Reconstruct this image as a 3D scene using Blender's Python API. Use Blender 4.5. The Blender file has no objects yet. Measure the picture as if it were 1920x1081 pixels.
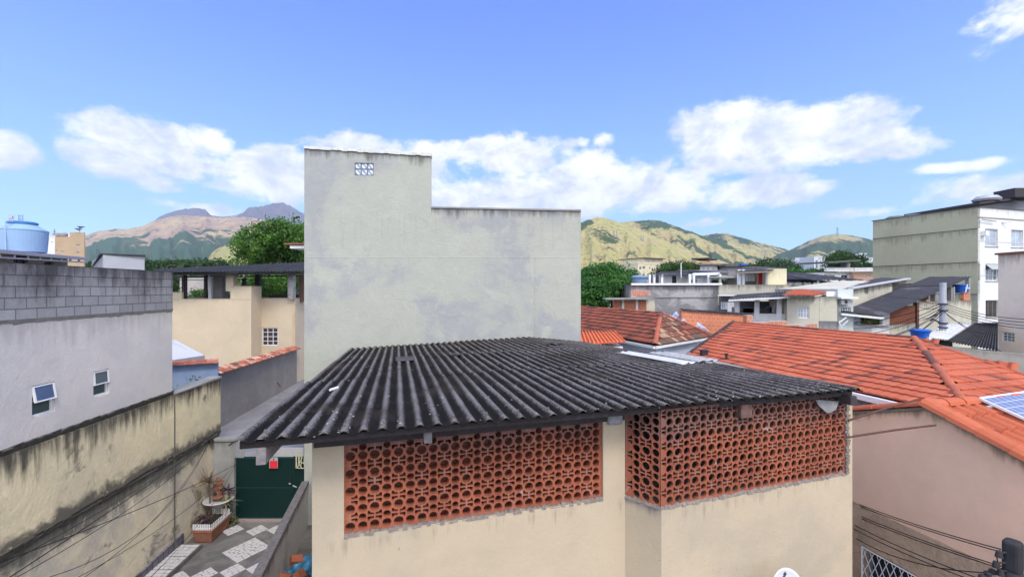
import bpy, bmesh, math, random
from mathutils import Vector, Matrix, noise
random.seed(7)
R = math.radians
sc = bpy.context.scene
# ---------------------------------------------------------------- camera
EYE = 7.3; F = 850.0
cam_d = bpy.data.cameras.new('camera'); cam = bpy.data.objects.new('camera', cam_d)
sc.collection.objects.link(cam); sc.camera = cam
cam.location = (0, 0, EYE); cam.rotation_euler = (R(90), 0, 0)
cam_d.sensor_width = 36; cam_d.lens = 36*F/1920
cam_d.clip_start = 0.05; cam_d.clip_end = 40000
sc.view_settings.view_transform = 'Standard'; sc.view_settings.look = 'None'
sc.view_settings.gamma = 1; sc.view_settings.exposure = 1.48
sc.render.engine = 'CYCLES'
sc.cycles.volume_bounces = 0
# ---------------------------------------------------------------- sun
SUN_EL, SUN_AZ = 52.0, 153.0      # azimuth clockwise from +Y: behind the camera, a little to the right
sd = Vector((math.sin(R(SUN_AZ))*math.cos(R(SUN_EL)), math.cos(R(SUN_AZ))*math.cos(R(SUN_EL)), math.sin(R(SUN_EL))))
sl = bpy.data.lights.new('sun', 'SUN'); sl.energy = 1.0; sl.angle = R(14); sl.color = (1, .93, .82)
so = bpy.data.objects.new('sun', sl); sc.collection.objects.link(so)
so.rotation_euler = sd.to_track_quat('Z', 'Y').to_euler(); so.location = (0, -20, 60)

# ---------------------------------------------------------------- node helpers
class NT:
    def __init__(s, tree): s.t = tree; s.n = tree.nodes; s.l = tree.links
    def new(s, typ, **kw):
        x = s.n.new(typ)
        for k, v in kw.items(): setattr(x, k, v)
        return x
    def put(s, sock, v):
        if isinstance(v, bpy.types.NodeSocket): s.l.new(v, sock)
        elif v is not None:
            if isinstance(v, tuple) and len(v) == 3 and sock.type == 'RGBA': v = (*v, 1)
            sock.default_value = v
    def m(s, op, a, b=None, c=None, clamp=False):
        x = s.new('ShaderNodeMath', operation=op); x.use_clamp = clamp
        s.put(x.inputs[0], a)
        if b is not None: s.put(x.inputs[1], b)
        if c is not None: s.put(x.inputs[2], c)
        return x.outputs[0]
    def ss(s, v, lo, hi, a=0.0, b=1.0):
        x = s.new('ShaderNodeMapRange', interpolation_type='SMOOTHSTEP')
        s.put(x.inputs[0], v); x.inputs[1].default_value = lo; x.inputs[2].default_value = hi
        x.inputs[3].default_value = a; x.inputs[4].default_value = b
        return x.outputs[0]
    def mix(s, f, a, b, mode='MIX'):
        x = s.new('ShaderNodeMix', data_type='RGBA', blend_type=mode)
        s.put(x.inputs[0], f); s.put(x.inputs[6], a); s.put(x.inputs[7], b)
        return x.outputs[2]
    def comb(s, a, b, c):
        x = s.new('ShaderNodeCombineXYZ'); s.put(x.inputs[0], a); s.put(x.inputs[1], b); s.put(x.inputs[2], c); return x.outputs[0]
    def sep(s, v):
        x = s.new('ShaderNodeSeparateXYZ'); s.put(x.inputs[0], v); return x.outputs
    def noise(s, vec, scale, detail=4, rough=.55, dist=0, out=0):
        x = s.new('ShaderNodeTexNoise'); s.put(x.inputs['Vector'], vec)
        x.inputs['Scale'].default_value = scale; x.inputs['Detail'].default_value = detail
        x.inputs['Roughness'].default_value = rough; x.inputs['Distortion'].default_value = dist
        return x.outputs[out]
    def white(s, vec, out=0):
        x = s.new('ShaderNodeTexWhiteNoise'); s.put(x.inputs['Vector'], vec); return x.outputs[out]
    def vmul(s, v, t):
        x = s.new('ShaderNodeVectorMath', operation='MULTIPLY'); s.put(x.inputs[0], v); x.inputs[1].default_value = t; return x.outputs[0]
    def floor(s, v):
        x = s.new('ShaderNodeVectorMath', operation='FLOOR'); s.put(x.inputs[0], v); return x.outputs[0]
    def pos(s): return s.new('ShaderNodeNewGeometry').outputs['Position']
    def uv(s): return s.new('ShaderNodeUVMap').outputs[0]

# ---------------------------------------------------------------- sky with clouds
w = bpy.data.worlds.new('World'); sc.world = w; w.use_nodes = True
t = NT(w.node_tree); w.node_tree.nodes.clear()
sky = t.new('ShaderNodeTexSky', sky_type='NISHITA'); sky.sun_disc = False
sky.sun_elevation = R(SUN_EL); sky.sun_rotation = R(SUN_AZ)
sky.air_density = 1.0; sky.dust_density = 0.3; sky.ozone_density = 2.6; sky.altitude = 100
gen = t.new('ShaderNodeTexCoord').outputs['Generated']
d = t.sep(gen)
az = t.m('ARCTAN2', d[0], d[1]); el = t.m('ARCSINE', d[2])
def azel(px, py):
    x, y, z = (px-960)/F, 1.0, (540-py)/F
    return math.atan2(x, y), math.asin(z/math.sqrt(x*x+y*y+z*z))
# (centre px, centre py, half width px, half height px, strength)
CL = [(10,285,75,42,1),(290,262,150,44,1),(190,300,95,36,1),(385,262,60,36,.95),(250,325,120,26,.75),(345,300,110,42,.9),(520,318,120,52,1),(660,268,85,30,1),
      (560,352,170,38,.95),(390,383,100,18,.5),(720,320,120,60,1),(850,280,80,24,.95),(960,292,120,46,1.05),(1120,340,190,62,1.1),(1230,350,115,48,1.1),(1010,372,260,42,1.05),
      (1385,254,135,70,1.2),(1520,262,170,66,1.25),(1650,268,120,36,1.0),(1440,300,150,26,1.0),(1435,362,125,34,1.15),(1510,352,60,16,.9),
      (1800,305,90,14,.62),(1860,362,170,36,.75),(1620,402,80,11,.48),(1315,418,60,8,.42),(1905,25,100,60,.75),(1140,258,30,15,.6),(1075,265,26,13,.6)]
cv = t.comb(t.m('MULTIPLY', az, 1.0), t.m('MULTIPLY', el, 1.5), 0.0)
wob = t.noise(cv, 5.5, 2, .5, out=1)
wv = t.sep(wob)
aw = t.m('ADD', az, t.m('MULTIPLY', t.m('SUBTRACT', wv[0], .5), .10))
ew = t.m('ADD', el, t.m('MULTIPLY', t.m('SUBTRACT', wv[1], .5), .055))
fld = None
for (px, py, rx, ry, st) in CL:
    a0, e0 = azel(px, py); a1, _ = azel(px+rx, py); a2, _ = azel(px-rx, py); _, e1 = azel(px, py-ry)
    ra = abs(a1-a2)/2; re = abs(e1-e0)
    dx = t.m('MULTIPLY', t.m('SUBTRACT', aw, a0), 1/ra); dy = t.m('MULTIPLY', t.m('SUBTRACT', ew, e0), 1/re)
    q = t.m('ADD', t.m('MULTIPLY', dx, dx), t.m('MULTIPLY', dy, dy))
    v = t.m('MULTIPLY', t.m('SUBTRACT', 1.28, q), st)
    fld = v if fld is None else t.m('SMOOTH_MAX', fld, v, .25)
n1 = t.noise(cv, 9, 8, .62, .2); n2 = t.noise(cv, 34, 6, .62)
# unseen clouds added behind the camera as neutral fill light for the walls
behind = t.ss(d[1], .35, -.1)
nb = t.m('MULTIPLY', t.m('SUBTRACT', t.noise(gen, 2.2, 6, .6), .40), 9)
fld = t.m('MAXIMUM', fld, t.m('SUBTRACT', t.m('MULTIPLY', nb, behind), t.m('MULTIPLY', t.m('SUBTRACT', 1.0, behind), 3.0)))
dens = t.m('ADD', fld, t.m('ADD', t.m('MULTIPLY', t.m('SUBTRACT', n1, .5), 3.4), t.m('MULTIPLY', t.m('SUBTRACT', n2, .5), 1.3)))
dens = t.m('MULTIPLY', t.ss(dens, .0, .95), .98)
# light and grey parts inside the clouds
shade = t.ss(t.m('ADD', t.noise(cv, 8, 8, .62, .5), t.m('MULTIPLY', t.noise(cv, 26, 6, .65), .40)), .50, .86)
ccol = t.mix(shade, (.56, .62, .75), (1.0, 1.0, 1.02))
SKY = .125
skyc = t.mix(1.0, sky.outputs[0], (.98, 1.0, 1.12), 'MULTIPLY')
grad = t.mix(t.ss(d[2], -.02, .62), (.112, .245, .50), (.034, .086, .40))
skyc = t.mix(.72, skyc, t.mix(1.0, grad, (7.1, 7.1, 7.1), 'MULTIPLY'))
bg1 = t.new('ShaderNodeBackground'); t.put(bg1.inputs[0], skyc); bg1.inputs[1].default_value = SKY
bg2 = t.new('ShaderNodeBackground'); t.put(bg2.inputs[0], ccol); t.put(bg2.inputs[1], t.m('ADD', .475, t.m('MULTIPLY', behind, .50)))  # the added clouds behind are brightened to fill the side walls
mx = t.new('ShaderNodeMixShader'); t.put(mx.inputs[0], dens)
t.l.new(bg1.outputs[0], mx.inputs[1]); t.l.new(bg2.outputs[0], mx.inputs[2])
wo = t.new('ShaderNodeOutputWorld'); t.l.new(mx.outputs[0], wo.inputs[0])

# ---------------------------------------------------------------- materials
def newmat(name):
    m = bpy.data.materials.new(name); m.use_nodes = True; m.node_tree.nodes.clear()
    t = NT(m.node_tree)
    b = t.new('ShaderNodeBsdfPrincipled'); o = t.new('ShaderNodeOutputMaterial'); t.l.new(b.outputs[0], o.inputs[0])
    b.inputs['Specular IOR Level'].default_value = .25
    return m, t, b
def bump(t, b, h, dist=.01, st=1):
    x = t.new('ShaderNodeBump'); x.inputs['Strength'].default_value = st; x.inputs['Distance'].default_value = dist
    t.put(x.inputs['Height'], h); t.l.new(x.outputs[0], b.inputs['Normal'])
MATS = {}
def plaster(name, col, col2=None, ps=.6, lo=.45, hi=.6, streak=None, slen=1.2, sw=.5, rough=.9, fine=.10, bd=.006, cracks=0, speck=0, blot=None, band=None, drip=None):
    """painted render: large patches, fine grain, streaks that run down from the top (uv.y = metres below the top)"""
    if name in MATS: return MATS[name]
    m, t, b = newmat(name); P = t.pos()
    n = t.noise(P, ps, 6, .6, .3)
    c = t.mix(t.ss(n, lo, hi), col, col2 or tuple(x*.82 for x in col))
    g = t.noise(P, 14, 6, .7)
    c = t.mix(1.0, c, t.mix(g, (1-fine,)*3, (1+fine,)*3), 'MULTIPLY')
    g2 = t.noise(P, 2.2, 5, .65, .6)
    c = t.mix(1.0, c, t.mix(g2, (.90, .90, .89), (1.09, 1.09, 1.09)), 'MULTIPLY')
    h = t.m('ADD', t.noise(P, 30, 4, .6), t.m('MULTIPLY', t.noise(P, 3, 5, .6, .8), 2.0))
    if blot:
        bc, bs, bt = blot
        bn = t.m('ADD', t.noise(P, bs, 7, .68, .5), 0.0)
        c = t.mix(t.m('MULTIPLY', t.ss(bn, bt, bt+.09), .8), c, bc)
    if band:
        zb, wd, bcol, bs_ = band; Z = t.sep(P)[2]
        dn = t.m('SUBTRACT', t.m('ADD', t.m('MULTIPLY', t.noise(P, .9, 7, .7, .5), 1.2), t.m('MULTIPLY', t.noise(P, 4, 5, .7), .45)), t.m('DIVIDE', t.m('ABSOLUTE', t.m('SUBTRACT', Z, zb)), wd))
        c = t.mix(t.m('MULTIPLY', t.ss(dn, .30, .62), bs_), c, bcol)
        pe = t.ss(t.noise(t.vmul(P, (1,1,.7)), 2.6, 7, .75, 1.2), .60, .63)
        c = t.mix(t.m('MULTIPLY', pe, .5), c, tuple(min(1, x*1.15+.05) for x in col))
    if drip:
        z0, ln, dcol, ds_ = drip; S3 = t.sep(P)
        dv = t.noise(t.comb(t.m('ADD', t.m('MULTIPLY', S3[0], 9), t.m('MULTIPLY', S3[1], 9)), 0.0, t.m('MULTIPLY', S3[2], .5)), 1.0, 5, .65)
        below = t.m('DIVIDE', t.m('SUBTRACT', z0, S3[2]), ln)
        dm = t.m('MULTIPLY', t.ss(t.m('SUBTRACT', dv, t.m('MULTIPLY', below, .42)), .40, .60), t.ss(t.m('ADD', below, t.m('MULTIPLY', t.m('SUBTRACT', dv, .5), .5)), .02, .30))
        c = t.mix(t.m('MULTIPLY', dm, ds_), c, dcol)
    if streak:
        U = t.sep(t.uv())
        sv = t.noise(t.comb(t.m('MULTIPLY', U[0], 4.5), t.m('MULTIPLY', U[1], .45), 0.0), 1.0, 6, .68)
        sv2 = t.noise(t.comb(t.m('MULTIPLY', U[0], .9), t.m('MULTIPLY', U[1], .5), 7.0), 1.0, 4, .6)
        fall = t.m('SUBTRACT', 1.0, t.m('DIVIDE', U[1], slen))
        a = t.m('ADD', t.m('MULTIPLY', fall, .62), t.m('ADD', t.m('MULTIPLY', sv, .7), t.m('MULTIPLY', sv2, .55)))
        mask = t.ss(a, 1.0, 1.28)
        c = t.mix(t.m('MULTIPLY', mask, sw), c, streak)
    if speck:
        sp = t.noise(t.vmul(P, (1,1,.6)), 24, 3, .5)
        c = t.mix(t.m('MULTIPLY', t.ss(sp, .735, .77), speck), c, (.05, .045, .04))
    if cracks:
        v = t.new('ShaderNodeTexVoronoi', feature='DISTANCE_TO_EDGE'); t.put(v.inputs['Vector'], t.noise(P, 2.2, 4, .6, out=1)); v.inputs['Scale'].default_value = 5
        ck = t.ss(v.outputs[0], .0, .012, 1, 0)
        c = t.mix(t.m('MULTIPLY', t.m('MULTIPLY', ck, t.ss(g2, .5, .6)), cracks), c, tuple(x*1.25 for x in col))
        h = t.m('SUBTRACT', h, t.m('MULTIPLY', ck, 1.5))
    t.put(b.inputs['Base Color'], c); b.inputs['Roughness'].default_value = rough
    bump(t, b, h, bd)
    MATS[name] = m; return m
def plain(name, col, rough=.6, metal=0, var=.12, scale=8, spec=.3):
    if name in MATS: return MATS[name]
    m, t, b = newmat(name)
    n = t.noise(t.pos(), scale, 5, .65)
    c = t.mix(1.0, col, t.mix(n, (1-var*1.6,)*3, (1+var*1.6,)*3), 'MULTIPLY')
    t.put(b.inputs['Base Color'], c); b.inputs['Roughness'].default_value = rough; b.inputs['Metallic'].default_value = metal
    b.inputs['Specular IOR Level'].default_value = spec
    MATS[name] = m; return m
def glassy(name, col, rough=.12):
    if name in MATS: return MATS[name]
    m, t, b = newmat(name)
    n = t.noise(t.pos(), 1.4, 3, .5)
    t.put(b.inputs['Base Color'], t.mix(n, tuple(x*.5 for x in col), tuple(x*1.5 for x in col))); b.inputs['Roughness'].default_value = rough
    b.inputs['Specular IOR Level'].default_value = .6
    MATS[name] = m; return m
def blocks(name, c1, c2, mortar, bw, bh, msize=.012, streak=None, slen=.8, sw=.9, blot=None, off=.5, bd=.01):
    if name in MATS: return MATS[name]
    m, t, b = newmat(name); P = t.pos(); uv = t.uv(); U = t.sep(uv)
    wb = t.sep(t.noise(P, 1.3, 3, .5, out=1))
    vv = t.comb(t.m('ADD', U[0], t.m('MULTIPLY', wb[0], bw*.12)), t.m('ADD', t.m('MULTIPLY', U[1], -1), t.m('MULTIPLY', wb[1], bh*.12)), 0.0)
    br = t.new('ShaderNodeTexBrick'); t.put(br.inputs['Vector'], vv)
    br.offset = off; br.inputs['Scale'].default_value = 1; br.inputs['Brick Width'].default_value = bw; br.inputs['Row Height'].default_value = bh
    br.inputs['Mortar Size'].default_value = msize; br.inputs['Mortar Smooth'].default_value = .3; br.inputs['Bias'].default_value = -.2
    t.put(br.inputs['Color1'], c1); t.put(br.inputs['Color2'], c2); t.put(br.inputs['Mortar'], mortar)
    c = br.outputs[0]
    g = t.noise(P, 11, 6, .7); c = t.mix(1.0, c, t.mix(g, (.8,)*3, (1.2,)*3), 'MULTIPLY')
    g2 = t.noise(P, 1.6, 5, .65); c = t.mix(1.0, c, t.mix(g2, (.78,)*3, (1.2,)*3), 'MULTIPLY')
    if blot:
        bc, bs, bt = blot
        c = t.mix(t.m('MULTIPLY', t.ss(t.noise(P, bs, 6, .66, .4), bt, bt+.08), .85), c, bc)
    if streak:
        sv = t.noise(t.comb(t.m('MULTIPLY', U[0], 3.2), t.m('MULTIPLY', U[1], .8), 0.0), 1.0, 6, .7)
        sv2 = t.noise(t.comb(t.m('MULTIPLY', U[0], .8), t.m('MULTIPLY', U[1], .6), 3.0), 1.0, 4, .6)
        fall = t.m('SUBTRACT', 1.0, t.m('DIVIDE', U[1], slen))
        a = t.m('ADD', t.m('MULTIPLY', fall, .55), t.m('ADD', t.m('MULTIPLY', sv, .75), t.m('MULTIPLY', sv2, .6)))
        c = t.mix(t.m('MULTIPLY', t.ss(a, .92, 1.32), sw), c, streak)
    t.put(b.inputs['Base Color'], c); b.inputs['Roughness'].default_value = .92
    bump(t, b, t.m('SUBTRACT', t.m('MULTIPLY', g, .3), br.outputs[1]), bd)
    MATS[name] = m; return m
def tilemat(name, c1, c2, dark, amount, moss=.5, pale=None):
    if name in MATS: return MATS[name]
    m, t, b = newmat(name); P = t.pos(); uv = t.uv(); cell = t.floor(uv)
    r = t.white(cell)
    c = t.mix(r, c1, c2)
    clus = t.noise(t.vmul(cell, (.16, .55, 1)), 1.0, 3, .6)
    dk = t.ss(t.m('ADD', t.m('MULTIPLY', t.white(t.vmul(cell, (1.7, 2.3, 1))), .42), clus), amount, amount+.03)
    if pale: c = t.mix(t.m('MULTIPLY', t.ss(t.m('ADD', t.m('MULTIPLY', t.white(t.vmul(cell, (3.1, 1.3, 1))), .35), t.noise(P, .7, 3, .5)), .70, .78), .8), c, pale)
    c = t.mix(t.m('MULTIPLY', dk, .75), c, dark)
    ms = t.ss(t.noise(P, 1.1, 6, .7, .5), .45, .72)
    c = t.mix(t.m('MULTIPLY', ms, moss), c, dark)
    c = t.mix(1.0, c, t.mix(t.noise(P, 22, 5, .7), (.82,)*3, (1.18,)*3), 'MULTIPLY')
    t.put(b.inputs['Base Color'], c); b.inputs['Roughness'].default_value = .85
    bump(t, b, t.noise(P, 40, 4, .6), .004)
    MATS[name] = m; return m
def corrmat(name, valley, crest, crestw=.55, spots=0, patch=None, rough=.85, patch2=None):
    """weathered corrugated sheet; uv.x counts waves, so the worn crests follow the waves"""
    if name in MATS: return MATS[name]
    m, t, b = newmat(name); P = t.pos(); U = t.sep(t.uv())
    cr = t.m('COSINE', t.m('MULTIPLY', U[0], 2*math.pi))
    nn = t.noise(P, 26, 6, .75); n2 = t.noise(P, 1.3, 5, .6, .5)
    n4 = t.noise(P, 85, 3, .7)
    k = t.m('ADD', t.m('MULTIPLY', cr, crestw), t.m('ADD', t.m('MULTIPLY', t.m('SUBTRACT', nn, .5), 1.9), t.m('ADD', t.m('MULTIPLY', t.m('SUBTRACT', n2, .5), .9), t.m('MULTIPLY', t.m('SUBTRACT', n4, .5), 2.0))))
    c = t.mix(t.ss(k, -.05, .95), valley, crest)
    if patch: c = t.mix(t.m('MULTIPLY', t.ss(t.noise(P, .45, 5, .6, .6), .56, .66), .8), c, patch)
    if patch2: c = t.mix(t.m('MULTIPLY', t.ss(t.noise(P, .9, 6, .65, .5), .50, .66), .65), c, patch2); b.inputs['Specular IOR Level'].default_value = .08
    if spots:
        v = t.new('ShaderNodeTexVoronoi'); t.put(v.inputs['Vector'], P); v.inputs['Scale'].default_value = 6
        c = t.mix(t.m('MULTIPLY', t.ss(v.outputs[0], .055, .075, 1, 0), t.m('MULTIPLY', spots, t.ss(t.white(v.outputs['Position']), .5, .55))), c, (.5, .48, .46))
    t.put(b.inputs['Base Color'], c); b.inputs['Roughness'].default_value = rough
    bump(t, b, t.m('ADD', nn, t.m('MULTIPLY', n4, .5)), .010)
    MATS[name] = m; return m
def leafmat(name, c1, c2, sc_=1.0, autumn=None, dead=0):
    if name in MATS: return MATS[name]
    m, t, b = newmat(name); P = t.pos()
    c = t.mix(t.ss(t.noise(P, .55*sc_, 3, .6), .38, .62), c1, c2)
    c = t.mix(1.0, c, t.mix(t.noise(P, 6*sc_, 4, .7), (.55,)*3, (1.5,)*3), 'MULTIPLY')
    if autumn: c = t.mix(t.ss(t.noise(P, .4*sc_, 3, .5), .60, .68), c, autumn)
    t.put(b.inputs['Base Color'], c); b.inputs['Roughness'].default_value = .6
    tr = t.new('ShaderNodeBsdfTranslucent'); t.put(tr.inputs[0], t.mix(1.0, c, (1.2, 1.5, .6), 'MULTIPLY'))
    ms = t.new('ShaderNodeMixShader'); ms.inputs[0].default_value = .3
    t.l.new(b.outputs[0], ms.inputs[1]); t.l.new(tr.outputs[0], ms.inputs[2])
    o = [x for x in t.n if x.type == 'OUTPUT_MATERIAL'][0]; t.l.new(ms.outputs[0], o.inputs[0])
    MATS[name] = m; return m
def hillmat(name, grass, grass2, forest, thr, sc_, lowforest=None, rock=None):
    m, t, b = newmat(name); P = t.pos(); S = t.sep(P)
    n = t.noise(P, sc_, 9, .66, .25)
    if lowforest:   # woods climb only so far up the slope
        n = t.m('ADD', n, t.m('MULTIPLY', t.m('SUBTRACT', 1.0, t.m('DIVIDE', S[2], lowforest)), .42))
    fm = t.ss(n, thr, thr+.035)
    gr = t.mix(t.ss(t.noise(P, sc_*2.2, 6, .65, .5), .4, .62), grass, grass2)
    if rock: gr = t.mix(t.ss(t.noise(P, sc_*4, 6, .7, 1.0), .58, .66), gr, rock)
    gr = t.mix(1.0, gr, t.mix(t.noise(P, sc_*30, 5, .75), (.62,)*3, (1.38,)*3), 'MULTIPLY')
    gr = t.mix(t.m('MULTIPLY', t.ss(t.noise(P, sc_*9, 7, .72, .8), .56, .60), .8), gr, tuple(x*.75 for x in forest))
    v = t.new('ShaderNodeTexVoronoi'); t.put(v.inputs['Vector'], P); v.inputs['Scale'].default_value = sc_*38
    gr = t.mix(t.m('MULTIPLY', t.ss(v.outputs[0], .12, .22, 1, 0), t.ss(t.white(v.outputs['Position']), .66, .68)), gr, forest)
    fo = t.mix(1.0, forest, t.mix(t.noise(P, sc_*60, 5, .8), (.55,)*3, (1.5,)*3), 'MULTIPLY')
    c = t.mix(fm, gr, fo)
    t.put(b.inputs['Base Color'], c); b.inputs['Roughness'].default_value = .95
    bump(t, b, t.m('ADD', t.noise(P, sc_*12, 6, .7), t.m('MULTIPLY', t.noise(P, sc_*60, 3, .7), t.m('MULTIPLY', fm, .5))), 14)
    return m

# ---------------------------------------------------------------- mesh + object helpers
COL = sc.collection
ORG = {}
class MB:
    def __init__(s): s.v = []; s.f = []; s.u = []
    def face(s, pts, uvs=None):
        i = len(s.v); s.v += [tuple(p) for p in pts]; s.f.append(tuple(range(i, i+len(pts))))
        s.u.append(uvs or [(p[0], 50.0) for p in pts])
    def hexa(s, a, b, uv=None):
        """a, b: two matching quads (bottom/top or front/back)"""
        a = [Vector(x) for x in a]; b = [Vector(x) for x in b]
        s.face(a[::-1]); s.face(b)
        for i in range(4): j = (i+1) % 4; s.face([a[i], a[j], b[j], b[i]])
        return s
    def box(s, c, size, rz=0, rot=None):
        hx, hy, hz = size[0]/2, size[1]/2, size[2]/2
        M = rot or Matrix.Rotation(rz, 3, 'Z'); c = Vector(c)
        q = [M @ Vector(p) + c for p in ((-hx,-hy,-hz),(hx,-hy,-hz),(hx,hy,-hz),(-hx,hy,-hz))]
        r = [M @ Vector(p) + c for p in ((-hx,-hy,hz),(hx,-hy,hz),(hx,hy,hz),(-hx,hy,hz))]
        return s.hexa(q, r)
    def beam(s, a, b, w, h, up=(0,0,1)):
        a = Vector(a); b = Vector(b); d = (b-a).normalized(); sd_ = d.cross(Vector(up)).normalized(); u = sd_.cross(d).normalized()
        o = [sd_*(-w/2)+u*(-h/2), sd_*(w/2)+u*(-h/2), sd_*(w/2)+u*(h/2), sd_*(-w/2)+u*(h/2)]
        return s.hexa([a+x for x in o], [b+x for x in o])
    def prism(s, poly, ext, uvs=None):
        poly = [Vector(p) for p in poly]; ext = Vector(ext); n = len(poly)
        s.face(poly, uvs); s.face([p+ext for p in poly][::-1], uvs[::-1] if uvs else None)
        for i in range(n):
            j = (i+1) % n; s.face([poly[j], poly[i], poly[i]+ext, poly[j]+ext], [uvs[j], uvs[i], uvs[i], uvs[j]] if uvs else None)
        return s
    def tube(s, path, r, n=8, caps=True):
        path = [Vector(p) for p in path]; rr = r if isinstance(r, (list, tuple)) else [r]*len(path)
        rings = []; up = Vector((0, 0, 1))
        for i, p in enumerate(path):
            d = (path[min(i+1, len(path)-1)]-path[max(i-1, 0)]).normalized()
            a = d.cross(up if abs(d.z) < .95 else Vector((1, 0, 0))).normalized(); b_ = a.cross(d).normalized()
            rings.append([p+(a*math.cos(2*math.pi*k/n)+b_*math.sin(2*math.pi*k/n))*rr[i] for k in range(n)])
        i0 = len(s.v)
        for rg in rings: s.v += [tuple(x) for x in rg]
        for i in range(len(rings)-1):
            for k in range(n):
                k2 = (k+1) % n
                s.f.append((i0+i*n+k, i0+i*n+k2, i0+(i+1)*n+k2, i0+(i+1)*n+k)); s.u.append([(0, 50)]*4)
        if caps:
            s.f.append(tuple(i0+k for k in range(n))[::-1]); s.u.append([(0, 50)]*n)
            s.f.append(tuple(i0+(len(rings)-1)*n+k for k in range(n))); s.u.append([(0, 50)]*n)
        return s
    def lathe(s, c, prof, n=24, sx=1, sy=1):
        i0 = len(s.v); c = Vector(c)
        for (r, z) in prof:
            for k in range(n): a = 2*math.pi*k/n; s.v.append((c.x+r*math.cos(a)*sx, c.y+r*math.sin(a)*sy, c.z+z))
        for i in range(len(prof)-1):
            for k in range(n):
                k2 = (k+1) % n
                s.f.append((i0+i*n+k, i0+i*n+k2, i0+(i+1)*n+k2, i0+(i+1)*n+k)); s.u.append([(0, 50)]*4)
        s.f.append(tuple(i0+(len(prof)-1)*n+k for k in range(n))); s.u.append([(0, 50)]*n)
        s.f.append(tuple(i0+k for k in range(n))[::-1]); s.u.append([(0, 50)]*n)
        return s
    def grid(s, fn, nu, nv, uvf=None, keep=None):
        i0 = len(s.v)
        for j in range(nv+1):
            for i in range(nu+1): s.v.append(tuple(fn(i/nu, j/nv)))
        for j in range(nv):
            for i in range(nu):
                if keep and not keep((i+.5)/nu, (j+.5)/nv): continue
                a = i0+j*(nu+1)+i; s.f.append((a, a+1, a+nu+2, a+nu+1))
                if uvf: s.u.append([uvf(i/nu, j/nv), uvf((i+1)/nu, j/nv), uvf((i+1)/nu, (j+1)/nv), uvf(i/nu, (j+1)/nv)])
                else: s.u.append([(0, 50)]*4)
        return s
    def build(s, name, mat, parent=None, origin=None, smooth=False, kind=None, label=None, recalc=True):
        if parent is not None: org = ORG[parent.name]
        elif origin is not None: org = Vector(origin)
        else:
            xs = [v[0] for v in s.v]; ys = [v[1] for v in s.v]; zs = [v[2] for v in s.v]
            org = Vector(((min(xs)+max(xs))/2, (min(ys)+max(ys))/2, min(zs)))
        me = bpy.data.meshes.new(name)
        me.from_pydata([(v[0]-org.x, v[1]-org.y, v[2]-org.z) for v in s.v], [], s.f)
        ul = me.uv_layers.new(name='UVMap'); flat = [c for fu in s.u for q in fu for c in q[:2]]
        ul.data.foreach_set('uv', flat)
        if recalc:
            bm = bmesh.new(); bm.from_mesh(me); bmesh.ops.remove_doubles(bm, verts=bm.verts, dist=1e-5)
            bmesh.ops.recalc_face_normals(bm, faces=bm.faces); bm.to_mesh(me); bm.free()
        me.update()
        if smooth:
            for p in me.polygons: p.use_smooth = True
        if mat: me.materials.append(mat)
        o = bpy.data.objects.new(name, me); COL.objects.link(o)
        if parent is not None: o.parent = parent
        else: o.location = org
        ORG[o.name] = org
        if kind: o['kind'] = kind
        if label: o['label'] = label
        return o
def thing(name, label, cat, loc, group=None):
    o = bpy.data.objects.new(name, None); COL.objects.link(o); o.location = loc; o.empty_display_size = .2
    ORG[o.name] = Vector(loc); o['label'] = label; o['category'] = cat
    if group: o['group'] = group
    return o
def tag(o, label, cat, group=None):
    o['label'] = label; o['category'] = cat
    if group: o['group'] = group
    return o
def copy_tree(o, delta, label=None, parent=None):
    c = o.copy(); COL.objects.link(c)
    if parent is None: c.location = o.location + Vector(delta); ORG[c.name] = ORG[o.name]+Vector(delta)
    else: c.parent = parent; ORG[c.name] = ORG[parent.name]
    if label: c['label'] = label
    for ch in list(o.children): copy_tree(ch, delta, None, c)
    return c
def solidify(o, th, off=-1):
    m = o.modifiers.new('solidify', 'SOLIDIFY'); m.thickness = th; m.offset = off; return o
def bevel(o, w=.01, seg=2):
    m = o.modifiers.new('bevel', 'BEVEL'); m.width = w; m.segments = seg; m.limit_method = 'ANGLE'; return o
def at(px, py, Y): return Vector(((px-960)/F*Y, Y, EYE+(540-py)/F*Y))
def dist_for(py, z): return F*(EYE-z)/(py-540)      # distance at which height z shows at picture row py

class Face:
    """a vertical plane through two plan points; u metres along it, z height; n faces the viewer"""
    def __init__(s, pa, Ya, pb, Yb):
        s.A = Vector(((pa-960)/F*Ya, Ya)); s.B = Vector(((pb-960)/F*Yb, Yb)); s.init()
    def init(s):
        s.d = (s.B-s.A); s.L = s.d.length; s.d.normalize(); s.n = Vector((s.d.y, -s.d.x))
        if s.n.dot((s.A+s.B)/2) > 0: s.n = -s.n
    @staticmethod
    def xy(a, b):
        f = Face.__new__(Face); f.A = Vector(a); f.B = Vector(b); f.init(); return f
    def u(s, px):
        k = (px-960)/F      # A.x+d.x u = k (A.y + d.y u)
        return (k*s.A.y-s.A.x)/(s.d.x-k*s.d.y)
    def Y(s, px): return s.A.y+s.d.y*s.u(px)
    def z(s, px, py): return EYE+(540-py)/F*s.Y(px)
    def pt(s, u, z, off=0):
        p = s.A+s.d*u+s.n*off; return Vector((p.x, p.y, z))
    def rect(s, x0, x1, y0, y1):
        u0, u1 = sorted((s.u(x0), s.u(x1))); xm = (x0+x1)/2
        return (u0, u1, s.z(xm, y1), s.z(xm, y0))
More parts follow.
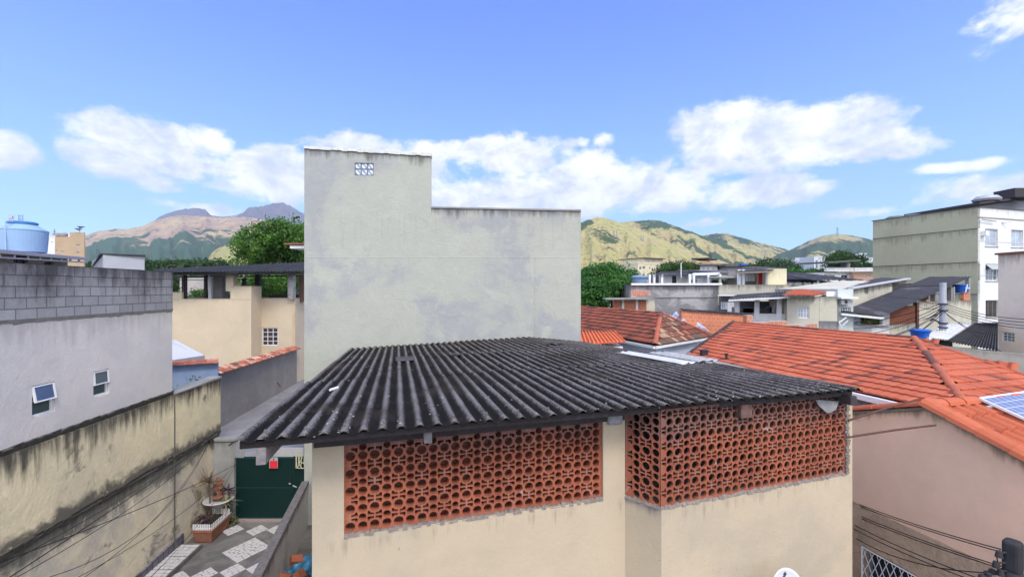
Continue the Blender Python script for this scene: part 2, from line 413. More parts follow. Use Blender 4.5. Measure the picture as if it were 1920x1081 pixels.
def slab(mb, fc, u0, u1, z0, z1, off, th, holes=(), zl=None, zr=None, back=True, plug=True):
    """wall slab with real openings; outer face at offset off, thickness th inwards; z1 may slope (zl, zr)"""
    us = sorted({u0, u1, *[max(u0, min(u1, h[0])) for h in holes], *[max(u0, min(u1, h[1])) for h in holes]})
    zs = sorted({z0, z1, *[h[2] for h in holes], *[h[3] for h in holes]})
    zs = [z for z in zs if z0 <= z <= z1]
    zl = z1 if zl is None else zl; zr = z1 if zr is None else zr
    def Z(u, z): return zl+(zr-zl)*(u-u0)/(u1-u0) if z == z1 else z
    def solid(i, j):
        if i < 0 or j < 0 or i >= len(us)-1 or j >= len(zs)-1: return False
        cu = (us[i]+us[i+1])/2; cz = (zs[j]+zs[j+1])/2
        return not any(h[0] < cu < h[1] and h[2] < cz < h[3] for h in holes)
    def P(u, z, o): return fc.pt(u, Z(u, z), off-o)
    def UV(u, z): return (u, Z(u, z1)-Z(u, z))
    for i in range(len(us)-1):
        for j in range(len(zs)-1):
            a, b, c, d_ = us[i], us[i+1], zs[j], zs[j+1]
            inn = -1 < 0
            if solid(i, j):
                uv = [UV(a, c), UV(b, c), UV(b, d_), UV(a, d_)]
                mb.face([P(a, c, 0), P(b, c, 0), P(b, d_, 0), P(a, d_, 0)], uv)
                if back: mb.face([P(b, c, th), P(a, c, th), P(a, d_, th), P(b, d_, th)], [uv[1], uv[0], uv[3], uv[2]])
                for (ii, jj, q) in ((i-1, j, ((a, c), (a, d_))), (i+1, j, ((b, d_), (b, c))), (i, j-1, ((b, c), (a, c))), (i, j+1, ((a, d_), (b, d_)))):
                    if not solid(ii, jj):
                        (qa, qc), (qb, qd) = q
                        mb.face([P(qa, qc, 0), P(qb, qd, 0), P(qb, qd, th), P(qa, qc, th)], [UV(qa, qc), UV(qb, qd), UV(qb, qd), UV(qa, qc)])
    return mb
def body(fc, u0, u1, z0, z1, depth, mat, parent, holes=(), name='wall', zl=None, zr=None, reveal=.14, label=None, dd=None):
    """a storey block: front with openings (each closed by a plate at the reveal), plain sides, back and top"""
    mb = MB(); zl_ = z1 if zl is None else zl; zr_ = z1 if zr is None else zr
    slab(mb, fc, u0, u1, z0, z1, 0, reveal, holes, zl, zr, back=True)
    # rest of the volume, 2 mm inside the slab's outline so no faces share a plane
    e = .004; di = dd or (-fc.n)
    di = Vector((di[0], di[1])).normalized()
    def Q(u, z, o):
        p = fc.A+fc.d*u-fc.n*(reveal-.02)+di*o; return Vector((p.x, p.y, z))
    a = [Q(u0+e, z0, 0), Q(u1-e, z0, 0), Q(u1-e, z0, depth), Q(u0+e, z0, depth)]
    b_ = [Q(u0+e, zl_-e, 0), Q(u1-e, zr_-e, 0), Q(u1-e, zr_-e, depth), Q(u0+e, zl_-e, depth)]
    mb.face([a[1], a[2], b_[2], b_[1]], [(0, zr_-z0), (depth, zr_-z0), (depth, 0), (0, 0)])
    mb.face([a[3], a[0], b_[0], b_[3]], [(0, zl_-z0), (depth, zl_-z0), (depth, 0), (0, 0)])
    mb.face([a[2], a[3], b_[3], b_[2]]); mb.face(b_); mb.face([a[0], a[1], b_[1], b_[0]])
    return mb.build(name, mat, parent, label=label)
def window(fc, r, parent, nx=2, ny=1, fm=None, pm=None, back=.07, fw=.05, th=.04, name='window', sill=None, bars=None):
    u0, u1, z0, z1 = r; mb = MB(); g = .004
    def bar(a, b, c, d_, o=back, t_=th): mb.hexa([fc.pt(a, c, -o), fc.pt(b, c, -o), fc.pt(b, c, -o-t_), fc.pt(a, c, -o-t_)], [fc.pt(a, d_, -o), fc.pt(b, d_, -o), fc.pt(b, d_, -o-t_), fc.pt(a, d_, -o-t_)])
    bar(u0+g, u0+fw, z0+g, z1-g); bar(u1-fw, u1-g, z0+g, z1-g); bar(u0+fw, u1-fw, z0+g, z0+fw); bar(u0+fw, u1-fw, z1-fw, z1-g)
    for i in range(1, nx):
        c = u0+(u1-u0)*i/nx; bar(c-fw*.35, c+fw*.35, z0+fw, z1-fw, back+.003)
    for j in range(1, ny):
        c = z0+(z1-z0)*j/ny; bar(u0+fw, u1-fw, c-fw*.3, c+fw*.3, back+.006)
    o = mb.build(name, fm or MATS['white_paint'], parent)
    mp = MB(); a = back+th*.55
    mp.hexa([fc.pt(u0+g*2, z0+g*2, -a), fc.pt(u1-g*2, z0+g*2, -a), fc.pt(u1-g*2, z0+g*2, -a-.008), fc.pt(u0+g*2, z0+g*2, -a-.008)],
            [fc.pt(u0+g*2, z1-g*2, -a), fc.pt(u1-g*2, z1-g*2, -a), fc.pt(u1-g*2, z1-g*2, -a-.008), fc.pt(u0+g*2, z1-g*2, -a-.008)])
    mp.build('pane', pm or MATS['dark_glass'], o)
    if sill:
        ms = MB(); ms.hexa([fc.pt(u0-.05, z0-.06, .06), fc.pt(u1+.05, z0-.06, .06), fc.pt(u1+.05, z0-.06, -.03), fc.pt(u0-.05, z0-.06, -.03)],
                           [fc.pt(u0-.05, z0-.004, .05), fc.pt(u1+.05, z0-.004, .05), fc.pt(u1+.05, z0-.004, -.03), fc.pt(u0-.05, z0-.004, -.03)])
        ms.build('sill', sill, o)
    return o
def inpoly(x, y, P):
    c = False; n = len(P)
    for i in range(n):
        x1, y1 = P[i]; x2, y2 = P[(i+1) % n]
        if (y1 > y) != (y2 > y) and x < (x2-x1)*(y-y1)/(y2-y1)+x1: c = not c
    return c
def tiled(pts, along, mat, parent, name='roof', tw=.22, tl=.36, amp=.022, step=.03, seed=1):
    """clay tiles over a planar polygon: real ribs and course steps; 'along' = direction of the courses"""
    pts = [Vector(p) for p in pts]; rnd = random.Random(seed)
    N = (pts[1]-pts[0]).cross(pts[2]-pts[0]).normalized()
    if N.z < 0: N = -N
    a = Vector(along); a = (a-N*a.dot(N)).normalized(); dn = N.cross(a)
    if dn.z > 0: dn = -dn
    P2 = [((p-pts[0]).dot(a), (p-pts[0]).dot(dn)) for p in pts]
    x0 = min(p[0] for p in P2); x1 = max(p[0] for p in P2); y0 = min(p[1] for p in P2); y1 = max(p[1] for p in P2)
    ncol = max(1, int((x1-x0)/tw)); nrow = max(1, int(math.ceil((y1-y0)/tl)))
    tw = (x1-x0)/ncol; mb = MB(); K = 6
    for r in range(nrow):
        jit = [rnd.uniform(-.006, .006) for _ in range(ncol)]
        for c in range(ncol):
            mx_ = x0+(c+.5)*tw; my_ = y0+(r+.5)*tl
            if not inpoly(mx_, my_, P2): continue
            i0 = len(mb.v); h0 = rnd.uniform(-.004, .004)
            for j, (fy, hz) in enumerate(((-.06, -.004), (.5, step*.55), (1.0, step), (1.0, -.01))):
                for k in range(K+1):
                    fx = k/K; yy = y0+(r+fy)*tl+(jit[c] if j > 1 else 0)
                    h = amp*math.sin(fx*math.pi*2-.6)*(1 if j < 3 else .2)+hz+h0
                    p = pts[0]+a*(x0+(c+fx)*tw)+dn*yy+N*(h+.02); mb.v.append(tuple(p))
            for j in range(3):
                for k in range(K):
                    q = i0+j*(K+1)+k; mb.f.append((q, q+1, q+K+2, q+K+1)); mb.u.append([(c+.5, r+.5)]*4)
    o = mb.build(name, mat, parent, recalc=False)
    return o
def caps(path, mat, parent, r=.09, seg=.38, name='ridge_cap', lift=.02):
    """overlapping half-round ridge tiles along a line"""
    a = Vector(path[0]); b = Vector(path[1]); L = (b-a).length; n = max(1, int(L/seg)); mb = MB()
    d_ = (b-a)/n; s = d_.normalized().cross(Vector((0, 0, 1))).normalized(); u = s.cross(d_.normalized()).normalized()
    for i in range(n):
        p = a+d_*i; rr = ((r*.92, .0), (r*1.08, 1.06))
        ring = []
        for (q, f) in rr:
            ring.append([p+d_*f+u*lift+s*(q*math.cos(x))+u*(q*math.sin(x)*.8) for x in [math.pi*k/6 for k in range(7)]])
        i0 = len(mb.v)
        for rg in ring: mb.v += [tuple(x) for x in rg]
        for k in range(6): mb.f.append((i0+k, i0+k+1, i0+7+k+1, i0+7+k)); mb.u.append([(i+.5, .5)]*4)
        mb.f.append(tuple(i0+7+k for k in range(7))); mb.u.append([(i+.5, .5)]*7)
    return mb.build(name, mat, parent, recalc=False)
def corrugated(P00, P10, P11, P01, mat, parent=None, name='roof', pitch=.177, amp=.024, th=.012, rows=(0, 1), per=8, seed=3, origin=None, waves=None, step=.012):
    """corrugated sheets over a (possibly skew) quad; waves run from edge 0 (P00-P10) to edge 1 (P01-P11)"""
    P00, P10, P11, P01 = map(Vector, (P00, P10, P11, P01)); rnd = random.Random(seed)
    n = waves or max(2, int(round((P10-P00).length/pitch))); mb = MB()
    sheets = []; k = 0
    while k < n: e = min(n, k+6); sheets.append((k, e)); k = e
    for ri in range(len(rows)-1):
        for (k0, k1) in sheets:
            ja = rnd.uniform(-.004, .004) if ri else 0; dz = rnd.uniform(-.006, .006)
            v0 = rows[ri]+ja; v1 = rows[ri+1]+rnd.uniform(.004, .012) if ri < len(rows)-2 else rows[ri+1]
            def fn(u, v, k0=k0, k1=k1, v0=v0, v1=v1, dz=dz):
                U = (k0+(k1-k0)*u+(.06*u))/n; U = min(U, 1.0); V = v0+(v1-v0)*v
                p = P00.lerp(P10, U).lerp(P01.lerp(P11, U), V)
                p.z += amp*math.cos(2*math.pi*U*n)+step*v+dz*(.3+v)+(.004*noise.noise(Vector((U*n*.35, V*6, ri))))*3
                return p
            mb.grid(fn, (k1-k0)*per, 6, lambda u, v, k0=k0, k1=k1: (k0+(k1-k0)*u, v))
    o = mb.build(name, mat, parent, recalc=False, origin=origin, smooth=True); solidify(o, th); return o
def sag(a, b, s, n=14):
    a = Vector(a); b = Vector(b); return [a.lerp(b, i/n)-Vector((0, 0, s*4*(i/n)*(1-i/n))) for i in range(n+1)]
def cable(a, b, s, label, r=.012, group='overhead cables', mat=None, name='cable', n=14):
    mb = MB().tube(sag(a, b, s, n), r, 5)
    return tag(mb.build(name, mat or MATS['cable'], None, smooth=True), label, 'cable', group)
def foliage(mb, lobes, nclump, nleaf, size, spread, rnd, flat=1.0, fill=.45):
    vol = [l[3]*l[4]*l[5] for l in lobes]; tot = sum(x**.67 for x in vol)
    for l, vv in zip(lobes, vol):
        for _ in range(max(3, int(nclump*(vv**.67)/tot))):
            while True:
                q = Vector((rnd.gauss(0, 1), rnd.gauss(0, 1), rnd.gauss(0, 1)))
                if q.length > .01: break
            q.normalize(); rr = rnd.uniform(fill, 1.0)**.6
            wob = 1+.22*noise.noise(q*2.3+Vector((l[0], l[1], l[2])))
            c = Vector((l[0]+q.x*l[3]*rr*wob, l[1]+q.y*l[4]*rr*wob, l[2]+q.z*l[5]*rr*wob))
            cs = spread*rnd.uniform(.6, 1.25)
            for _ in range(nleaf):
                p = c+Vector((rnd.gauss(0, cs), rnd.gauss(0, cs), rnd.gauss(0, cs*.62)))
                nn = (q*.5+Vector((rnd.gauss(0, 1), rnd.gauss(0, 1), rnd.gauss(.5, 1)))).normalized()
                a = nn.cross(Vector((rnd.gauss(0, 1), rnd.gauss(0, 1), rnd.gauss(0, 1)))).normalized(); b_ = nn.cross(a)
                s_ = size*rnd.uniform(.6, 1.4)
                i = len(mb.v); mb.v += [tuple(p-a*s_), tuple(p+b_*s_*.5), tuple(p+a*s_), tuple(p-b_*s_*.5)]
                mb.f.append((i, i+1, i+2, i+3)); mb.u.append([(0, 0)]*4)
def tree(base, height, lobes, label, lm, nclump=300, nleaf=14, size=.16, spread=.35, trunk=.22, group=None, seed=1, name='tree', fill=.45):
    """base = foot of the trunk; lobes are relative to the base"""
    rnd = random.Random(seed); base = Vector(base)
    t_ = thing(name, label, 'tree', base, group)
    L = [(base.x+l[0], base.y+l[1], base.z+l[2], l[3], l[4], l[5]) for l in lobes]
    mt = MB(); fork = base+Vector((0, 0, height*.38))
    mt.tube([base, base+Vector((.06, 0, height*.15)), fork], [trunk, trunk*.82, trunk*.7], 9)
    for l in L:
        c = Vector(l[:3]); m_ = fork.lerp(c, .5)+Vector((rnd.uniform(-.3, .3), rnd.uniform(-.3, .3), -.25))
        mt.tube([fork-Vector((0, 0, .2)), m_, c], [trunk*.55, trunk*.34, trunk*.1], 6)
        for _ in range(4):
            e = c+Vector((rnd.uniform(-1, 1)*l[3], rnd.uniform(-1, 1)*l[4], rnd.uniform(-.6, .9)*l[5]))*.75
            mt.tube([m_.lerp(c, .3), m_.lerp(e, .6), e], [trunk*.22, trunk*.13, .02], 5)
    mt.build('trunk', MATS['bark'], t_, smooth=True)
    mc = MB(); foliage(mc, L, nclump, nleaf, size, spread, rnd, fill=fill)
    mc.build('crown', lm, t_, recalc=False)
    return t_
# ================================================================ palette
white_p = plain('white_paint', (.72,.73,.75), .5, var=.06)
dark_glass = glassy('dark_glass', (.03,.04,.05))
blue_glass = glassy('blue_glass', (.10,.17,.33), .2)
pale_glass = glassy('pale_glass', (.36,.42,.50), .3)
cable_m = plain('cable', (.012,.011,.013), .6)
bark = plain('bark', (.10,.075,.055), .95, var=.3, scale=6)
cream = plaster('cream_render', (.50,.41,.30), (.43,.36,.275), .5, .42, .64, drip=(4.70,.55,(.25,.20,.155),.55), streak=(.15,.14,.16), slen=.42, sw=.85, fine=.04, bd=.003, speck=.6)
tower = plaster('tower_render', (.40,.41,.365), (.335,.345,.352), .42, .47, .60, drip=(9.85,3.2,(.27,.275,.26),.30), streak=(.07,.07,.06), slen=.75, sw=.75, cracks=0, blot=((.425,.437,.388), .7, .55), fine=.05, bd=.008)
lilac = plaster('lilac_render', (.64,.59,.56), (.56,.53,.52), .5, .4, .65, streak=(.20,.18,.17), slen=1.4, sw=.35, fine=.05, bd=.006)
yellowwall = plaster('stained_yellow_render', (.80,.69,.45), (.68,.59,.41), .5, .42, .62, streak=(.055,.05,.043), slen=1.5, sw=.95, blot=((.17,.15,.125), .8, .57), band=(2.60,.80,(.085,.08,.07),.9), fine=.14, bd=.009)
yellowlow = plaster('stained_yellow_render_low', (.74,.65,.47), (.54,.49,.41), .9, .40, .62, streak=(.08,.072,.062), slen=.7, sw=.85, blot=((.20,.18,.15), 1.1, .56), band=(2.55,.95,(.12,.115,.10),.85), fine=.16, bd=.010)
housey = plaster('yellow_house_render', (.60,.495,.36), (.55,.455,.335), .3, .4, .65, streak=(.30,.25,.2), slen=.5, sw=.4, fine=.04, bd=.004)
fencegrey = plaster('rough_grey_render', (.27,.240,.205), (.32,.29,.25), .5, .4, .65, fine=.16, bd=.02, cracks=0)
gatewall = plaster('gate_wall_render', (.33,.33,.32), (.26,.26,.25), .7, .42, .6, streak=(.07,.065,.05), slen=.7, sw=.6, fine=.1, bd=.01)
bluep = plaster('blue_render', (.21,.29,.46), (.25,.32,.45), .6, fine=.06)
pink = plaster('pink_render', (.86,.58,.43), (.80,.55,.42), .3, .42, .62, streak=(.10,.085,.06), slen=.42, sw=.7, fine=.04, bd=.003)
brownlow = plaster('rough_brown_render', (.56,.41,.30), (.46,.34,.25), 1.2, .42, .6, fine=.14, bd=.03)
olive = plaster('olive_render', (.40,.385,.27), (.45,.435,.31), .12, .42, .6, streak=(.07,.065,.05), slen=2.0, sw=.4, fine=.05)
whitew = plaster('white_render', (.74,.74,.74), (.70,.70,.70), .2, fine=.03, streak=(.34,.33,.33), slen=1.5, sw=.4)
beige = plaster('beige_render', (.86,.73,.59), (.80,.68,.56), .3, streak=(.17,.12,.12), slen=2.0, sw=.6, fine=.04)
greyr = plaster('grey_render', (.42,.41,.42), (.25,.245,.26), .55, .42, .54, streak=(.12,.12,.12), slen=1.6, sw=.6, cracks=0, blot=((.52,.51,.50), .6, .58), fine=.16, bd=.03)
creamo = plaster('old_cream_render', (.56,.53,.43), (.47,.45,.38), .5, .42, .6, streak=(.10,.095,.085), slen=1.3, sw=.75, fine=.1)
concrete = plaster('concrete', (.30,.29,.28), (.24,.235,.23), .8, fine=.12)
darkin = plain('dark_interior', (.035,.033,.035), .95)
tan = plaster('tan_render', (.47,.345,.235), (.44,.325,.225), .1, fine=.03)
peach = plaster('peach_render', (.62,.40,.28), (.58,.38,.27), .2, fine=.04)
yelfar = plaster('pale_yellow_render', (.66,.60,.42), (.60,.55,.42), .2, fine=.08, streak=(.3,.28,.22), slen=2, sw=.4)
blockm = blocks('concrete_blocks', (.285,.28,.29), (.36,.355,.365), (.15,.148,.155), .40, .205, .010, streak=(.045,.044,.05), slen=1.35, sw=.92)
brickm = blocks('hollow_brick', (.60,.20,.10), (.52,.165,.085), (.50,.36,.29), .30, .20, .014, streak=(.2,.1,.07), slen=.4, sw=.5)
brickm2 = blocks('hollow_brick_patched', (.55,.20,.12), (.47,.18,.11), (.45,.37,.32), .30, .20, .02, blot=((.45,.42,.42), .9, .52))
tileor = tilemat('orange_tiles', (.48,.125,.064), (.445,.112,.058), (.13,.052,.042), .89, .25, pale=(.54,.15,.08))
tilebr2 = tilemat('old_red_tiles', (.27,.078,.050), (.215,.066,.045), (.07,.038,.033), .78, .55)
tilebr = tilemat('old_brown_tiles', (.30,.085,.050), (.21,.062,.042), (.055,.035,.032), .66, .70, pale=(.46,.31,.21))
tileclean = tilemat('clean_orange_tiles', (.52,.14,.07), (.44,.115,.058), (.12,.06,.05), 1.2, .15)
tilefar = tilemat('coping_tiles', (.50,.17,.10), (.36,.13,.085), (.09,.05,.045), .80, .5, pale=(.62,.38,.30))
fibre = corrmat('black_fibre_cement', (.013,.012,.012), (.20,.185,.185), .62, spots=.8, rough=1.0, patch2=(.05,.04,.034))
fibre_far = corrmat('grey_fibre_cement', (.035,.034,.040), (.115,.11,.125), .3, patch=(.11,.105,.12))
fibre_black = corrmat('dark_fibre_cement', (.018,.018,.020), (.08,.078,.085), .5)
fibre_white = corrmat('white_corrugated', (.42,.43,.46), (.80,.80,.82), .9)
fibre_orange = corrmat('orange_corrugated', (.50,.10,.04), (.80,.25,.11), 1.0)
wood_dark = plain('dark_timber', (.050,.042,.045), .85, var=.35, scale=14)
wood_grey = plain('grey_timber', (.22,.20,.21), .9, var=.4, scale=18)
wood_brown = plain('brown_timber', (.15,.085,.075), .85, var=.35, scale=16)
terracotta = plain('terracotta', (.26,.115,.075), .85, var=.25)
steel = plain('galvanised_steel', (.42,.43,.45), .45, .3, .1)
metal_sheet = plain('grey_metal_sheet', (.40,.41,.45), .5, 0, .10, 2)
rust = plain('rusty_steel', (.10,.045,.032), .8, 0, .4, 20)
bluetank = plain('blue_plastic', (.018,.115,.50), .4, 0, .08, 3)
paletank = plain('pale_blue_plastic', (.27,.41,.62), .45, 0, .07, 2)
tealtank = plain('grey_blue_plastic', (.17,.25,.37), .5, 0, .08, 3)
leaf_l = leafmat('leaves_bright', (.050,.115,.024), (.10,.20,.035), .6)
leaf_d = leafmat('leaves_deep', (.030,.095,.022), (.065,.17,.035), .7)
leaf_o = leafmat('leaves_dark', (.028,.060,.022), (.050,.095,.030), .5)
leaf_a = leafmat('leaves_autumn', (.035,.075,.025), (.06,.12,.03), .5, autumn=(.20,.10,.05))
leaf_f = leafmat('fern', (.12,.24,.02), (.18,.32,.03), 4)

# ================================================================ ground
g = MB()
def gz(x, y):
    r = math.hypot(x, y); return 0.0 if r < 60 else 0
g.grid(lambda u, v: ((u-.5)*15000, -900+v*10900, -.02), 8, 8)
gm, t, b = newmat('ground_mix'); P = t.pos()
t.put(b.inputs['Base Color'], t.mix(t.ss(t.noise(P, .03, 6, .6), .45, .6), (.13,.125,.12), (.07,.085,.05))); b.inputs['Roughness'].default_value = .95
g.build('ground', gm, None, origin=(0,0,0), kind='structure')
# asphalt-grey courtyard floor
ym, t, b = newmat('courtyard_cement'); P = t.pos()
c = t.mix(t.ss(t.noise(P, 1.1, 6, .65, .6), .42, .62), (.115,.11,.108), (.19,.18,.17))
c = t.mix(1.0, c, t.mix(t.noise(P, 16, 5, .7), (.75,)*3, (1.25,)*3), 'MULTIPLY')
t.put(b.inputs['Base Color'], c); b.inputs['Roughness'].default_value = .8; bump(t, b, t.noise(P, 20, 5, .7), .006)
def Lx(y): return -8.276-.082*y
MB().prism([(Lx(5),5,0),(-1.9,5,0),(-4.4,14.2,0),(Lx(14.2),14.2,0)], (0,0,.012)).build('courtyard', ym, None, kind='structure')
lm_, t, b = newmat('lane_cement'); P = t.pos()
c = t.mix(t.ss(t.noise(P, .5, 6, .65, .6), .42, .62), (.21,.20,.195), (.26,.25,.24)); t.put(b.inputs['Base Color'], c); b.inputs['Roughness'].default_value = .85
MB().prism([(-17.5,14.3,0),(-3,14.3,0),(-9,44,0),(-19,44,0)], (0,0,.01)).build('street', lm_, None, kind='structure')
# white stone mosaic diamonds set in the cement
stone_m, t, b = newmat('white_mosaic_stone'); P = t.pos()
c = t.mix(t.noise(P, 7, 4, .6), (.40,.38,.38), (.62,.60,.60)); t.put(b.inputs['Base Color'], c); b.inputs['Roughness'].default_value = .8; bump(t, b, t.noise(P, 40, 4, .6), .004)
def mosaic(mb, o, e1, e2, rows, rnd, z=.014):
    """irregular stones laid in rows inside the parallelogram o, e1, e2"""
    o = Vector(o); e1 = Vector(e1); e2 = Vector(e2)
    for r in range(rows):
        v0 = (r+.07)/rows; v1 = (r+.93)/rows; u = 0
        while u < .999:
            w_ = min(rnd.uniform(.9, 1.9)/rows, 1-u)
            if 1-u-w_ < .5/rows: w_ = 1-u
            a = u+.06/rows; b_ = u+w_-.06/rows; j = lambda: rnd.uniform(-.05, .05)/rows
            pts = [o+e1*(a+j())+e2*(v0+j()), o+e1*(b_+j())+e2*(v0+j()), o+e1*(b_+j())+e2*(v1+j()), o+e1*(a+j())+e2*(v1+j())]
            mb.prism([(p.x, p.y, z) for p in pts], (0, 0, .008)); u += w_
rnd = random.Random(5)
mm = MB()
e1 = Vector((.50,.79)); e2 = Vector((.72,-.48))
def diamond(cx, cy, s, rows):
    a = Vector((e1.x*s, e1.y*s)); b_ = Vector((e2.x*s, e2.y*s)); o = Vector((cx, cy))-a/2-b_/2
    mosaic(mm, (o.x, o.y, 0), (a.x, a.y, 0), (b_.x, b_.y, 0), rows, rnd)
diamond(-7.42, 12.66, .98, 7)
for (cx, cy) in ((-8.42,13.68),(-7.69,13.68),(-7.10,13.75),(-7.83,11.55),(-7.22,11.72),(-6.62,11.85),(-8.45,11.4),(-7.4,10.7),(-6.7,10.9),(-7.0,9.8)): diamond(cx, cy, .50, 4)
mm.build('mosaic_paving', stone_m, None, kind='structure')
# raised mosaic step along the stained wall
stp = MB().prism([(Lx(7)+.02,7,.012),(Lx(7)+.62,7,.012),(Lx(12.75)+.62,12.75,.012),(Lx(12.75)+.02,12.75,.012)], (0,0,.13))
st_o = thing('garden_step', 'low raised step faced with white mosaic running along the foot of the stained yellow wall', 'step', (-9.1,10.5,0))
stp.build('step_base', ym, st_o)
ms = MB(); mosaic(ms, (Lx(7)+.05,7,0), (-.082*5.7,5.7,0), (.55,0,0), 3, rnd, z=.145)
ms2 = MB()
y = 7.0
while y < 12.7:
    mosaic(ms2, (Lx(y)+.05, y, 0), (.54, 0, 0), (-.082*.55, .55, 0), 4, rnd, z=.143); y += .57
ms2.build('mosaic_top', stone_m, st_o)
sk_m = blocks('skirting_tiles', (.13,.12,.15), (.19,.18,.21), (.05,.05,.055), .20, .20, .012, off=0)

# ================================================================ left boundary: stained wall + lilac house with block parapet
LW = Face.xy((Lx(3),3), (Lx(14.26),14.26)); LW.n = Vector((1,.082)).normalized()
def uy(y): return (y-3)/11.26*LW.L
sw = thing('boundary_wall', 'tall yellow boundary wall streaked with black mould below the lilac house', 'wall', (Lx(9),9,0))
uE = uy(14.66)
mb = slab(MB(), LW, 0, uE, 2.62, 4.40, .05, .30, zl=4.34, zr=4.40); o = mb.build('upper_wall', yellowwall, sw)
mb = slab(MB(), LW, 0, uE, 0, 2.63, .0, .30, zl=2.50, zr=2.66); mb.build('lower_wall', yellowlow, sw)
# ragged ledge between the two
mb = MB(); rr_ = random.Random(2); n = 60
for i in range(n):
    a = uE*i/n; b_ = uE*(i+1)/n; za = 2.53+.13*a/uE+rr_.uniform(-.03,.03)
    mb.hexa([LW.pt(a,za-.05,.02),LW.pt(b_,za-.05,.02),LW.pt(b_,za-.05,-.02),LW.pt(a,za-.05,-.02)],[LW.pt(a,za+.10,.075+rr_.uniform(0,.02)),LW.pt(b_,za+.10,.075),LW.pt(b_,za+.10,-.02),LW.pt(a,za+.10,-.02)])
mb.build('ledge', plain('mould', (.085,.08,.07), .95, var=.5, scale=9), sw)
mb = slab(MB(), LW, uy(12.42), uE, 4.405, 4.455, .09, .38, zl=4.43, zr=4.47); mb.build('coping', concrete, sw)
mb = slab(MB(), LW, uy(12.395), uy(12.43), 0, 4.36, .062, .02); mb.build('joint', plain('dark_joint',(.12,.11,.10),.9,var=.5), sw)
mb = slab(MB(), LW, uy(7), uy(12.8), .0, .37, .06, .055, zl=.05, zr=.40); mb.build('skirting', sk_m, sw)
lh = thing('side_house', 'lilac grey rendered house with a bare concrete block parapet and two small white windows', 'house', (Lx(9)-2,9,0))
w1 = LW.rect(60,103,718,777); w2 = LW.rect(175,205,693,741)
uh = uy(12.40)
body(LW, 0, uh, 4.345, 6.735, 7, lilac, lh, holes=[w1, w2], zl=6.735, zr=6.735, reveal=.12)
mb = slab(MB(), LW, 0, uh+.0, 6.74, 7.76, .012, .18); mb.build('block_parapet', blockm, lh)
# end wall of the parapet
EF = Face.xy((Lx(12.4)-.0,12.40), (Lx(12.4)-7,12.40-.55)); EF.n = Vector((.08,1)).normalized()
mb = slab(MB(), EF, .19, 7, 6.74, 7.76, 0, .18); mb.build('block_parapet', blockm, lh)
mb = MB(); rr_ = random.Random(8)
for i in range(44):
    a = uh*i/44; b_ = uh*(i+1)/44
    mb.hexa([LW.pt(a,6.66+rr_.uniform(-.03,.02),.0),LW.pt(b_,6.66,.0),LW.pt(b_,6.68,-.02),LW.pt(a,6.68,-.02)],[LW.pt(a,6.745,.03),LW.pt(b_,6.745,.03),LW.pt(b_,6.745,-.02),LW.pt(a,6.745,-.02)])
mb.build('render_edge', plain('cement_lip', (.25,.235,.22), .95, var=.3), lh)
mb = MB(); rr_ = random.Random(9)
for i in range(50):
    a = uh*i/50; b_ = uh*(i+1)/50; h = 4.36+.05*i/50
    mb.hexa([LW.pt(a,h-.02,.0),LW.pt(b_,h-.02,.0),LW.pt(b_,h-.02,-.02),LW.pt(a,h-.02,-.02)],[LW.pt(a,h+.07+rr_.uniform(0,.06),.06),LW.pt(b_,h+.07+rr_.uniform(0,.06),.06),LW.pt(b_,h+.1,-.02),LW.pt(a,h+.1,-.02)])
mb.build('mouldy_ledge', MATS['mould'], lh)
for (r, tilt, gm_) in ((w1, .055, glassy('dusk_blue_glass',(.05,.085,.18),.2)), (w2, .02, plain('slate_pane',(.10,.125,.14),.2))):
    wo_ = window(LW, r, lh, 1, 2, pm=plain('grey_glass', (.06,.085,.09), .15), fw=.045, back=.045)
    u0,u1,z0,z1 = r; zm = (z0+z1)/2; m_ = MB(); k = .03
    def q(u, f, e=0): # sash hinged at the top, swung out at the bottom
        return LW.pt(u, z1-.02-(z1-zm)*f, -.03+tilt*f+e)
    for (a,b_,fa,fb) in ((u0+.01,u1-.01,0,.07),(u0+.01,u1-.01,.93,1),(u0+.01,u0+.045,.07,.93),(u1-.045,u1-.01,.07,.93)):
        m_.hexa([q(a,fa),q(b_,fa),q(b_,fb),q(a,fb)],[q(a,fa,k),q(b_,fa,k),q(b_,fb,k),q(a,fb,k)])
    s_ = m_.build('open_sash', white_p, lh)
    MB().hexa([q(u0+.03,.05,.008),q(u1-.03,.05,.008),q(u1-.03,.95,.008),q(u0+.03,.95,.008)],[q(u0+.03,.05,.016),q(u1-.03,.05,.016),q(u1-.03,.95,.016),q(u0+.03,.95,.016)]).build('pane', gm_, s_)

# ================================================================ gate, its wall, planter
GF = Face.xy((Lx(14.26),14.27), (-6.1,14.27)); gx = lambda px: GF.u(px)
gw = thing('gate_wall', 'short pale grey wall between the mouldy yellow wall and the green gate', 'wall', (-9.1,14.3,0))
slab(MB(), GF, .0, gx(439), 0, 2.50, 0, .2).build('wall', gatewall, gw)
slab(MB(), GF, .0, gx(443), 2.505, 2.56, .04, .28).build('coping', concrete, gw)
slab(MB(), GF, gx(581), gx(660), 0, 2.3, .02, .25).build('gate_pier', whitew, gw)
gt = thing('steel_gate', 'dark green sheet steel double gate closing the courtyard', 'gate', (-7.5,14.3,0))
green = plain('green_paint', (.002,.022,.020), .45, 0, .12, 3)
slab(MB(), GF, gx(441), gx(546), .05, 1.985, -.04, .05).build('leaf', green, gt)
slab(MB(), GF, gx(547.5), gx(580), .05, 2.0, -.04, .05).build('leaf', green, gt)
m_ = MB()
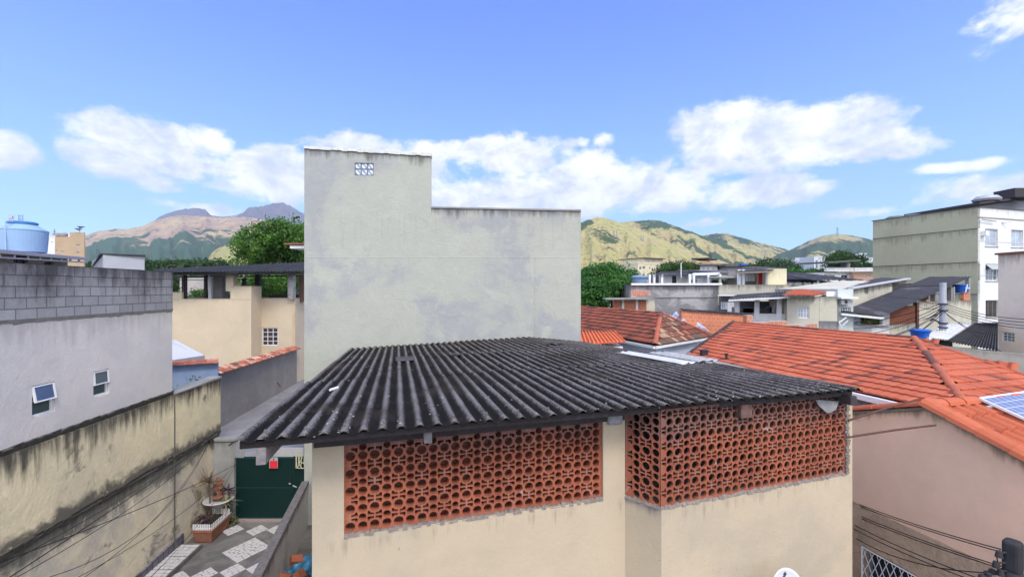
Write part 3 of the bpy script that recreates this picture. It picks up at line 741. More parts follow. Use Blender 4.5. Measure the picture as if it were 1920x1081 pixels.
for z in (.08, 1.02, 1.95): m_.hexa([GF.pt(gx(441),z-.012,-.03),GF.pt(gx(580),z-.012,-.03),GF.pt(gx(580),z-.012,-.045),GF.pt(gx(441),z-.012,-.045)],[GF.pt(gx(441),z+.012,-.03),GF.pt(gx(580),z+.012,-.03),GF.pt(gx(580),z+.012,-.045),GF.pt(gx(441),z+.012,-.045)])
m_.build('rail', plain('green_paint_edge', (.008,.055,.050), .4), gt)
m_ = MB(); m_.tube([at(542,905,14.2), at(545,906,14.18)], .02, 8); m_.tube([at(549,909,14.2), at(556,912,14.2)], .018, 8)
m_.build('lock', steel, gt)
m_ = MB()
for i in range(7):
    p = 441+i*2.6; m_.box(at(p, 842, 14.3), (.028,.02,.50))
m_.build('grille', steel, gt)
m_ = MB().box(at(530,847,14.35),(1.35,.03,.30)); m_.build('transom_sheet', plain('pale_sheet', (.42,.42,.43), .6), gt)
slab(MB(), GF, gx(441), gx(585), 0, .05, .12, .30).build('threshold', plain('pink_cement', (.30,.235,.225), .9), gt)
sg = thing('gate_sign', 'small grey plate with a red square fixed to the green gate', 'sign', at(513,877,14.2))
MB().box(at(513,866.5,14.22),(.265,.012,.34)).build('plate', plain('sign_grey', (.40,.40,.41), .5), sg)
MB().box(at(513,869.5,14.205),(.225,.012,.225)).build('red_square', plain('sign_red', (.75,.03,.05), .5), sg)
MB().tube([at(513,859.5,14.215), at(513,859.5,14.19)], .022, 10).build('bolt', darkin, sg)
sc_o = thing('wrought_scroll', 'cream wrought iron scroll ornament on the top right of the green gate', 'ornament', at(566,877,14.2))
m_ = MB()
for k, (x0, x1, y0, y1) in enumerate(((556,560,849,876),(561,565,851,873),(570,574,849,876),(564,571,866,877))):
    pts = []
    for i in range(13):
        a = math.pi*2*i/12; pts.append(at((x0+x1)/2+(x1-x0)/2*math.cos(a), (y0+y1)/2+(y1-y0)/2*math.sin(a), 14.19))
    m_.tube(pts, .012, 5)
m_.tube([at(555,848,14.19), at(555,876,14.19), at(578,877,14.19)], .012, 5); m_.tube([at(568,849,14.19), at(566,858,14.19), at(562,866,14.19)], .012, 5)
m_.build('scrollwork', plain('cream_paint', (.60,.58,.40), .5), sc_o)

# planter
pl = thing('planter', 'long terracotta trough planter with a white picket rim at the foot of the yellow wall', 'planter', (-8.95,13.4,0))
a0 = Vector((-9.13,12.94)); ax = Vector((.56,0)); ay = Vector((-.06,.98))
def pq(i, j, z, g=0): p = a0+ax*i+ay*j; return (p.x, p.y, z)
bot = [pq(.08,.05,.02),pq(.92,.05,.02),pq(.92,.95,.02),pq(.08,.95,.02)]; top = [pq(0,0,.36),pq(1,0,.36),pq(1,1,.36),pq(0,1,.36)]
bevel(MB().hexa(bot, top).build('trough', terracotta, pl), .02)
m_ = MB(); rim = [pq(-.03,-.02,.34),pq(1.03,-.02,.34),pq(1.03,1.02,.34),pq(-.03,1.02,.34)]
m_.hexa(rim, [(p[0],p[1],.40) for p in rim]); m_.build('rim', terracotta, pl)
MB().box((-8.88,13.43,.41),(.44,.84,.03)).build('soil', plain('soil', (.03,.025,.02), .95, var=.4), pl)
m_ = MB()
for i in range(10): p = pq(.04+.092*i,.02,0); m_.box((p[0],p[1],.48),(.032,.012,.17))
for i in range(12): p = pq(.98,.03+.082*i,0); m_.box((p[0],p[1],.48),(.012,.034,.17))
for i in range(10): p = pq(.04+.092*i,.98,0); m_.box((p[0],p[1],.48),(.032,.012,.17))
p = pq(.47,.02,0); m_.box((p[0],p[1],.45),(.5,.008,.02)); p = pq(.98,.5,0); m_.box((p[0],p[1],.45),(.008,.95,.02))
m_.build('picket_rim', white_p, pl)
def spiky(name, label, c, h, L, n, mat, stem=True, seed=1, w=.02, droop=.5):
    rnd = random.Random(seed); c = Vector(c); o = thing(name, label, 'plant', c, None)
    if stem: MB().tube([c, c+Vector((.03,0,h*.5)), c+Vector((-.02,.02,h))], [.028,.02,.016], 7).build('stem', bark, o)
    m_ = MB(); top = c+Vector((-.02 if stem else 0,.0,h))
    for i in range(n):
        a = rnd.uniform(0, 6.28); e = rnd.uniform(-.2, 1.25); d_ = Vector((math.cos(a)*math.cos(e), math.sin(a)*math.cos(e), math.sin(e)))
        l = L*rnd.uniform(.7, 1.1); s = d_.cross(Vector((0,0,1))).normalized()*w*rnd.uniform(.7,1.3); prev = None
        for k in range(5):
            f = k/4; p = top+d_*l*f-Vector((0,0,droop*l*f*f)); ww = s*(1-f)*(.6+f*1.6 if f < .4 else 1)
            if prev: m_.face([prev[0], prev[1], p+ww, p-ww])
            prev = (p-ww, p+ww)
    m_.build('leaves', mat, o, recalc=False); return o
dry = plain('dry_leaf', (.24,.17,.12), .8, var=.4); purple = plain('purple_leaf', (.055,.028,.04), .6, var=.4); oliveleaf = plain('olive_leaf', (.22,.20,.11), .7, var=.4)
spiky('spiky_plant', 'dry spiky dracaena with a thin stem rising against the yellow wall', at(392,965,13.7), 1.0, .62, 50, dry, seed=2, w=.022, droop=.15)
spiky('spiky_plant', 'olive spiky plant beside the green gate', at(425,967,13.9), .42, .50, 46, oliveleaf, seed=5, w=.022, droop=.35)
spiky('dark_plant', 'dark purple plant leaning over the white picket rim', at(377,984,13.35), .22, .34, 36, purple, False, seed=6, w=.035, droop=.8)
spiky('dark_plant', 'upright plant with dark purple leaves next to the clay lantern', at(428,950,14.0), .55, .36, 14, purple, seed=9, w=.045, droop=.3)
lt = thing('clay_lantern', 'small terracotta lantern like a little house on a white bowl', 'ornament', at(408,948,13.95))
bz = at(410,940,13.95)
MB().lathe((bz.x,bz.y,bz.z-.16), [(.10,0),(.15,.03),(.30,.17),(.42,.25),(.40,.27),(.20,.23)], 24).build('bowl', plain('bowl_white', (.50,.48,.47), .7), lt)
m_ = MB(); lx = at(408.5,931,13.9)
m_.lathe((lx.x,lx.y,lx.z), [(.16,0),(.17,.03),(.13,.06),(.12,.26),(.16,.29),(.14,.33),(.12,.35),(.13,.44),(.17,.46),(.06,.55),(.03,.60)], 12); m_.build('lantern_body', terracotta, lt)
MB().tube([(lx.x,lx.y-.125,lx.z+.16),(lx.x,lx.y-.14,lx.z+.16)], .055, 12).build('opening', darkin, lt)
MB().tube([(lx.x+.02,lx.y,.01),(lx.x+.02,lx.y,lx.z-.13)], [.09,.05], 10).build('pedestal', concrete, lt)
# weeds by the wall
fl = MB(); foliage(fl, [(-8.75,14.0,.10,.28,.22,.10)], 30, 10, .035, .05, random.Random(3)); 
tag(fl.build('ground_weeds', plain('dull_leaf', (.10,.11,.05), .8, var=.4), None, recalc=False), 'low dull green weeds at the foot of the gate pier', 'weeds')

# ================================================================ low wall beside the passage + rubbish
pw = thing('passage_wall', 'low grey wall with a dark weathered coping running from the gate to the cobogo house', 'wall', (-5.7,11.5,0))
PF = Face.xy((-6.30,14.0), (-4.55,6.6)); PF.n = Vector((PF.d.y,-PF.d.x)); PF.n = -PF.n if PF.n.x < 0 else PF.n
slab(MB(), PF, 0, PF.L, 0, 1.30, 0, .16).build('wall', plaster('passage_render', (.60,.58,.59), (.50,.48,.49), .8, streak=(.08,.075,.07), slen=.6, sw=.6, fine=.12, bd=.012), pw)
mb = MB(); rr_ = random.Random(4); n = 40
for i in range(n):
    a = PF.L*i/n; b_ = PF.L*(i+1)/n-.004; h = 1.305; j = rr_.uniform(0,.012)
    mb.hexa([PF.pt(a,h,.03+j),PF.pt(b_,h,.03+j),PF.pt(b_,h,-.17),PF.pt(a,h,-.17)],[PF.pt(a,h+.06+j,.02+j),PF.pt(b_,h+.06+j,.02+j),PF.pt(b_,h+.065,-.17),PF.pt(a,h+.065,-.17)])
mb.build('coping', plain('dark_coping', (.15,.14,.14), .9, var=.5, scale=12), pw)
MB().prism([(-6.2,13.9,.0),(-4.45,6.6,.0),(-2.3,5.0,.0),(-4.6,13.9,.0)], (0,0,.02)).build('passage_floor', ym, None, kind='structure')
def bag(c, s, label, mat, seed):
    bm = bmesh.new(); bmesh.ops.create_icosphere(bm, subdivisions=4, radius=1)
    for v in bm.verts:
        n = v.co.normalized(); k = 1+.42*noise.noise(n*1.7+Vector((seed,0,0)))+.22*abs(noise.noise(n*5+Vector((0,seed,0))))-.10*abs(noise.noise(n*11))
        v.co = Vector((n.x*k*s[0], n.y*k*s[1], max(n.z*k*s[2], -s[2]*.75)+s[2]*.75))
    me = bpy.data.meshes.new('plastic_bag'); bm.to_mesh(me); bm.free(); me.materials.append(mat)
    for p in me.polygons: p.use_smooth = True
    o = bpy.data.objects.new('plastic_bag', me); COL.objects.link(o); o.location = c; tag(o, label, 'bag'); return o
bagblue = plain('blue_bag', (.04,.19,.33), .35, 0, .2, 8, .5); bagbox = plain('orange_clay', (.36,.115,.06), .8, var=.2)
pc = at(566,1040,11.4)
bag((pc.x,pc.y,.03), (.30,.28,.27), 'crumpled blue plastic bag against the foot of the house wall', bagblue, 3)
pc = at(543,1068,11.2); bag((pc.x,pc.y-.1,.03), (.22,.22,.20), 'smaller round blue plastic bag nearest the low passage wall', bagblue, 8)
pc = at(575,1054,11.2); bag((pc.x-.05,pc.y+.1,.03), (.15,.15,.10), 'dark plastic bag wedged between the two blue bags', darkin, 5)
def hbrick(px, py, Y, rz, rot, label):
    p = at(px, py, Y); o = MB().box((0,0,0),(.28,.19,.14)); 
    for dx_ in (-.045,.045):
        for dz_ in (-.033,.033): o.box((0+0,dx_,dz_),(.284,.06,.045))
    b_ = o.build('hollow_brick', bagbox, None, origin=(0,0,0)); b_.location = (p.x, p.y, max(p.z,.14)); b_.rotation_euler = (rot, .3, rz); bevel(b_, .006); return tag(b_, label, 'brick')
hbrick(556,1048,11.3,.6,.5,'orange clay brick leaning on the crumpled blue bag')
hbrick(533,1081,10.9,.2,1.2,'orange clay brick nearest the low passage wall')
hbrick(562,1076,11.0,1.4,.9,'orange clay brick with a white splash beside the house wall')
MB()

# ================================================================ cobogo house (foreground)
ch = thing('cobogo_house', 'cream house with open clay cobogo screens under a black corrugated roof', 'house', (1.0,8,0))
MF = Face.xy((-2.066,4.683), (1.42,5.694)); RF = Face.xy((1.42,5.694), (1.774,5.385)); BF = Face.xy((1.774,5.385), (4.83,6.434))
ZB, ZT = 4.69, 5.66
u0 = MF.u(645); u1 = MF.u(1131)
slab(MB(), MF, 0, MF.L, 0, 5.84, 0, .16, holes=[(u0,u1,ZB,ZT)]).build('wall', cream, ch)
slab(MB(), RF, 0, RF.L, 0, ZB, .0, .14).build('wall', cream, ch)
ub = BF.u(1588)
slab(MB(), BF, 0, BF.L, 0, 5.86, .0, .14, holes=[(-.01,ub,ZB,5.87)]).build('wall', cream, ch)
back = Vector((-.27,1)).normalized()
def sidewall(A, L, name, sgn=1):
    f = Face.xy(A, (A[0]+back.x*L, A[1]+back.y*L)); f.n = Vector((f.d.y,-f.d.x))*sgn; return f
SL = sidewall((-2.066,4.683+.17), 9.6, 'l', -1); SR = sidewall((4.83,6.434+.16), 8.2, 'r', 1)
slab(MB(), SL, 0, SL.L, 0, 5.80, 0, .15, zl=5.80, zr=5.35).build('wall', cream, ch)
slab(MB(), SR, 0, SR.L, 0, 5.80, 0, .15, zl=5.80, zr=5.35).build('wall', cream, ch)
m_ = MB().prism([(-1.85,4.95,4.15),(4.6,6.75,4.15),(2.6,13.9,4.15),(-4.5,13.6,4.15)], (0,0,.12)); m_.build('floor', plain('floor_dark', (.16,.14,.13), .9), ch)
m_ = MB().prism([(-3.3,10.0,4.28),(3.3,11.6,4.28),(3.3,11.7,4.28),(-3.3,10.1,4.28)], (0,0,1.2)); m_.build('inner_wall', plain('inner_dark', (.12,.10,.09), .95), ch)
# cobogo screens: a curve with real round holes, extruded 7 cm
cob, t, b = newmat('clay_screen'); P = t.pos()
c = t.mix(t.ss(t.noise(P, 1.3, 5, .6), .35, .65), (.27,.088,.055), (.37,.120,.070))
c = t.mix(1.0, c, t.mix(t.noise(P, 5, 4, .7), (.7,.66,.64), (1.25,1.22,1.2)), 'MULTIPLY')
c = t.mix(t.m('MULTIPLY', t.ss(t.noise(P, 3.4, 7, .72, .6), .60, .67), .55), c, (.46,.36,.32))
c = t.mix(t.m('MULTIPLY', t.ss(t.m('ADD', t.sep(P)[2], t.m('MULTIPLY', t.noise(P, 2.5, 5, .6), .7)), 5.70, 6.0), .6), c, (.12,.085,.085))  # grime plus the eave's shade, painted darker towards the top
c = t.mix(t.m('MULTIPLY', t.ss(t.noise(P, 2.1, 6, .7, .6), .60, .72), .7), c, (.14,.075,.06))
U = t.sep(t.uv())
def seam(v): return t.m('ABSOLUTE', t.m('SUBTRACT', t.m('FRACT', t.m('ADD', v, .5)), .5))
jn = t.m('MINIMUM', seam(U[0]), seam(U[1])); jm = t.m('MULTIPLY', t.ss(jn, .018, .034, 1, 0), t.ss(t.noise(P, 3.1, 5, .7), .38, .56))
jm2 = t.m('MULTIPLY', t.ss(t.m('ADD', seam(U[0]), seam(U[1])), .10, .22, 1, 0), t.ss(t.noise(P, 6.5, 5, .7), .50, .62))
c = t.mix(t.m('MULTIPLY', t.m('MAXIMUM', jm, jm2), .45), c, (.30,.20,.17))
t.put(b.inputs['Base Color'], c); b.inputs['Roughness'].default_value = .9; bump(t, b, t.noise(P, 45, 4, .7), .004)
def lattice(fc, ua, ub_, za, zb, off, name, seed, u_off=0.0, dep=.068):
    rnd = random.Random(seed); cu = bpy.data.curves.new('c', 'CURVE'); cu.dimensions = '2D'; cu.fill_mode = 'BOTH'; cu.extrude = dep/2
    def spl(pts):
        s = cu.splines.new('POLY'); s.points.add(len(pts)-1); s.use_cyclic_u = True
        for i, p in enumerate(pts): s.points[i].co = (p[0], p[1], 0, 1)
    edge = []; n = int((ub_-ua)/.125)
    spl([(ua,za),(ub_,za),(ub_,zb),(ua,zb)])
    W, Hh = .25, .187
    def circ(cx, cy, r, n=18):
        e1_ = rnd.uniform(.94,1.04); cx += rnd.uniform(-.002,.002); cy += rnd.uniform(-.0014,.0014)
        if cx-r < ua+.006 or cx+r > ub_-.006 or cy-r < za+.006 or cy+r > zb-.006: 
            r2 = min(cx-ua, ub_-cx, cy-za, zb-cy)-.008
            if r2 < .02: return
            r = min(r, r2)
        spl([(cx+r*e1_*math.cos(2*math.pi*k/n), cy+r*.97*math.sin(2*math.pi*k/n)) for k in range(n)])
    i = -1
    while ua+u_off+i*W < ub_+W:
        x = ua+u_off+i*W
        for j in range(-1, int((zb-za)/Hh)+2):
            zA = za+.075+j*Hh; zBc = zA+Hh/2
            circ(x, zA, .0505); circ(x+W/2, zA, .0480); circ(x+W/2, zBc, .0395)
            for sx in (-1, 1):
                for sy in (-1, 1):
                    cx = x+sx*.044; cy = zBc+sy*.0235
                    q = [(x+sx*(qx+rnd.uniform(-.001,.002)), zBc+sy*(qy+rnd.uniform(-.0015,.0015))) for qx, qy in ((.009,.006),(.074,.006),(.075,.026),(.070,.053),(.056,.055),(.042,.036),(.009,.032))]
                    if min(p[0] for p in q) > ua+.006 and max(p[0] for p in q) < ub_-.006 and min(p[1] for p in q) > za+.006 and max(p[1] for p in q) < zb-.006: spl(q)
        i += 1
    co = bpy.data.objects.new('c', cu); COL.objects.link(co); bpy.context.view_layer.update()
    me = bpy.data.meshes.new_from_object(co.evaluated_get(bpy.context.evaluated_depsgraph_get())); bpy.data.objects.remove(co)
    org = ORG[ch.name]
    while me.uv_layers: me.uv_layers.remove(me.uv_layers[0])
    ul = me.uv_layers.new(name='UVMap')
    for lp in me.loops: q = me.vertices[lp.vertex_index].co; ul.data[lp.index].uv = ((q.x-ua-u_off)/W, (q.y-za-.075-Hh/2)/Hh)
    for v in me.vertices: v.co = fc.pt(v.co.x, v.co.y, off+v.co.z)-org
    me.name = name; me.materials.clear(); me.materials.append(cob)
    o = bpy.data.objects.new(name, me); COL.objects.link(o); o.parent = ch; return o
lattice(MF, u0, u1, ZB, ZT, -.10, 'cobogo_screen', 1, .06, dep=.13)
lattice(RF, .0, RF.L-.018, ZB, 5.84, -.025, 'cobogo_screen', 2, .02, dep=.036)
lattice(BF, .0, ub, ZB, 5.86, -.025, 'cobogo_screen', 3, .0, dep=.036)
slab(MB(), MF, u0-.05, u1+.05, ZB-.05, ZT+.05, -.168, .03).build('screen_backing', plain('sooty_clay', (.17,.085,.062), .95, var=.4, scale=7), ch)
# mortar bed and chipped edges under the screens
m_ = MB(); rr_ = random.Random(11)
def bed(fc, ua, ub_, off=0.0):
    n = int((ub_-ua)/.05)
    for i in range(n):
        a = ua+(ub_-ua)*i/n; b_ = ua+(ub_-ua)*(i+1)/n; h1 = rr_.uniform(.008,.035); h2 = rr_.uniform(.008,.035); o1 = rr_.uniform(-.012,.008)
        m_.hexa([fc.pt(a,ZB-.012,off+o1),fc.pt(b_,ZB-.012,off+o1),fc.pt(b_,ZB-.012,-.07),fc.pt(a,ZB-.012,-.07)],[fc.pt(a,ZB+h1,off-.02),fc.pt(b_,ZB+h2,off-.02),fc.pt(b_,ZB+h2,-.07),fc.pt(a,ZB+h1,-.07)])
bed(MF, u0, u1, .008); bed(RF, 0, RF.L, .014); bed(BF, 0, ub, .014)
m_.build('mortar_bed', plain('mortar', (.20,.170,.155), .95, var=.5, scale=20), ch)
m_ = MB()
for i in range(26):
    z = ZB+(1.15)*i/26; p = BF.pt(ub+rr_.uniform(-.02,.02), z+.02, .004); m_.box(p, (.05+rr_.uniform(0,.03),.02,.035), rz=.33)
m_.build('mortar_edge', MATS['mortar'], ch)
# lintel beams
def fbeam(fc, ua, ub_, z0, z1, off, th, name, mat):
    m = MB().hexa([fc.pt(ua,z0,off),fc.pt(ub_,z0,off),fc.pt(ub_,z0,off-th),fc.pt(ua,z0,off-th)],[fc.pt(ua,z1,off),fc.pt(ub_,z1,off),fc.pt(ub_,z1,off-th),fc.pt(ua,z1,off-th)]); return m.build(name, mat, ch)
# roof: ruled surface measured from its four edges
EH = 5.935
F0 = Vector((-2.442,4.036,EH)); F1 = Vector((4.688,6.141,EH))
def backpt(px, Hh): k = (px-960)/F; Y = 14.5/(1-.082*k); return Vector((k*Y, Y, 7.3-Hh-.025))
BK = [(-1,backpt(648,1.86)),(0,backpt(660,1.851)),(20,backpt(875.6,1.655)),(31,backpt(991.5,1.56)),(42,backpt(1093,1.74)),(43,backpt(1102,1.76))]
def bk(k):
    for (a, p), (b_, q) in zip(BK, BK[1:]):
        if k <= b_: return p.lerp(q, max(0,(k-a)/(b_-a)))
    return BK[-1][1]
def fr(k): return F0.lerp(F1, k/42)
def roofpt(k, v): return fr(k).lerp(bk(k), v)
mb = MB(); rr_ = random.Random(21); rows = [0, .305, .61, 1.0]
k0 = -.42
for ri in range(3):
    ks = -.42; s = 0
    while ks < 42.5:
        ke = min(ks+6.0+(.42 if s == 0 else 0), 42.5)
        ja = rr_.uniform(-.004,.004); dz = rr_.uniform(-.007,.007); tw = rr_.uniform(-.006,.006)
        v0 = rows[ri]+(ja if ri else rr_.uniform(-.0015,.0015)); v1 = rows[ri+1]+(.014+rr_.uniform(-.004,.004) if ri < 2 else 0)
        nu = int((ke-ks)*10); 
        def fn(u, v, ks=ks, ke=ke, v0=v0, v1=v1, dz=dz, tw=tw, ri=ri):
            k = ks+(ke+.10-ks)*u; V = v0+(v1-v0)*v; p = roofpt(k, V)
            p.z += .0265*math.cos(2*math.pi*k)+(.024*v)+dz*(.25+v)*(1 if ri else .4)+tw*(u-.5)+.007*noise.noise(Vector((k*.30, V*9, 3)))+.0028*noise.noise(Vector((k*3, V*60, 9)))
            return p
        mb.grid(fn, nu, 22, lambda u, v, ks=ks, ke=ke, v0=v0, v1=v1: (ks+(ke+.10-ks)*u, (v0+(v1-v0)*v)*10))
        ks = ke; s += 1
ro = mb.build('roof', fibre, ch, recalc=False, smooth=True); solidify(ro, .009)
m_ = MB(); rr_ = random.Random(44)
for v in (.012,.16,.32,.48,.63,.80,.97):
    for k in range(1, 42, 2):
        if rr_.random() < .12: continue
        p = roofpt(k+rr_.uniform(-.05,.05), v+.004); p.z += .034+.010; m_.lathe(p, [(.014,-.012),(.014,0),(.006,.004),(.005,.014)], 7)
o = m_.build('fixing_screws', plain('dull_bolt', (.16,.14,.13), .7, .3, .4, 20), ch); o['kind'] = 'stuff'
# timbers under the roof
def under(k, v, dz): p = roofpt(k, v).copy(); p.z += dz; return p
for (v, dz) in ((.012,-.062),(.16,-.062),(.32,-.065),(.48,-.062),(.63,-.065),(.80,-.062),(.97,-.065)):
    if v == .012:
        MB().beam(under(-.1,v,dz), under(21,v,dz), .045, .062).build('batten', wood_dark, ch); MB().beam(under(18.6,v+.006,dz-.012), under(42.4,v+.006,dz-.012), .045, .075).build('batten', wood_dark, ch)
    else: MB().beam(under(-.1,v,dz), under(42.3,v,dz), .05, .06).build('batten', wood_dark, ch)
for (k, dz, w_, h_, v0, mt) in ((.95,-.168,.085,.155,.006,wood_grey),(9.55,-.165,.085,.15,.022,wood_grey),(21.6,-.18,.09,.17,.06,wood_dark),(32.0,-.185,.17,.17,.010,wood_brown),(41.6,-.15,.11,.12,.0,wood_dark)):
    rb = MB().beam(under(k,v0,dz), under(k,.9,dz), w_, h_).build('rafter', mt, ch); bevel(rb, .008)
fbeam(MF, .02, MF.L-.02, 5.66, 5.79, .03, .12, 'lintel', wood_dark)
fbeam(BF, .1, BF.L-.02, 5.745, 5.83, -.20, .12, 'lintel', wood_dark)
# column head
hd = MF.pt(MF.u(1151), 5.62, .012); m_ = MB().box((hd.x,hd.y,5.72), (.21,.12,.22), rz=math.atan(.29)); bevel(m_.build('column_head', plain('stained_cement', (.27,.27,.30), .9, var=.5, scale=7), ch), .05, 3)
# loose things on the roof
def onroof(k, v, dz=.035): p = roofpt(k, v).copy(); p.z += dz; return p
def plank(ka, va, kb, vb, w_, th, label, mat, name='loose_sheet', wav=0, lift=.04, seed=1):
    a = onroof(ka,va,lift); b_ = onroof(kb,vb,lift); d_ = (b_-a); s = Vector((d_.y,-d_.x,0)).normalized(); rr = random.Random(seed)
    jag = [rr.uniform(-.04,.04) for _ in range(40)]
    o = MB().grid(lambda u, v: a+d_*u+s*((v-.5)*w_*(1+jag[int(u*24)])+ (jag[int(v*6)]*1.5 if u in (0,1) else 0))+Vector((0,0,wav*math.cos(v*w_/.177*2*math.pi))), 24, 16).build(name, mat, None, recalc=False, smooth=True)
    solidify(o, th); return tag(o, label, 'roof sheet')
whitesheet = plain('white_sheet', (.56,.57,.60), .6, 0, .12, 5)
def rk(px, py):   # roof parameters under a picture point
    best = None
    for i in range(0, 430):
        k = i/10
        for j in range(0, 101, 2):
            p = roofpt(k, j/100); q = (960+F*p.x/p.y-px)**2+(540-F*(p.z-EYE)/p.y-py)**2
            if best is None or q < best[0]: best = (q, k, j/100)
    return best[1:]
a = rk(1166,663); b_ = rk(1290,687)
plank(a[0],a[1],b_[0],b_[1], .30, .006, 'long white plastic sheet with a broken edge lying on the black roof', whitesheet, wav=.016, lift=.055, seed=4)
a = rk(1232,654); b_ = rk(1330,678)
plank(a[0],a[1],b_[0],b_[1], .42, .008, 'pale weathered corrugated strip at the far edge of the black roof', plain('pale_cement', (.40,.40,.41), .85, var=.4, scale=12), wav=.022, lift=.05, seed=9)
for (px, py, dk, dv, w_, lab) in ((760,675,2.2,.004,.42,'broken dark shard of roofing lying across the roof waves near the back left'),(868,666,1.0,.02,.22,'small broken shard of dark roofing near the back of the roof'),(1050,644,1.6,.03,.3,'dark shard of roofing lying below the grey wall on the right')):
    a = rk(px-18,py+4); 
    plank(a[0],a[1],a[0]+dk,a[1]+dv,w_,.008,lab,fibre_black,name='roof_shard',wav=.02,lift=.06,seed=int(px))
# tiny white litter, droppings and lichen flakes
m_ = MB(); rr_ = random.Random(31)
for _ in range(150):
    v = rr_.random()**1.4*.96; k = rr_.uniform(0,42); s = rr_.uniform(.004,.011)*(1+v); p = roofpt(k,v); p.z += .0255*math.cos(2*math.pi*k)+.012
    m_.box(p, (s*rr_.uniform(1,2.4),s*1.3,s*.5), rz=rr_.uniform(0,3))
o = m_.build('roof_litter', plain('litter', (.42,.40,.38), .9, var=.4, scale=30), None); o['kind'] = 'stuff'; tag(o, 'tiny white flakes and droppings scattered over the black corrugated roof', 'litter')
m_ = MB(); a = rk(618,735); p0 = onroof(a[0],a[1],.05); tag(MB().tube([p0, p0+Vector((.05,.16,.0))], .018, 8).build('cigarette_tube', plain('white_bit', (.75,.74,.72), .6), None), 'small white tube lying on the left side of the black roof', 'litter')
# metal rods sticking out of the right end
for (a_, b_, lab) in ((at(1586,819,6.38), at(1754,796,7.5), 'lower of the two rusty rods sticking out of the right end of the clay screen'), (at(1590,787,6.38), at(1724,747,7.6), 'upper bent rusty rod sticking out of the right end of the clay screen')):
    tag(MB().tube([a_, (a_+b_)/2+Vector((0,0,.01)), b_], .016, 7).build('rusty_rod', rust, None), lab, 'rod')
# hanging plastic rag under the eave
m_ = MB(); r0 = at(1528,748,6.2); r1 = at(1580,752,6.28)
m_.grid(lambda u, v: r0.lerp(r1,u)+Vector((.0,.02*math.sin(u*9)-.03*v,-.16*v*math.sin(math.pi*min(1,u*1.1)+.1)-.01*math.sin(u*20)*v)), 20, 10)
o = m_.build('plastic_rag', plain('rag', (.24,.235,.25), .6, var=.25), None, recalc=False, smooth=True); solidify(o,.003); tag(o, 'grey plastic rag hanging under the right end of the eave', 'rag')
# satellite dish on the bay wall
dc = at(1480,1110,5.5); ds = thing('satellite_dish', 'white satellite dish with a dark mark fixed to the cream bay wall', 'satellite dish', dc)
ax_ = Vector((.18,-.93,.30)).normalized(); rx = ax_.cross(Vector((0,0,1))).normalized(); ry = rx.cross(ax_)
o = MB().grid(lambda u, v: dc+(rx*math.cos(2*math.pi*u)*.85+ry*math.sin(2*math.pi*u))*(.27*max(v,.001))-ax_*(.07*(1-v*v)), 40, 8).build('dish', plain('dish_white', (.60,.61,.66), .5, var=.05), ds, smooth=True); solidify(o,.006)
m_ = MB(); 
def dq(a, b_): return dc+rx*a+ry*b_+ax_*.012-ax_*(.07*(1-((a/.23)**2+(b_/.27)**2)))
for poly in ([(.015,.30),(.035,.262),(-.01,.262),(-.05,.225)][::1],):
    m_.face([dq(-.012,.225),dq(.018,.19),dq(-.002,.19),dq(-.036,.19)]); m_.face([dq(-.036,.19),dq(-.002,.19),dq(.028,.155),dq(.0,.15)])
m_.build('mark', plain('mark_dark', (.06,.06,.075), .6), ds, recalc=False)
MB().tube([dc-ax_*.06, dc-ax_*.06+Vector((0,.42,-.10))], .02, 8).build('bracket', steel, ds)
MB().tube([dc-ry*.33, dc+ax_*.38-ry*.12], .010, 6).build('feed_arm', steel, ds)

# ================================================================ pink gable house on the right
GW = Face.xy((9.3-.25*3,3), (9.3-.25*12.5,12.5)); GW.n = Vector((-1,-.25)).normalized()
gh = thing('gable_house', 'pink rendered gable wall with orange clay tiles along its sloping top', 'house', (8.3,6,0))
inn = -Vector((GW.n.x,GW.n.y,0))
def gp(px, py): return (GW.u(px), GW.z(px,py))
pk = gp(1740,765); rt = gp(1920,862); lf = gp(1605,773)
slr = (rt[1]-pk[1])/(rt[0]-pk[0]); sll = (lf[1]-pk[1])/(lf[0]-pk[0])
uR = .3; uL = GW.L-.3; zR = pk[1]+slr*(uR-pk[0]); zL = pk[1]+sll*(uL-pk[0])
mb_ = slab(MB(), GW, uR, pk[0], 2.9, 9, 0, .2, zl=zR, zr=pk[1]); slab(mb_, GW, pk[0], uL, 2.9, 9, 0, .2, zl=pk[1], zr=zL); mb_.build('wall', pink, gh)
wr = (GW.u(1880), GW.u(1622), .95, 2.17)
slab(MB(), GW, uR, uL, 0, 2.96, .035, .24, holes=[wr]).build('lower_wall', brownlow, gh)
MB().prism([GW.pt(wr[0]-.1,.8,-.3),GW.pt(wr[1]+.1,.8,-.3),GW.pt(wr[1]+.1,2.3,-.3),GW.pt(wr[0]-.1,2.3,-.3)], inn*.1).build('inner_wall', plain('room_dark', (.02,.025,.045), .9), gh)
wf = window(GW, wr, gh, 2, 2, pm=glassy('navy_glass',(.015,.02,.04)), back=.10, fw=.06, fm=plain('grey_frame',(.22,.22,.25),.5))
m_ = MB(); W_ = wr[1]-wr[0]; H_ = wr[3]-wr[2]; o1 = .06
fr_ = [(wr[0],wr[2]),(wr[1],wr[2]),(wr[1],wr[3]),(wr[0],wr[3])]
for i in range(4): m_.tube([GW.pt(*fr_[i],o1+.02), GW.pt(*fr_[(i+1)%4],o1+.02)], .013, 6)
st_ = .135; sl_ = 2.4
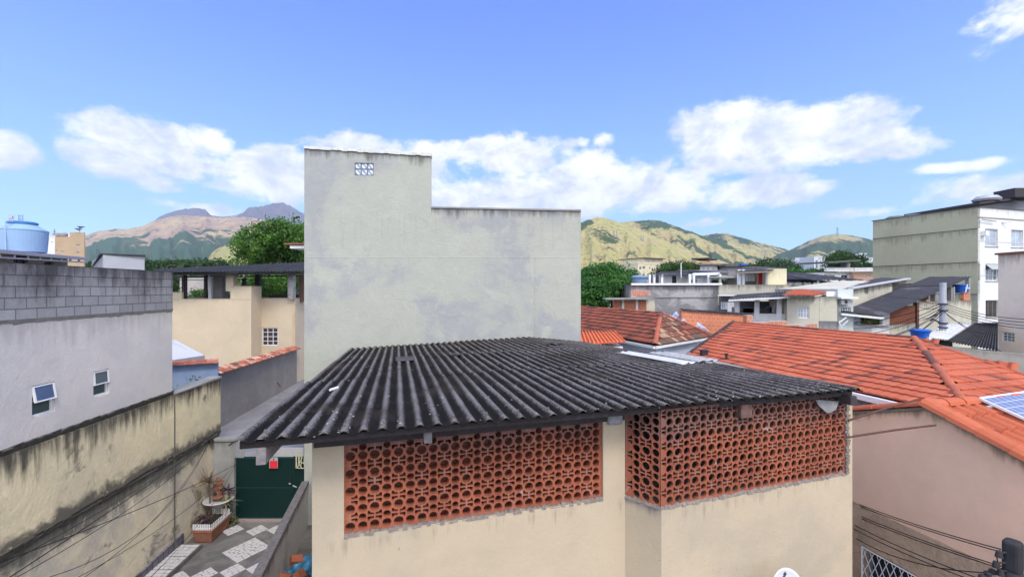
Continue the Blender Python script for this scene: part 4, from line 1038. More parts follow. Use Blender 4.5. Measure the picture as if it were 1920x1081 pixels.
for s in (1,-1):
    i = -20
    while i < 40:
        x0 = wr[0]+i*st_; pts = []
        # line u = x0 + s*z/sl_, clipped to the frame
        for q in range(61):
            z = wr[2]+H_*q/60; u = x0+s*(z-wr[2])/sl_ if s > 0 else x0+(H_-(z-wr[2]))/sl_
            if wr[0] <= u <= wr[1]: pts.append(GW.pt(u,z,o1+(.0 if s>0 else .012)))
        if len(pts) > 3: m_.tube([pts[0],pts[-1]], .007, 5)
        i += 1
m_.build('diamond_grille', white_p, gh)
rdir = Vector((inn.x,inn.y,0)).normalized()
PK = GW.pt(pk[0],pk[1]+.03,.06); RR = GW.pt(uR,zR+.03,.06); LL = GW.pt(uL,zL+.03,.06)
EX = rdir*9
MB().prism([PK,PK+EX,RR+EX,RR], (0,0,-.04)).build('roof_deck', concrete, gh)
MB().prism([LL,LL+EX,PK+EX,PK], (0,0,-.04)).build('roof_deck', concrete, gh)
tiled([PK,PK+EX,RR+EX,RR], rdir, tileclean, gh, name='roof', tw=.235, tl=.40, amp=.055, step=.035, seed=2)
tiled([PK,PK+EX,LL+EX,LL], rdir, tileclean, gh, name='roof', tw=.235, tl=.40, amp=.055, step=.035, seed=3)
caps((RR+Vector((0,0,.0)),PK+Vector((0,0,0))), tileclean, gh, r=.155, seg=.42, name='verge_tile', lift=.05)
caps((LL,PK), tileclean, gh, r=.10, seg=.42, name='verge_tile', lift=.03)
caps((PK+EX,PK), tileclean, gh, r=.13, seg=.40, lift=.03)
# solar panel
def rayplane(px, py, P0, N):
    d_ = Vector(((px-960)/F,1,(540-py)/F)); o_ = Vector((0,0,EYE)); return o_+d_*((Vector(P0)-o_).dot(N)/d_.dot(N))
N1 = (PK+EX-PK).cross(RR-PK).normalized(); N1 = -N1 if N1.z < 0 else N1
Pp = PK+N1*.13
c0 = rayplane(1835,745,Pp,N1); c1 = rayplane(1920,733,Pp,N1); c2 = rayplane(1920,789,Pp,N1)
d1 = (c1-c0).normalized(); d2 = (c2-c0); d2 = (d2-d1*d2.dot(d1)).normalized()
sp = thing('solar_panel', 'white framed solar panel tilted on the orange tiles of the pink gable house', 'solar panel', (c0.x,c0.y,c0.z))
pvm, t, b = newmat('solar_cells'); U = t.sep(t.uv())
def grid_line(v, w_): return t.ss(t.m('ABSOLUTE', t.m('SUBTRACT', t.m('FRACT', v), .5)), .5-w_, .5-w_*.5)
ln = t.m('MAXIMUM', grid_line(U[0],.05), grid_line(U[1],.05))
t.put(b.inputs['Base Color'], t.mix(ln, (.17,.195,.31), (.55,.58,.66))); b.inputs['Roughness'].default_value = .18; b.inputs['Specular IOR Level'].default_value = .6
W1, W2 = 2.0, 1.0
def sp_pt(a, b_, h=0): return c0+d1*a+d2*b_+N1*h
m_ = MB(); i0 = len(m_.v); m_.face([sp_pt(.03,.03),sp_pt(W1-.03,.03),sp_pt(W1-.03,W2-.03),sp_pt(.03,W2-.03)], [(0,0),(12,0),(12,6),(0,6)])
o = m_.build('cells', pvm, sp, recalc=False)
if o.data.polygons[0].normal.z < 0: o.data.flip_normals()
solidify(o,.012)
m_ = MB()
for (a,b_,c_,d_) in ((0,W1,0,.03),(0,W1,W2-.03,W2),(0,.03,.03,W2-.03),(W1-.03,W1,.03,W2-.03)):
    m_.hexa([sp_pt(a,c_,-.03),sp_pt(b_,c_,-.03),sp_pt(b_,d_,-.03),sp_pt(a,d_,-.03)],[sp_pt(a,c_,.012),sp_pt(b_,c_,.012),sp_pt(b_,d_,.012),sp_pt(a,d_,.012)])
m_.build('frame', white_p, sp)
m_ = MB()
for bb in (.2,.8): m_.beam(sp_pt(-.12,bb,-.055), sp_pt(W1,bb,-.055), .04, .04, up=N1)
m_.build('rail', steel, sp)
# service pole and wires in front of the pink wall
pp = at(1899,1011,6.2); pz = pp.z
sp2 = thing('service_pole', 'squat black service pole with insulators in front of the pink wall', 'utility pole', (pp.x,pp.y,0))
dk = plain('black_weathered', (.035,.035,.042), .8, var=.4)
o = MB().box((pp.x,pp.y,pz-.22),(.19,.19,.44), rz=.5).build('head', dk, sp2); bevel(o,.05,3)
MB().tube([(pp.x,pp.y,0),(pp.x,pp.y,pz-.42)], .105, 14).build('post', dk, sp2, smooth=True)
for (dx_, dz_) in ((-.16,-.17),(-.14,-.42),(-.20,-.31)):
    m_ = MB(); m_.tube([(pp.x+dx_+.1,pp.y,pz+dz_),(pp.x+dx_-.06,pp.y-.02,pz+dz_+.01)], .014, 6); m_.tube([(pp.x+dx_-.05,pp.y-.02,pz+dz_-.05),(pp.x+dx_-.05,pp.y-.02,pz+dz_+.03)], [.045,.03], 10); m_.build('insulator', dk, sp2)
for (px, py) in ((1861,1068),(1842,1078),(1852,1072)):
    c_ = at(px,py,6.25); MB().lathe((c_.x,c_.y,c_.z-.03), [(.012,-.03),(.04,-.01),(.045,.03),(.02,.05)], 10).build('insulator', dk, sp2)
L0 = [(1598,938,1876,1028),(1598,941,1880,1034),(1598,958,1884,1062),(1598,962,1884,1066),(1598,978,1830,1081),(1598,986,1822,1086),(1598,1000,1845,1072)]
for i, (xa, ya, xb, yb) in enumerate(L0):
    a_ = at(xa-14, ya-5, 9.6); b_ = at(xb,yb,6.2)
    cable(a_, b_, .05 if i != 6 else .18, 'thin cables strung across the pink wall to the squat black pole', r=.008, group='cables on the pink wall')
m_ = MB(); pts = [at(1876,1028,6.2), at(1868,1040,6.2), at(1872,1055,6.2), at(1884,1066,6.2)]; tag(MB().tube(pts,.007,5).build('cable', cable_m, None), 'short slack loop of cable beside the black pole head', 'cable')
# cables crossing the courtyard, tied to the corner of the gate wall
anc = at(394,826,14.1)
tag(MB().box(anc,(.16,.1,.12)).build('cable_clamp', darkin, None), 'dark clamp holding the cables at the corner of the stained wall', 'clamp')
for i, (px, py, Y, s) in enumerate(((-60,1096,4.6,.10),(-40,1120,4.6,.25),(-30,1112,4.4,.05),(60,1140,5.5,.55),(20,1100,5.0,.8))):
    cable(anc+Vector((0,0,.01*i)), at(px,py,Y), s, 'thin black cables fanning out from the wall corner across the courtyard', r=.005 if i != 2 else .0065, group='cables over the courtyard')
anc2 = at(444,868,14.15)
for i, (px, py, Y, s) in enumerate(((-60,1075,4.6,.10),(70,1120,5.6,.28),(250,1110,7,.3))):
    cable(anc2+Vector((0,0,.02*i)), at(px,py,Y), s, 'thin black cables running from the gate across the stained wall', r=.0065 if i == 0 else .0045, group='cables from the gate')
# ================================================================ tall grey building behind the roof
TF = Face.xy((-7,14.5-.574), (5,14.5+.41))
tb = thing('tall_house', 'tall windowless pale grey rendered house with a stepped top and six glass blocks', 'house', (0,15,0))
ul, um, ur = TF.u(570.5), TF.u(808.5), TF.u(1089)
gb = TF.rect(665,700.5,305,328.5)
zpl, zpr = TF.z(810,388), TF.z(1088,393.5); zt1, zt2 = TF.z(568,277), TF.z(808,291)
body(TF, ul, um, 0, 11.5, 7, tower, tb, holes=[gb], zl=zt1, zr=zt2, reveal=.10, dd=(-.24,1))
body(TF, um, ur, 0, 9.8, 9, tower, tb, zl=zpl, zr=zpr, reveal=.10)
# white cap of the tower, thin cap of the parapet
m_ = MB(); n = 24; rr_ = random.Random(3)
for i in range(n):
    a = ul+(um-ul)*i/n; b_ = ul+(um-ul)*(i+1)/n; z0 = zt1+(zt2-zt1)*i/n; z1 = zt1+(zt2-zt1)*(i+1)/n; j = rr_.uniform(0,.03)
    m_.hexa([TF.pt(a,z0-.01-j,.035),TF.pt(b_,z1-.01-j,.035),TF.pt(b_,z1-.01-j,-.3),TF.pt(a,z0-.01-j,-.3)],[TF.pt(a,z0+.055+j*.7,.03),TF.pt(b_,z1+.055+j*.7,.03),TF.pt(b_,z1+.075,-.3),TF.pt(a,z0+.075,-.3)])
m_.build('tower_cap', plain('cap_white', (.56,.57,.55), .9, var=.25), tb)
m_ = MB(); m_.hexa([TF.pt(um,zpl-.03,.03),TF.pt(ur,zpr-.03,.03),TF.pt(ur,zpr-.03,-.25),TF.pt(um,zpl-.03,-.25)],[TF.pt(um,zpl+.02,.03),TF.pt(ur,zpr+.02,.03),TF.pt(ur,zpr+.02,-.25),TF.pt(um,zpl+.02,-.25)])
m_.build('parapet_cap', concrete, tb)
# glass blocks
gbm, t, b = newmat('glass_block'); P = t.pos(); wv_ = t.new('ShaderNodeTexWave'); t.put(wv_.inputs['Vector'], P); wv_.inputs['Scale'].default_value = 3.5; wv_.inputs['Distortion'].default_value = 3; wv_.bands_direction = 'DIAGONAL'
t.put(b.inputs['Base Color'], t.mix(wv_.outputs[1], (.22,.27,.36), (.72,.76,.84))); b.inputs['Roughness'].default_value = .15
u0,u1,z0,z1 = gb; frm = MB(); g_ = .02
for i in range(3):
    for j in range(2):
        a = u0+(u1-u0)*i/3; b_ = u0+(u1-u0)*(i+1)/3; c_ = z0+(z1-z0)*j/2; d_ = z0+(z1-z0)*(j+1)/2
        o = MB().hexa([TF.pt(a+g_,c_+g_,-.02),TF.pt(b_-g_,c_+g_,-.02),TF.pt(b_-g_,c_+g_,-.09),TF.pt(a+g_,c_+g_,-.09)],[TF.pt(a+g_,d_-g_,-.02),TF.pt(b_-g_,d_-g_,-.02),TF.pt(b_-g_,d_-g_,-.09),TF.pt(a+g_,d_-g_,-.09)]).build('glass_block', gbm, tb)
        bevel(o, .018, 2)
m_ = MB().hexa([TF.pt(u0,z0,-.035),TF.pt(u1,z0,-.035),TF.pt(u1,z0,-.10),TF.pt(u0,z0,-.10)],[TF.pt(u0,z1,-.035),TF.pt(u1,z1,-.035),TF.pt(u1,z1,-.10),TF.pt(u0,z1,-.10)])
m_.build('block_joints', plain('blue_grout', (.17,.20,.26), .8), tb)
# vertical join, pipe and small side eave
m_ = MB(); uu = TF.u(1003); m_.hexa([TF.pt(uu,4,.012),TF.pt(uu+.03,4,.012),TF.pt(uu+.03,4,-.01),TF.pt(uu,4,-.01)],[TF.pt(uu,8.3,.012),TF.pt(uu+.03,8.3,.012),TF.pt(uu+.03,8.3,-.01),TF.pt(uu,8.3,-.01)])
u2 = TF.u(573); ua_ = TF.u(1086)
m_.hexa([TF.pt(u2,8.25,.006),TF.pt(ua_,8.3,.006),TF.pt(ua_,8.3,-.01),TF.pt(u2,8.25,-.01)],[TF.pt(u2,8.268,.001),TF.pt(ua_,8.318,.001),TF.pt(ua_,8.318,-.01),TF.pt(u2,8.268,-.01)])
m_.build('render_joint', tower, tb)
e0 = at(545,460,15.2); m_ = MB().box((e0.x+.35,15.6,e0.z-.04),(.75,.8,.10)); m_.build('side_eave', whitew, tb)
m_ = MB().box((e0.x+.22,15.6,e0.z+.06),(.85,.9,.05)); m_.build('eave_tile', terracotta, tb)
# a lower drop of the left corner is open to the lane: its return wall
# ================================================================ yellow house with the roof terrace (left, middle distance)
yh = thing('yellow_house', 'pale yellow house with a roof terrace under a long dark corrugated canopy', 'house', (-21,36,0))
YF = Face(300,33.4,470.5,33.6); YS = Face(470.5,33.6,490,35.0); YR = Face(490,35.0,553,35.0)
uA, uB = YF.u(318), YF.u(470.5)
zf = 7.3-19.5/F*33.5
body(YF, YF.u(260), uB, 0, zf, 6, housey, yh, reveal=.2)
# raised bit of parapet
body(YF, YF.u(432), uB, zf+.002, zf+.95, .35, housey, yh, reveal=.2, name='parapet')
slab(MB(), YF, YF.u(290), YF.u(341), zf+.002, zf+.50, 0, .2).build('parapet', housey, yh)
YS.n = Vector((YS.d.y,-YS.d.x)); YS.n = YS.n if YS.n.x > 0 else -YS.n
slab(MB(), YS, 0.0, YS.L, 0, zf+.95, 0.02, .2).build('wall', housey, yh)
yw = YR.rect(490.8,521.5,613.5,647)
ur_ = YR.u(553)
body(YR, .0, ur_, 0, zf+.02, 6, housey, yh, holes=[(yw[0]+.02,yw[1],yw[2],yw[3])], reveal=.18)
YQ = Face(553,35.0,575,41.5); YQ.n = Vector((YQ.d.y,-YQ.d.x)); YQ.n = YQ.n if YQ.n.x > 0 else -YQ.n
slab(MB(), YQ, .0, YQ.L, 0, zf+.02, .03, .2).build('wall', plaster('yellow_shaded_side', (.56,.43,.29), (.48,.37,.26), .5, fine=.06), yh)  # darker copy of the house render: shade of this side put into the colour
window(YR, (yw[0]+.02,yw[1],yw[2],yw[3]), yh, 3, 4, fw=.07, pm=glassy('dusk_glass',(.05,.035,.05)), back=.05)
# terrace: posts, canopy, far parapet
zc = lambda px, py, Y: 7.3+(540-py)/F*Y
def post(px, py0, py1, Y, w_, mat, name='post', par=yh):
    a = at(px,py0,Y); b_ = at(px,py1,Y); return MB().box((a.x,a.y,(a.z+b_.z)/2),(w_,w_,abs(a.z-b_.z))).build(name, mat, par)
dkst = plain('dark_steel', (.045,.04,.045), .6, .2, .2)
post(344,512,566,33.9,.16,dkst); post(349,512,566,34.6,.12,dkst); post(395,512,562,34.3,.22,plain('pvc_grey',(.50,.50,.52),.5)); post(386,512,562,36.5,.2,dkst); post(413,515,562,37.5,.8,concrete); post(424,515,562,38,.25,dkst)
post(434.5,513,545,33.9,.55,housey,'pillar'); post(547,505,560,34.9,.42,plaster('worn_pillar',(.42,.40,.38),(.25,.24,.23),2,fine=.2),'pillar'); post(484,514,545,38,.35,dkst); post(458,520,550,40,.25,dkst); post(567,514,565,36,.4,plain('brown_post',(.14,.085,.07),.8),'pillar')
nf = Vector((0,1,0))
c00 = at(280,510,31.5); c10 = at(569,508,33.5); c11 = at(600,489,41.5); c01 = at(300,503.5,41)
corrugated(c00, c10, c11, c01, fibre_black, yh, 'canopy', pitch=.30, amp=.04, rows=(0,.5,1), seed=5, per=5, waves=42)
m_ = MB()
for v in (.03,.3,.6,.95):
    a = c00.lerp(c01,v)-Vector((0,0,.16)); b_ = c10.lerp(c11,v)-Vector((0,0,.16)); m_.beam(a,b_,.08,.14)
for u in (.2,.38,.55,.75,.93):
    a = c00.lerp(c10,u)-Vector((0,0,.30)); b_ = c01.lerp(c11,u)-Vector((0,0,.30)); m_.beam(a,b_,.10,.12)
m_.build('canopy_frame', dkst, yh)
m_ = MB(); a = at(300,520,40); b_ = at(575,516,40); m_.beam(a,b_,.1,.1); m_.beam(at(300,524,40), at(575,523,40),.06,.06); m_.build('canopy_frame', dkst, yh)
m_ = MB().beam(at(505,558,36.8), at(575,556,36.8), .1, .5); m_.build('terrace_rail', dkst, yh)
# house seen through the terrace
hb = thing('neighbour_house', 'pale stone coloured house seen through the terrace of the yellow house', 'house', at(370,540,60)-Vector((0,0,7)))
HF = Face(300,60,470,60); body(HF, HF.u(337), HF.u(455), 0, zc(0,520,60), 6, plaster('stone_far',(.42,.38,.36),(.36,.33,.31),.6,fine=.1), hb, holes=[HF.rect(398,407,527,537),HF.rect(418,426,527,537)])
MB().box(at(380,548,56),(9,4,.12)).build('canopy', plain('lilac_sheet',(.27,.27,.34),.6), hb)
for r in (HF.rect(398,407,527,537),HF.rect(418,426,527,537)): window(HF, r, hb, 2, 1)
# grey wall across the lane with tiled coping
gf = thing('lane_wall', 'rough dark grey wall topped with a row of clay tiles across the lane', 'wall', (-16,29,0))
LF = Face(404,23.3,556.5,35.0); LF.n = Vector((1,.1)).normalized()
za = 7.3-158/F*23.6; zb_ = 7.3-113/F*35
slab(MB(), LF, 0, LF.L, 0, za, 0, .3, zl=za-.0, zr=zb_).build('wall', fencegrey, gf)
P0 = LF.pt(0,za+.02,.22); P1 = LF.pt(LF.L,zb_+.02,.22); P2 = LF.pt(LF.L,zb_+.20,-.28); P3 = LF.pt(0,za+.20,-.28)
tiled([P0,P1,P2,P3], P1-P0, tilefar, gf, name='tile_coping', tw=.24, tl=.30, amp=.05, step=.03, seed=4)
tag(MB().beam(at(520,716,29), at(526,724,28.5), .05, .05).build('bracket', rust, None), 'short dark stub sticking out of the rough grey lane wall', 'bracket')
# blue wall with tiled top, white canopy
bw = thing('blue_wall', 'short blue wall with clay tiles along its top behind the yellow boundary wall', 'wall', at(365,720,20)-Vector((0,0,2)))
BW = Face(300,19.5,409,20.5); zt = 7.3-142/F*20
slab(MB(), BW, 0, BW.L, 0, zt, 0, .25).build('wall', bluep, bw)
p0,p1,p2,p3 = BW.pt(0,zt+.01,.2),BW.pt(BW.L,zt+.01,.2),BW.pt(BW.L,zt+.14,-.3),BW.pt(0,zt+.14,-.3)
tiled([p0,p1,p2,p3], p1-p0, tilefar, bw, name='tile_coping', tw=.42, tl=.28, amp=.02, step=.02, seed=6)
wc = thing('white_awning', 'plain white sloping awning between the lilac house and the yellow house', 'awning', at(350,670,24))
q0,q1,q2,q3 = at(300,677,23.5), at(382,667,25), at(322,633,28), at(280,633,28)
q2 = at(326,636,30); MB().prism([at(290,679,22.5), at(383,665,25.5), at(330,637,30), at(290,630,29)], (0,0,-.06)).build('sheet', plain('awning_white',(.55,.56,.60),.6,var=.05), wc)
MB().beam(at(290,683,22.5), at(383,669,25.5), .06, .22).build('valance', plain('awning_edge',(.38,.38,.42),.7), wc)
fp = MB(); rr_ = random.Random(12); c_ = at(368,722,19); foliage(fp, [(c_.x,c_.y,c_.z+.1,.55,.3,.35),(c_.x-.9,c_.y,c_.z-.25,.4,.3,.25)], 34, 7, .05, .10, rr_)
tag(fp.build('shrub', plain('dusty_leaf',(.10,.13,.06),.8,var=.4), None, recalc=False), 'thin dusty shrub in front of the blue wall', 'shrub')
# ================================================================ things beyond the block parapet (far left)
rh = thing('tank_house', 'low house with a grey metal roof edge carrying the pale blue water tank', 'house', (-19,18,0))
RFc = Face.xy((-18.2,12),(-20.4,22.5)); RFc.n = Vector((1,.2)).normalized()
ra = Vector((-15.6,13.4)); rbv = Vector((-18.9,20.2))
EFc = Face.xy(ra, rbv); EFc.n = Vector((1,.45)).normalized()
RW = Face.xy(ra+Vector((-.7,0)), rbv+Vector((-.7,-.2))); RW.n = Vector((1,.45)).normalized()
zr_ = 7.3+66/F*16
hs = [(.6,1.5,8.15,8.5),(2.9,3.9,8.15,8.5),(5.2,6.0,8.1,8.4)]
slab(MB(), RW, 0, RW.L, 6, 8.62, 0, .2, holes=hs).build('wall', plaster('ochre_shade',(.30,.27,.20),fine=.06), rh)
for h in hs: window(RW, h, rh, 2, 1, fm=plain('brown_frame',(.10,.085,.075),.7))
m_ = MB(); za_ = lambda p: EYE+(540-p)/F
R0 = Vector((ra.x,ra.y,7.3+(540-466)/F*ra.y+.02)); R1_ = Vector((rbv.x,rbv.y,7.3+(540-483)/F*rbv.y))
dpt = Vector((-3.6,-1.2,.35))
corrugated(R0, R1_, R1_+dpt, R0+dpt, plain('zinc_sheet',(.30,.29,.32),.5,.2,.15), rh, 'roof', pitch=.2, amp=.018, seed=2, per=5)
MB().beam(R0-Vector((-.02,0,.06)), R1_-Vector((-.02,0,.06)), .05, .10).build('fascia', plain('fascia_grey',(.42,.40,.44),.6), rh)
MB().beam(R0-Vector((.05,0,.24)), R1_-Vector((.05,0,.20)), .05, .05).build('purlin', plain('fascia_grey',(.42,.40,.44),.6), rh)
for i in range(9): p = R0.lerp(R1_, i/9); MB().box((p.x-.04,p.y,p.z-.15),(.04,.06,.16)).build('roof_bracket', MATS['fascia_grey'], rh)
wt = thing('water_tank', 'large pale blue water tank with a sloping shoulder on the left roof', 'water tank', at(42,470,17))
c_ = at(43,472,17.2); rt_ = .70
MB().lathe(c_, [(rt_*.93,0),(rt_*.98,.5),(rt_,.78),(rt_*1.02,.80),(rt_*1.02,.82),(rt_*.55,1.03),(rt_*.55,1.06)], 40).build('tank_body', paletank, wt, smooth=False)
MB().lathe((c_.x,c_.y,c_.z+1.045), [(rt_*.56,0),(rt_*.60,.015),(rt_*.60,.07),(rt_*.5,.10),(rt_*.1,.13)], 36).build('tank_lid', plain('lid_blue',(.05,.19,.45),.45), wt)
MB().tube([at(11,470,16.5), at(10,432,16.5), at(10,414,16.5), at(16,413,16.6), at(24,416,16.8)], .022, 7).build('overflow_pipe', plain('pipe_blue',(.35,.45,.60),.5), wt)
m_ = MB()
for (x0,dy) in ((17,0),(21,1),(26,0)):
    m_.tube([at(x0,418,16.9), at(x0+rr_.uniform(-1,1),402-dy,16.9)], .012, 5)
for y_ in (404,408,413): m_.tube([at(16,y_,16.9), at(27,y_+1,16.9)], .014, 5)
m_.box(at(21,407,16.9),(.12,.06,.10)); tag(m_.build('rooftop_aerial', plain('aerial',(.45,.42,.46),.6), None), 'cluster of pinkish metal aerials above the tank lid', 'aerial')
m_ = MB()
for x0 in (35,43): m_.tube([at(x0,414,17.2), at(x0,401,17.2)], .010, 5)
for y_ in (404,407,410,412.5): m_.tube([at(34.5,y_,17.2), at(43.5,y_-.5,17.2)], .014, 5)
tag(m_.build('rooftop_rack', plain('rack',(.25,.33,.45),.6), None), 'small ladder-like rack above the tank lid', 'aerial')
hut = thing('roof_hut', 'grey metal sheet hut with a thin dark roof behind the block parapet', 'hut', at(230,510,17))
h0 = at(193,510,15.8); h1 = at(271,510,16.6); h2 = at(163,510,19.0)
def col(px, Y, z0, z1): k = (px-960)/F*Y; return (k,Y,z0),(k,Y,z1)
zt_ = 7.3+(540-477)/F*15.8; 
mbx = MB(); A_ = Vector((h0.x,15.8)); B_ = Vector((h1.x,16.6)); C_ = Vector((h2.x,19.0)); 
mbx.prism([(A_.x,A_.y,7.4),(B_.x,B_.y,7.4),(B_.x-2.3,B_.y+2.4,7.4),(C_.x+.2,C_.y,7.4)], (0,0,zt_-7.4)).build('sheet_wall', metal_sheet, hut)
m_ = MB().prism([(A_.x-.06,A_.y-.06,zt_),(B_.x+.08,B_.y-.06,zt_+.0),(B_.x-2.3,B_.y+2.5,zt_-.1),(C_.x,C_.y+.2,zt_-.33)], (0,0,.05)); m_.build('roof', dkst, hut)
m_ = MB().beam((A_.x-.02,A_.y-.02,7.4),(A_.x-.02,A_.y-.02,zt_), .05,.05); um_ = A_.lerp(B_,.52); m_.beam((um_.x,um_.y-.02,7.4),(um_.x,um_.y-.02,zt_),.03,.03); m_.build('corner_trim', plain('trim_grey',(.25,.25,.28),.6), hut)
# tan and white building far left
th_ = thing('tan_building', 'plain tan and white building beside the pale blue tank', 'building', at(120,540,62)-Vector((0,0,7)))
TA = Face(83,62,160,62); 
hs = [TA.rect(104.5,109,468,471.5),TA.rect(114,119,469,472.5),TA.rect(143.5,148.5,457,461),TA.rect(143.5,148.5,471,475)]
body(TA, TA.u(103), TA.u(158), 0, TA.z(130,443), 8, tan, th_, holes=hs, dd=(-1.05,1)); 
body(TA, TA.u(131), TA.u(158), TA.z(130,443)+.003, TA.z(130,435), 8, tan, th_, dd=(-1.05,1))
hw = [TA.rect(87.5,91,452,455),TA.rect(95.5,99,452,455)]
body(TA, TA.u(80), TA.u(102.7), 0, TA.z(95,441), 7, whitew, th_, holes=hw, dd=(-1.1,1))
for h in hs+hw: window(TA, h, th_, 2, 1, back=.05, fw=.04)
slab(MB(), TA, TA.u(121), TA.u(131), TA.z(125,443)+.01, TA.z(125,437), -.5, .3).build('parapet', whitew, th_)
gg = plain('gear_grey',(.30,.31,.35),.6)
m_ = MB(); m_.tube([at(149.5,436,62), at(149.5,426,62)], .06, 5); m_.lathe(at(151.5,427,62), [(.05,0),(.45,.2)], 12); m_.lathe(at(147,431,62), [(.05,0),(.45,.2)], 12); m_.build('rooftop_aerial', gg, th_)
m_ = MB(); m_.tube([at(102,440,61), at(102,429,61)], .08, 5); m_.tube([at(100,434,61), at(104,434,61)], .05, 5); m_.build('rooftop_mast', gg, th_)
for px in (107,111,119): MB().lathe(at(px,442.5,63), [(.42,0),(.5,.35),(.3,.55)], 10).build('roof_tank', gg, th_)
# ================================================================ right side: tiled roofs
oh = thing('orange_roof_house', 'long white house under a large bright orange tiled hip roof', 'house', (9,14,0))
Rn = at(1714,634,13.4); Rf = at(1375,604,20.6); E1 = at(1627,735,10.6)
Nf = (Rf-Rn).cross(E1-Rn).normalized(); Nf = -Nf if Nf.z < 0 else Nf
H1 = rayplane(1800,744,Rn,Nf); tt = (Rn.z-E1.z)/(Rn.z-H1.z); C1 = Rn+(H1-Rn)*tt
G1 = rayplane(1290,665,Rn,Nf); tt = (Rf.z-(E1.z-.05))/(Rf.z-G1.z); D1 = Rf+(G1-Rf)*tt
wdir = Vector((.9701,.2425,0)); best = None
for i in range(20,300):
    C2 = C1+wdir*(i*.05); 
    for f in [x/60 for x in range(10,61)]:
        p = Rn.lerp(C2,f); q = (960+F*p.x/p.y-1920)**2+(540-F*(p.z-EYE)/p.y-705)**2
        if best is None or q < best[0]: best = (q,C2.copy())
C2 = best[1]
RnB = C2+ (Rf-Rn); D2 = RnB
along1 = (Rf-Rn)
tiled([Rn,Rf,D1,C1], along1, tileor, oh, name='roof', tw=.19, tl=.31, amp=.005, step=.032, seed=7)
tiled([Rn,C1,C2], wdir, tileor, oh, name='roof', tw=.19, tl=.31, amp=.005, step=.032, seed=8)
tiled([Rn,Rf,D2,C2], along1, tileor, oh, name='roof', tw=.25, tl=.42, amp=.03, step=.03, seed=9)
m_ = MB(); dz = Vector((0,0,-.06)); m_.face([Rn+dz,Rf+dz,D1+dz,C1+dz]); m_.face([Rn+dz,C1+dz,C2+dz]); m_.face([Rn+dz,Rf+dz,D2+dz,C2+dz]); m_.build('roof_deck', wood_dark, oh, recalc=False)
tcap = tilemat('ridge_tiles', (.46,.13,.07), (.36,.11,.065), (.08,.05,.045), .80, .55)
caps((Rf,Rn), tcap, oh, r=.07); caps((C1,Rn), tcap, oh, r=.085); caps((C2,Rn), tcap, oh, r=.075); caps((D1,Rf), tilemat('dark_ridge',(.12,.055,.045),(.08,.045,.04),(.03,.03,.03),.7,.6), oh, r=.09)
OF = Face.xy((C1.x+.35,C1.y+.25),(D1.x+.35,D1.y+.3)); OF.n = Vector((-1,-.25)).normalized()
slab(MB(), OF, 0, OF.L, 0, E1.z-.08, 0, .2).build('wall', plaster('pale_blue_wall',(.52,.56,.66),(.46,.50,.58),.5,fine=.05), oh)
m_ = MB().beam(C1+Vector((-.10,0,-.10)), D1+Vector((-.10,0,-.06)), .12, .12).build('gutter', white_p, oh)
FF = Face.xy((C1.x+.3,C1.y+.45),(C2.x-.3,C2.y+.1)); slab(MB(), FF, 0, FF.L, 0, E1.z-.1, 0, .2).build('wall', whitew, oh)
ck = at(1320,662,16.5); m_ = MB().box(ck,(.24,.2,.20)); m_.box(ck+Vector((.0,0,.12)),(.30,.26,.04)); bevel(m_.build('chimney', dk, oh), .02)
c2_ = at(1362,667,15.4); MB().lathe(c2_, [(.04,-.1),(.04,.05),(.07,.06),(.06,.10)], 10).build('vent_pipe', dk, oh)
# old brown hip roof
bh = thing('brown_roof_house', 'white house under an old brown patchy tiled hip roof', 'house', (5.5,20,0))
Z1 = 6.10; Z0 = 5.02
A1 = at(1239,587,F*(EYE-Z1)/47); A0 = at(1060,573,31)
A0.z = Z1; Nc = at(1228,646,F*(EYE-Z0)/106); rd = (A0-A1); rd.z = 0; rd.normalize()
Nl = Nc+rd*14; Rc = at(1338,628,F*(EYE-Z0)/88)
tiled([A1,A0,Nl,Nc], rd, tilebr2, bh, name='roof', tw=.21, tl=.33, amp=.022, step=.04, seed=11)
tiled([A1,Nc,Rc], (Rc-Nc), tilebr, bh, name='roof', tw=.21, tl=.33, amp=.022, step=.04, seed=12)
caps((Nc,A1), tcap, bh, r=.10); caps((A0,A1), tcap, bh, r=.09); caps((Rc,A1), tcap, bh, r=.08)
m_ = MB(); m_.face([A1+dz,A0+dz,Nl+dz,Nc+dz]); m_.face([A1+dz,Nc+dz,Rc+dz]); m_.build('roof_deck', wood_dark, bh, recalc=False)
for (a,b_) in ((Nc,Nl),(Nc,Rc)):
    MB().beam(a+Vector((0,.0,-.10)), b_+Vector((0,.0,-.10)), .14, .10).build('gutter', white_p, bh)
    f = Face.xy((a.x+.15,a.y+.35),(b_.x+.15,b_.y+.35)); slab(MB(), f, 0, f.L, 0, Z0-.08, 0, .2).build('wall', MATS['pale_blue_wall'], bh)
# bright orange corrugated lean-to
lr = thing('lean_to', 'small lean-to with a bright orange corrugated roof beside the tall grey house', 'shed', at(1120,640,18)-Vector((0,0,5)))
q00, q10, q11, q01 = at(1062,648,16.6), at(1174,640,17.2), at(1150,618.5,19.6), at(1062,620,19.6)
corrugated(q00,q10,q11,q01, fibre_orange, lr, 'roof', pitch=.16, amp=.03, seed=4, waves=15, rows=(0,1))
MB().prism([(q00.x,q00.y+.1,0),(q10.x-.1,q10.y+.1,0),(q11.x-.1,q11.y,0),(q01.x,q01.y,0)], (0,0,min(q00.z,q10.z)-.1)).build('wall', whitew, lr)
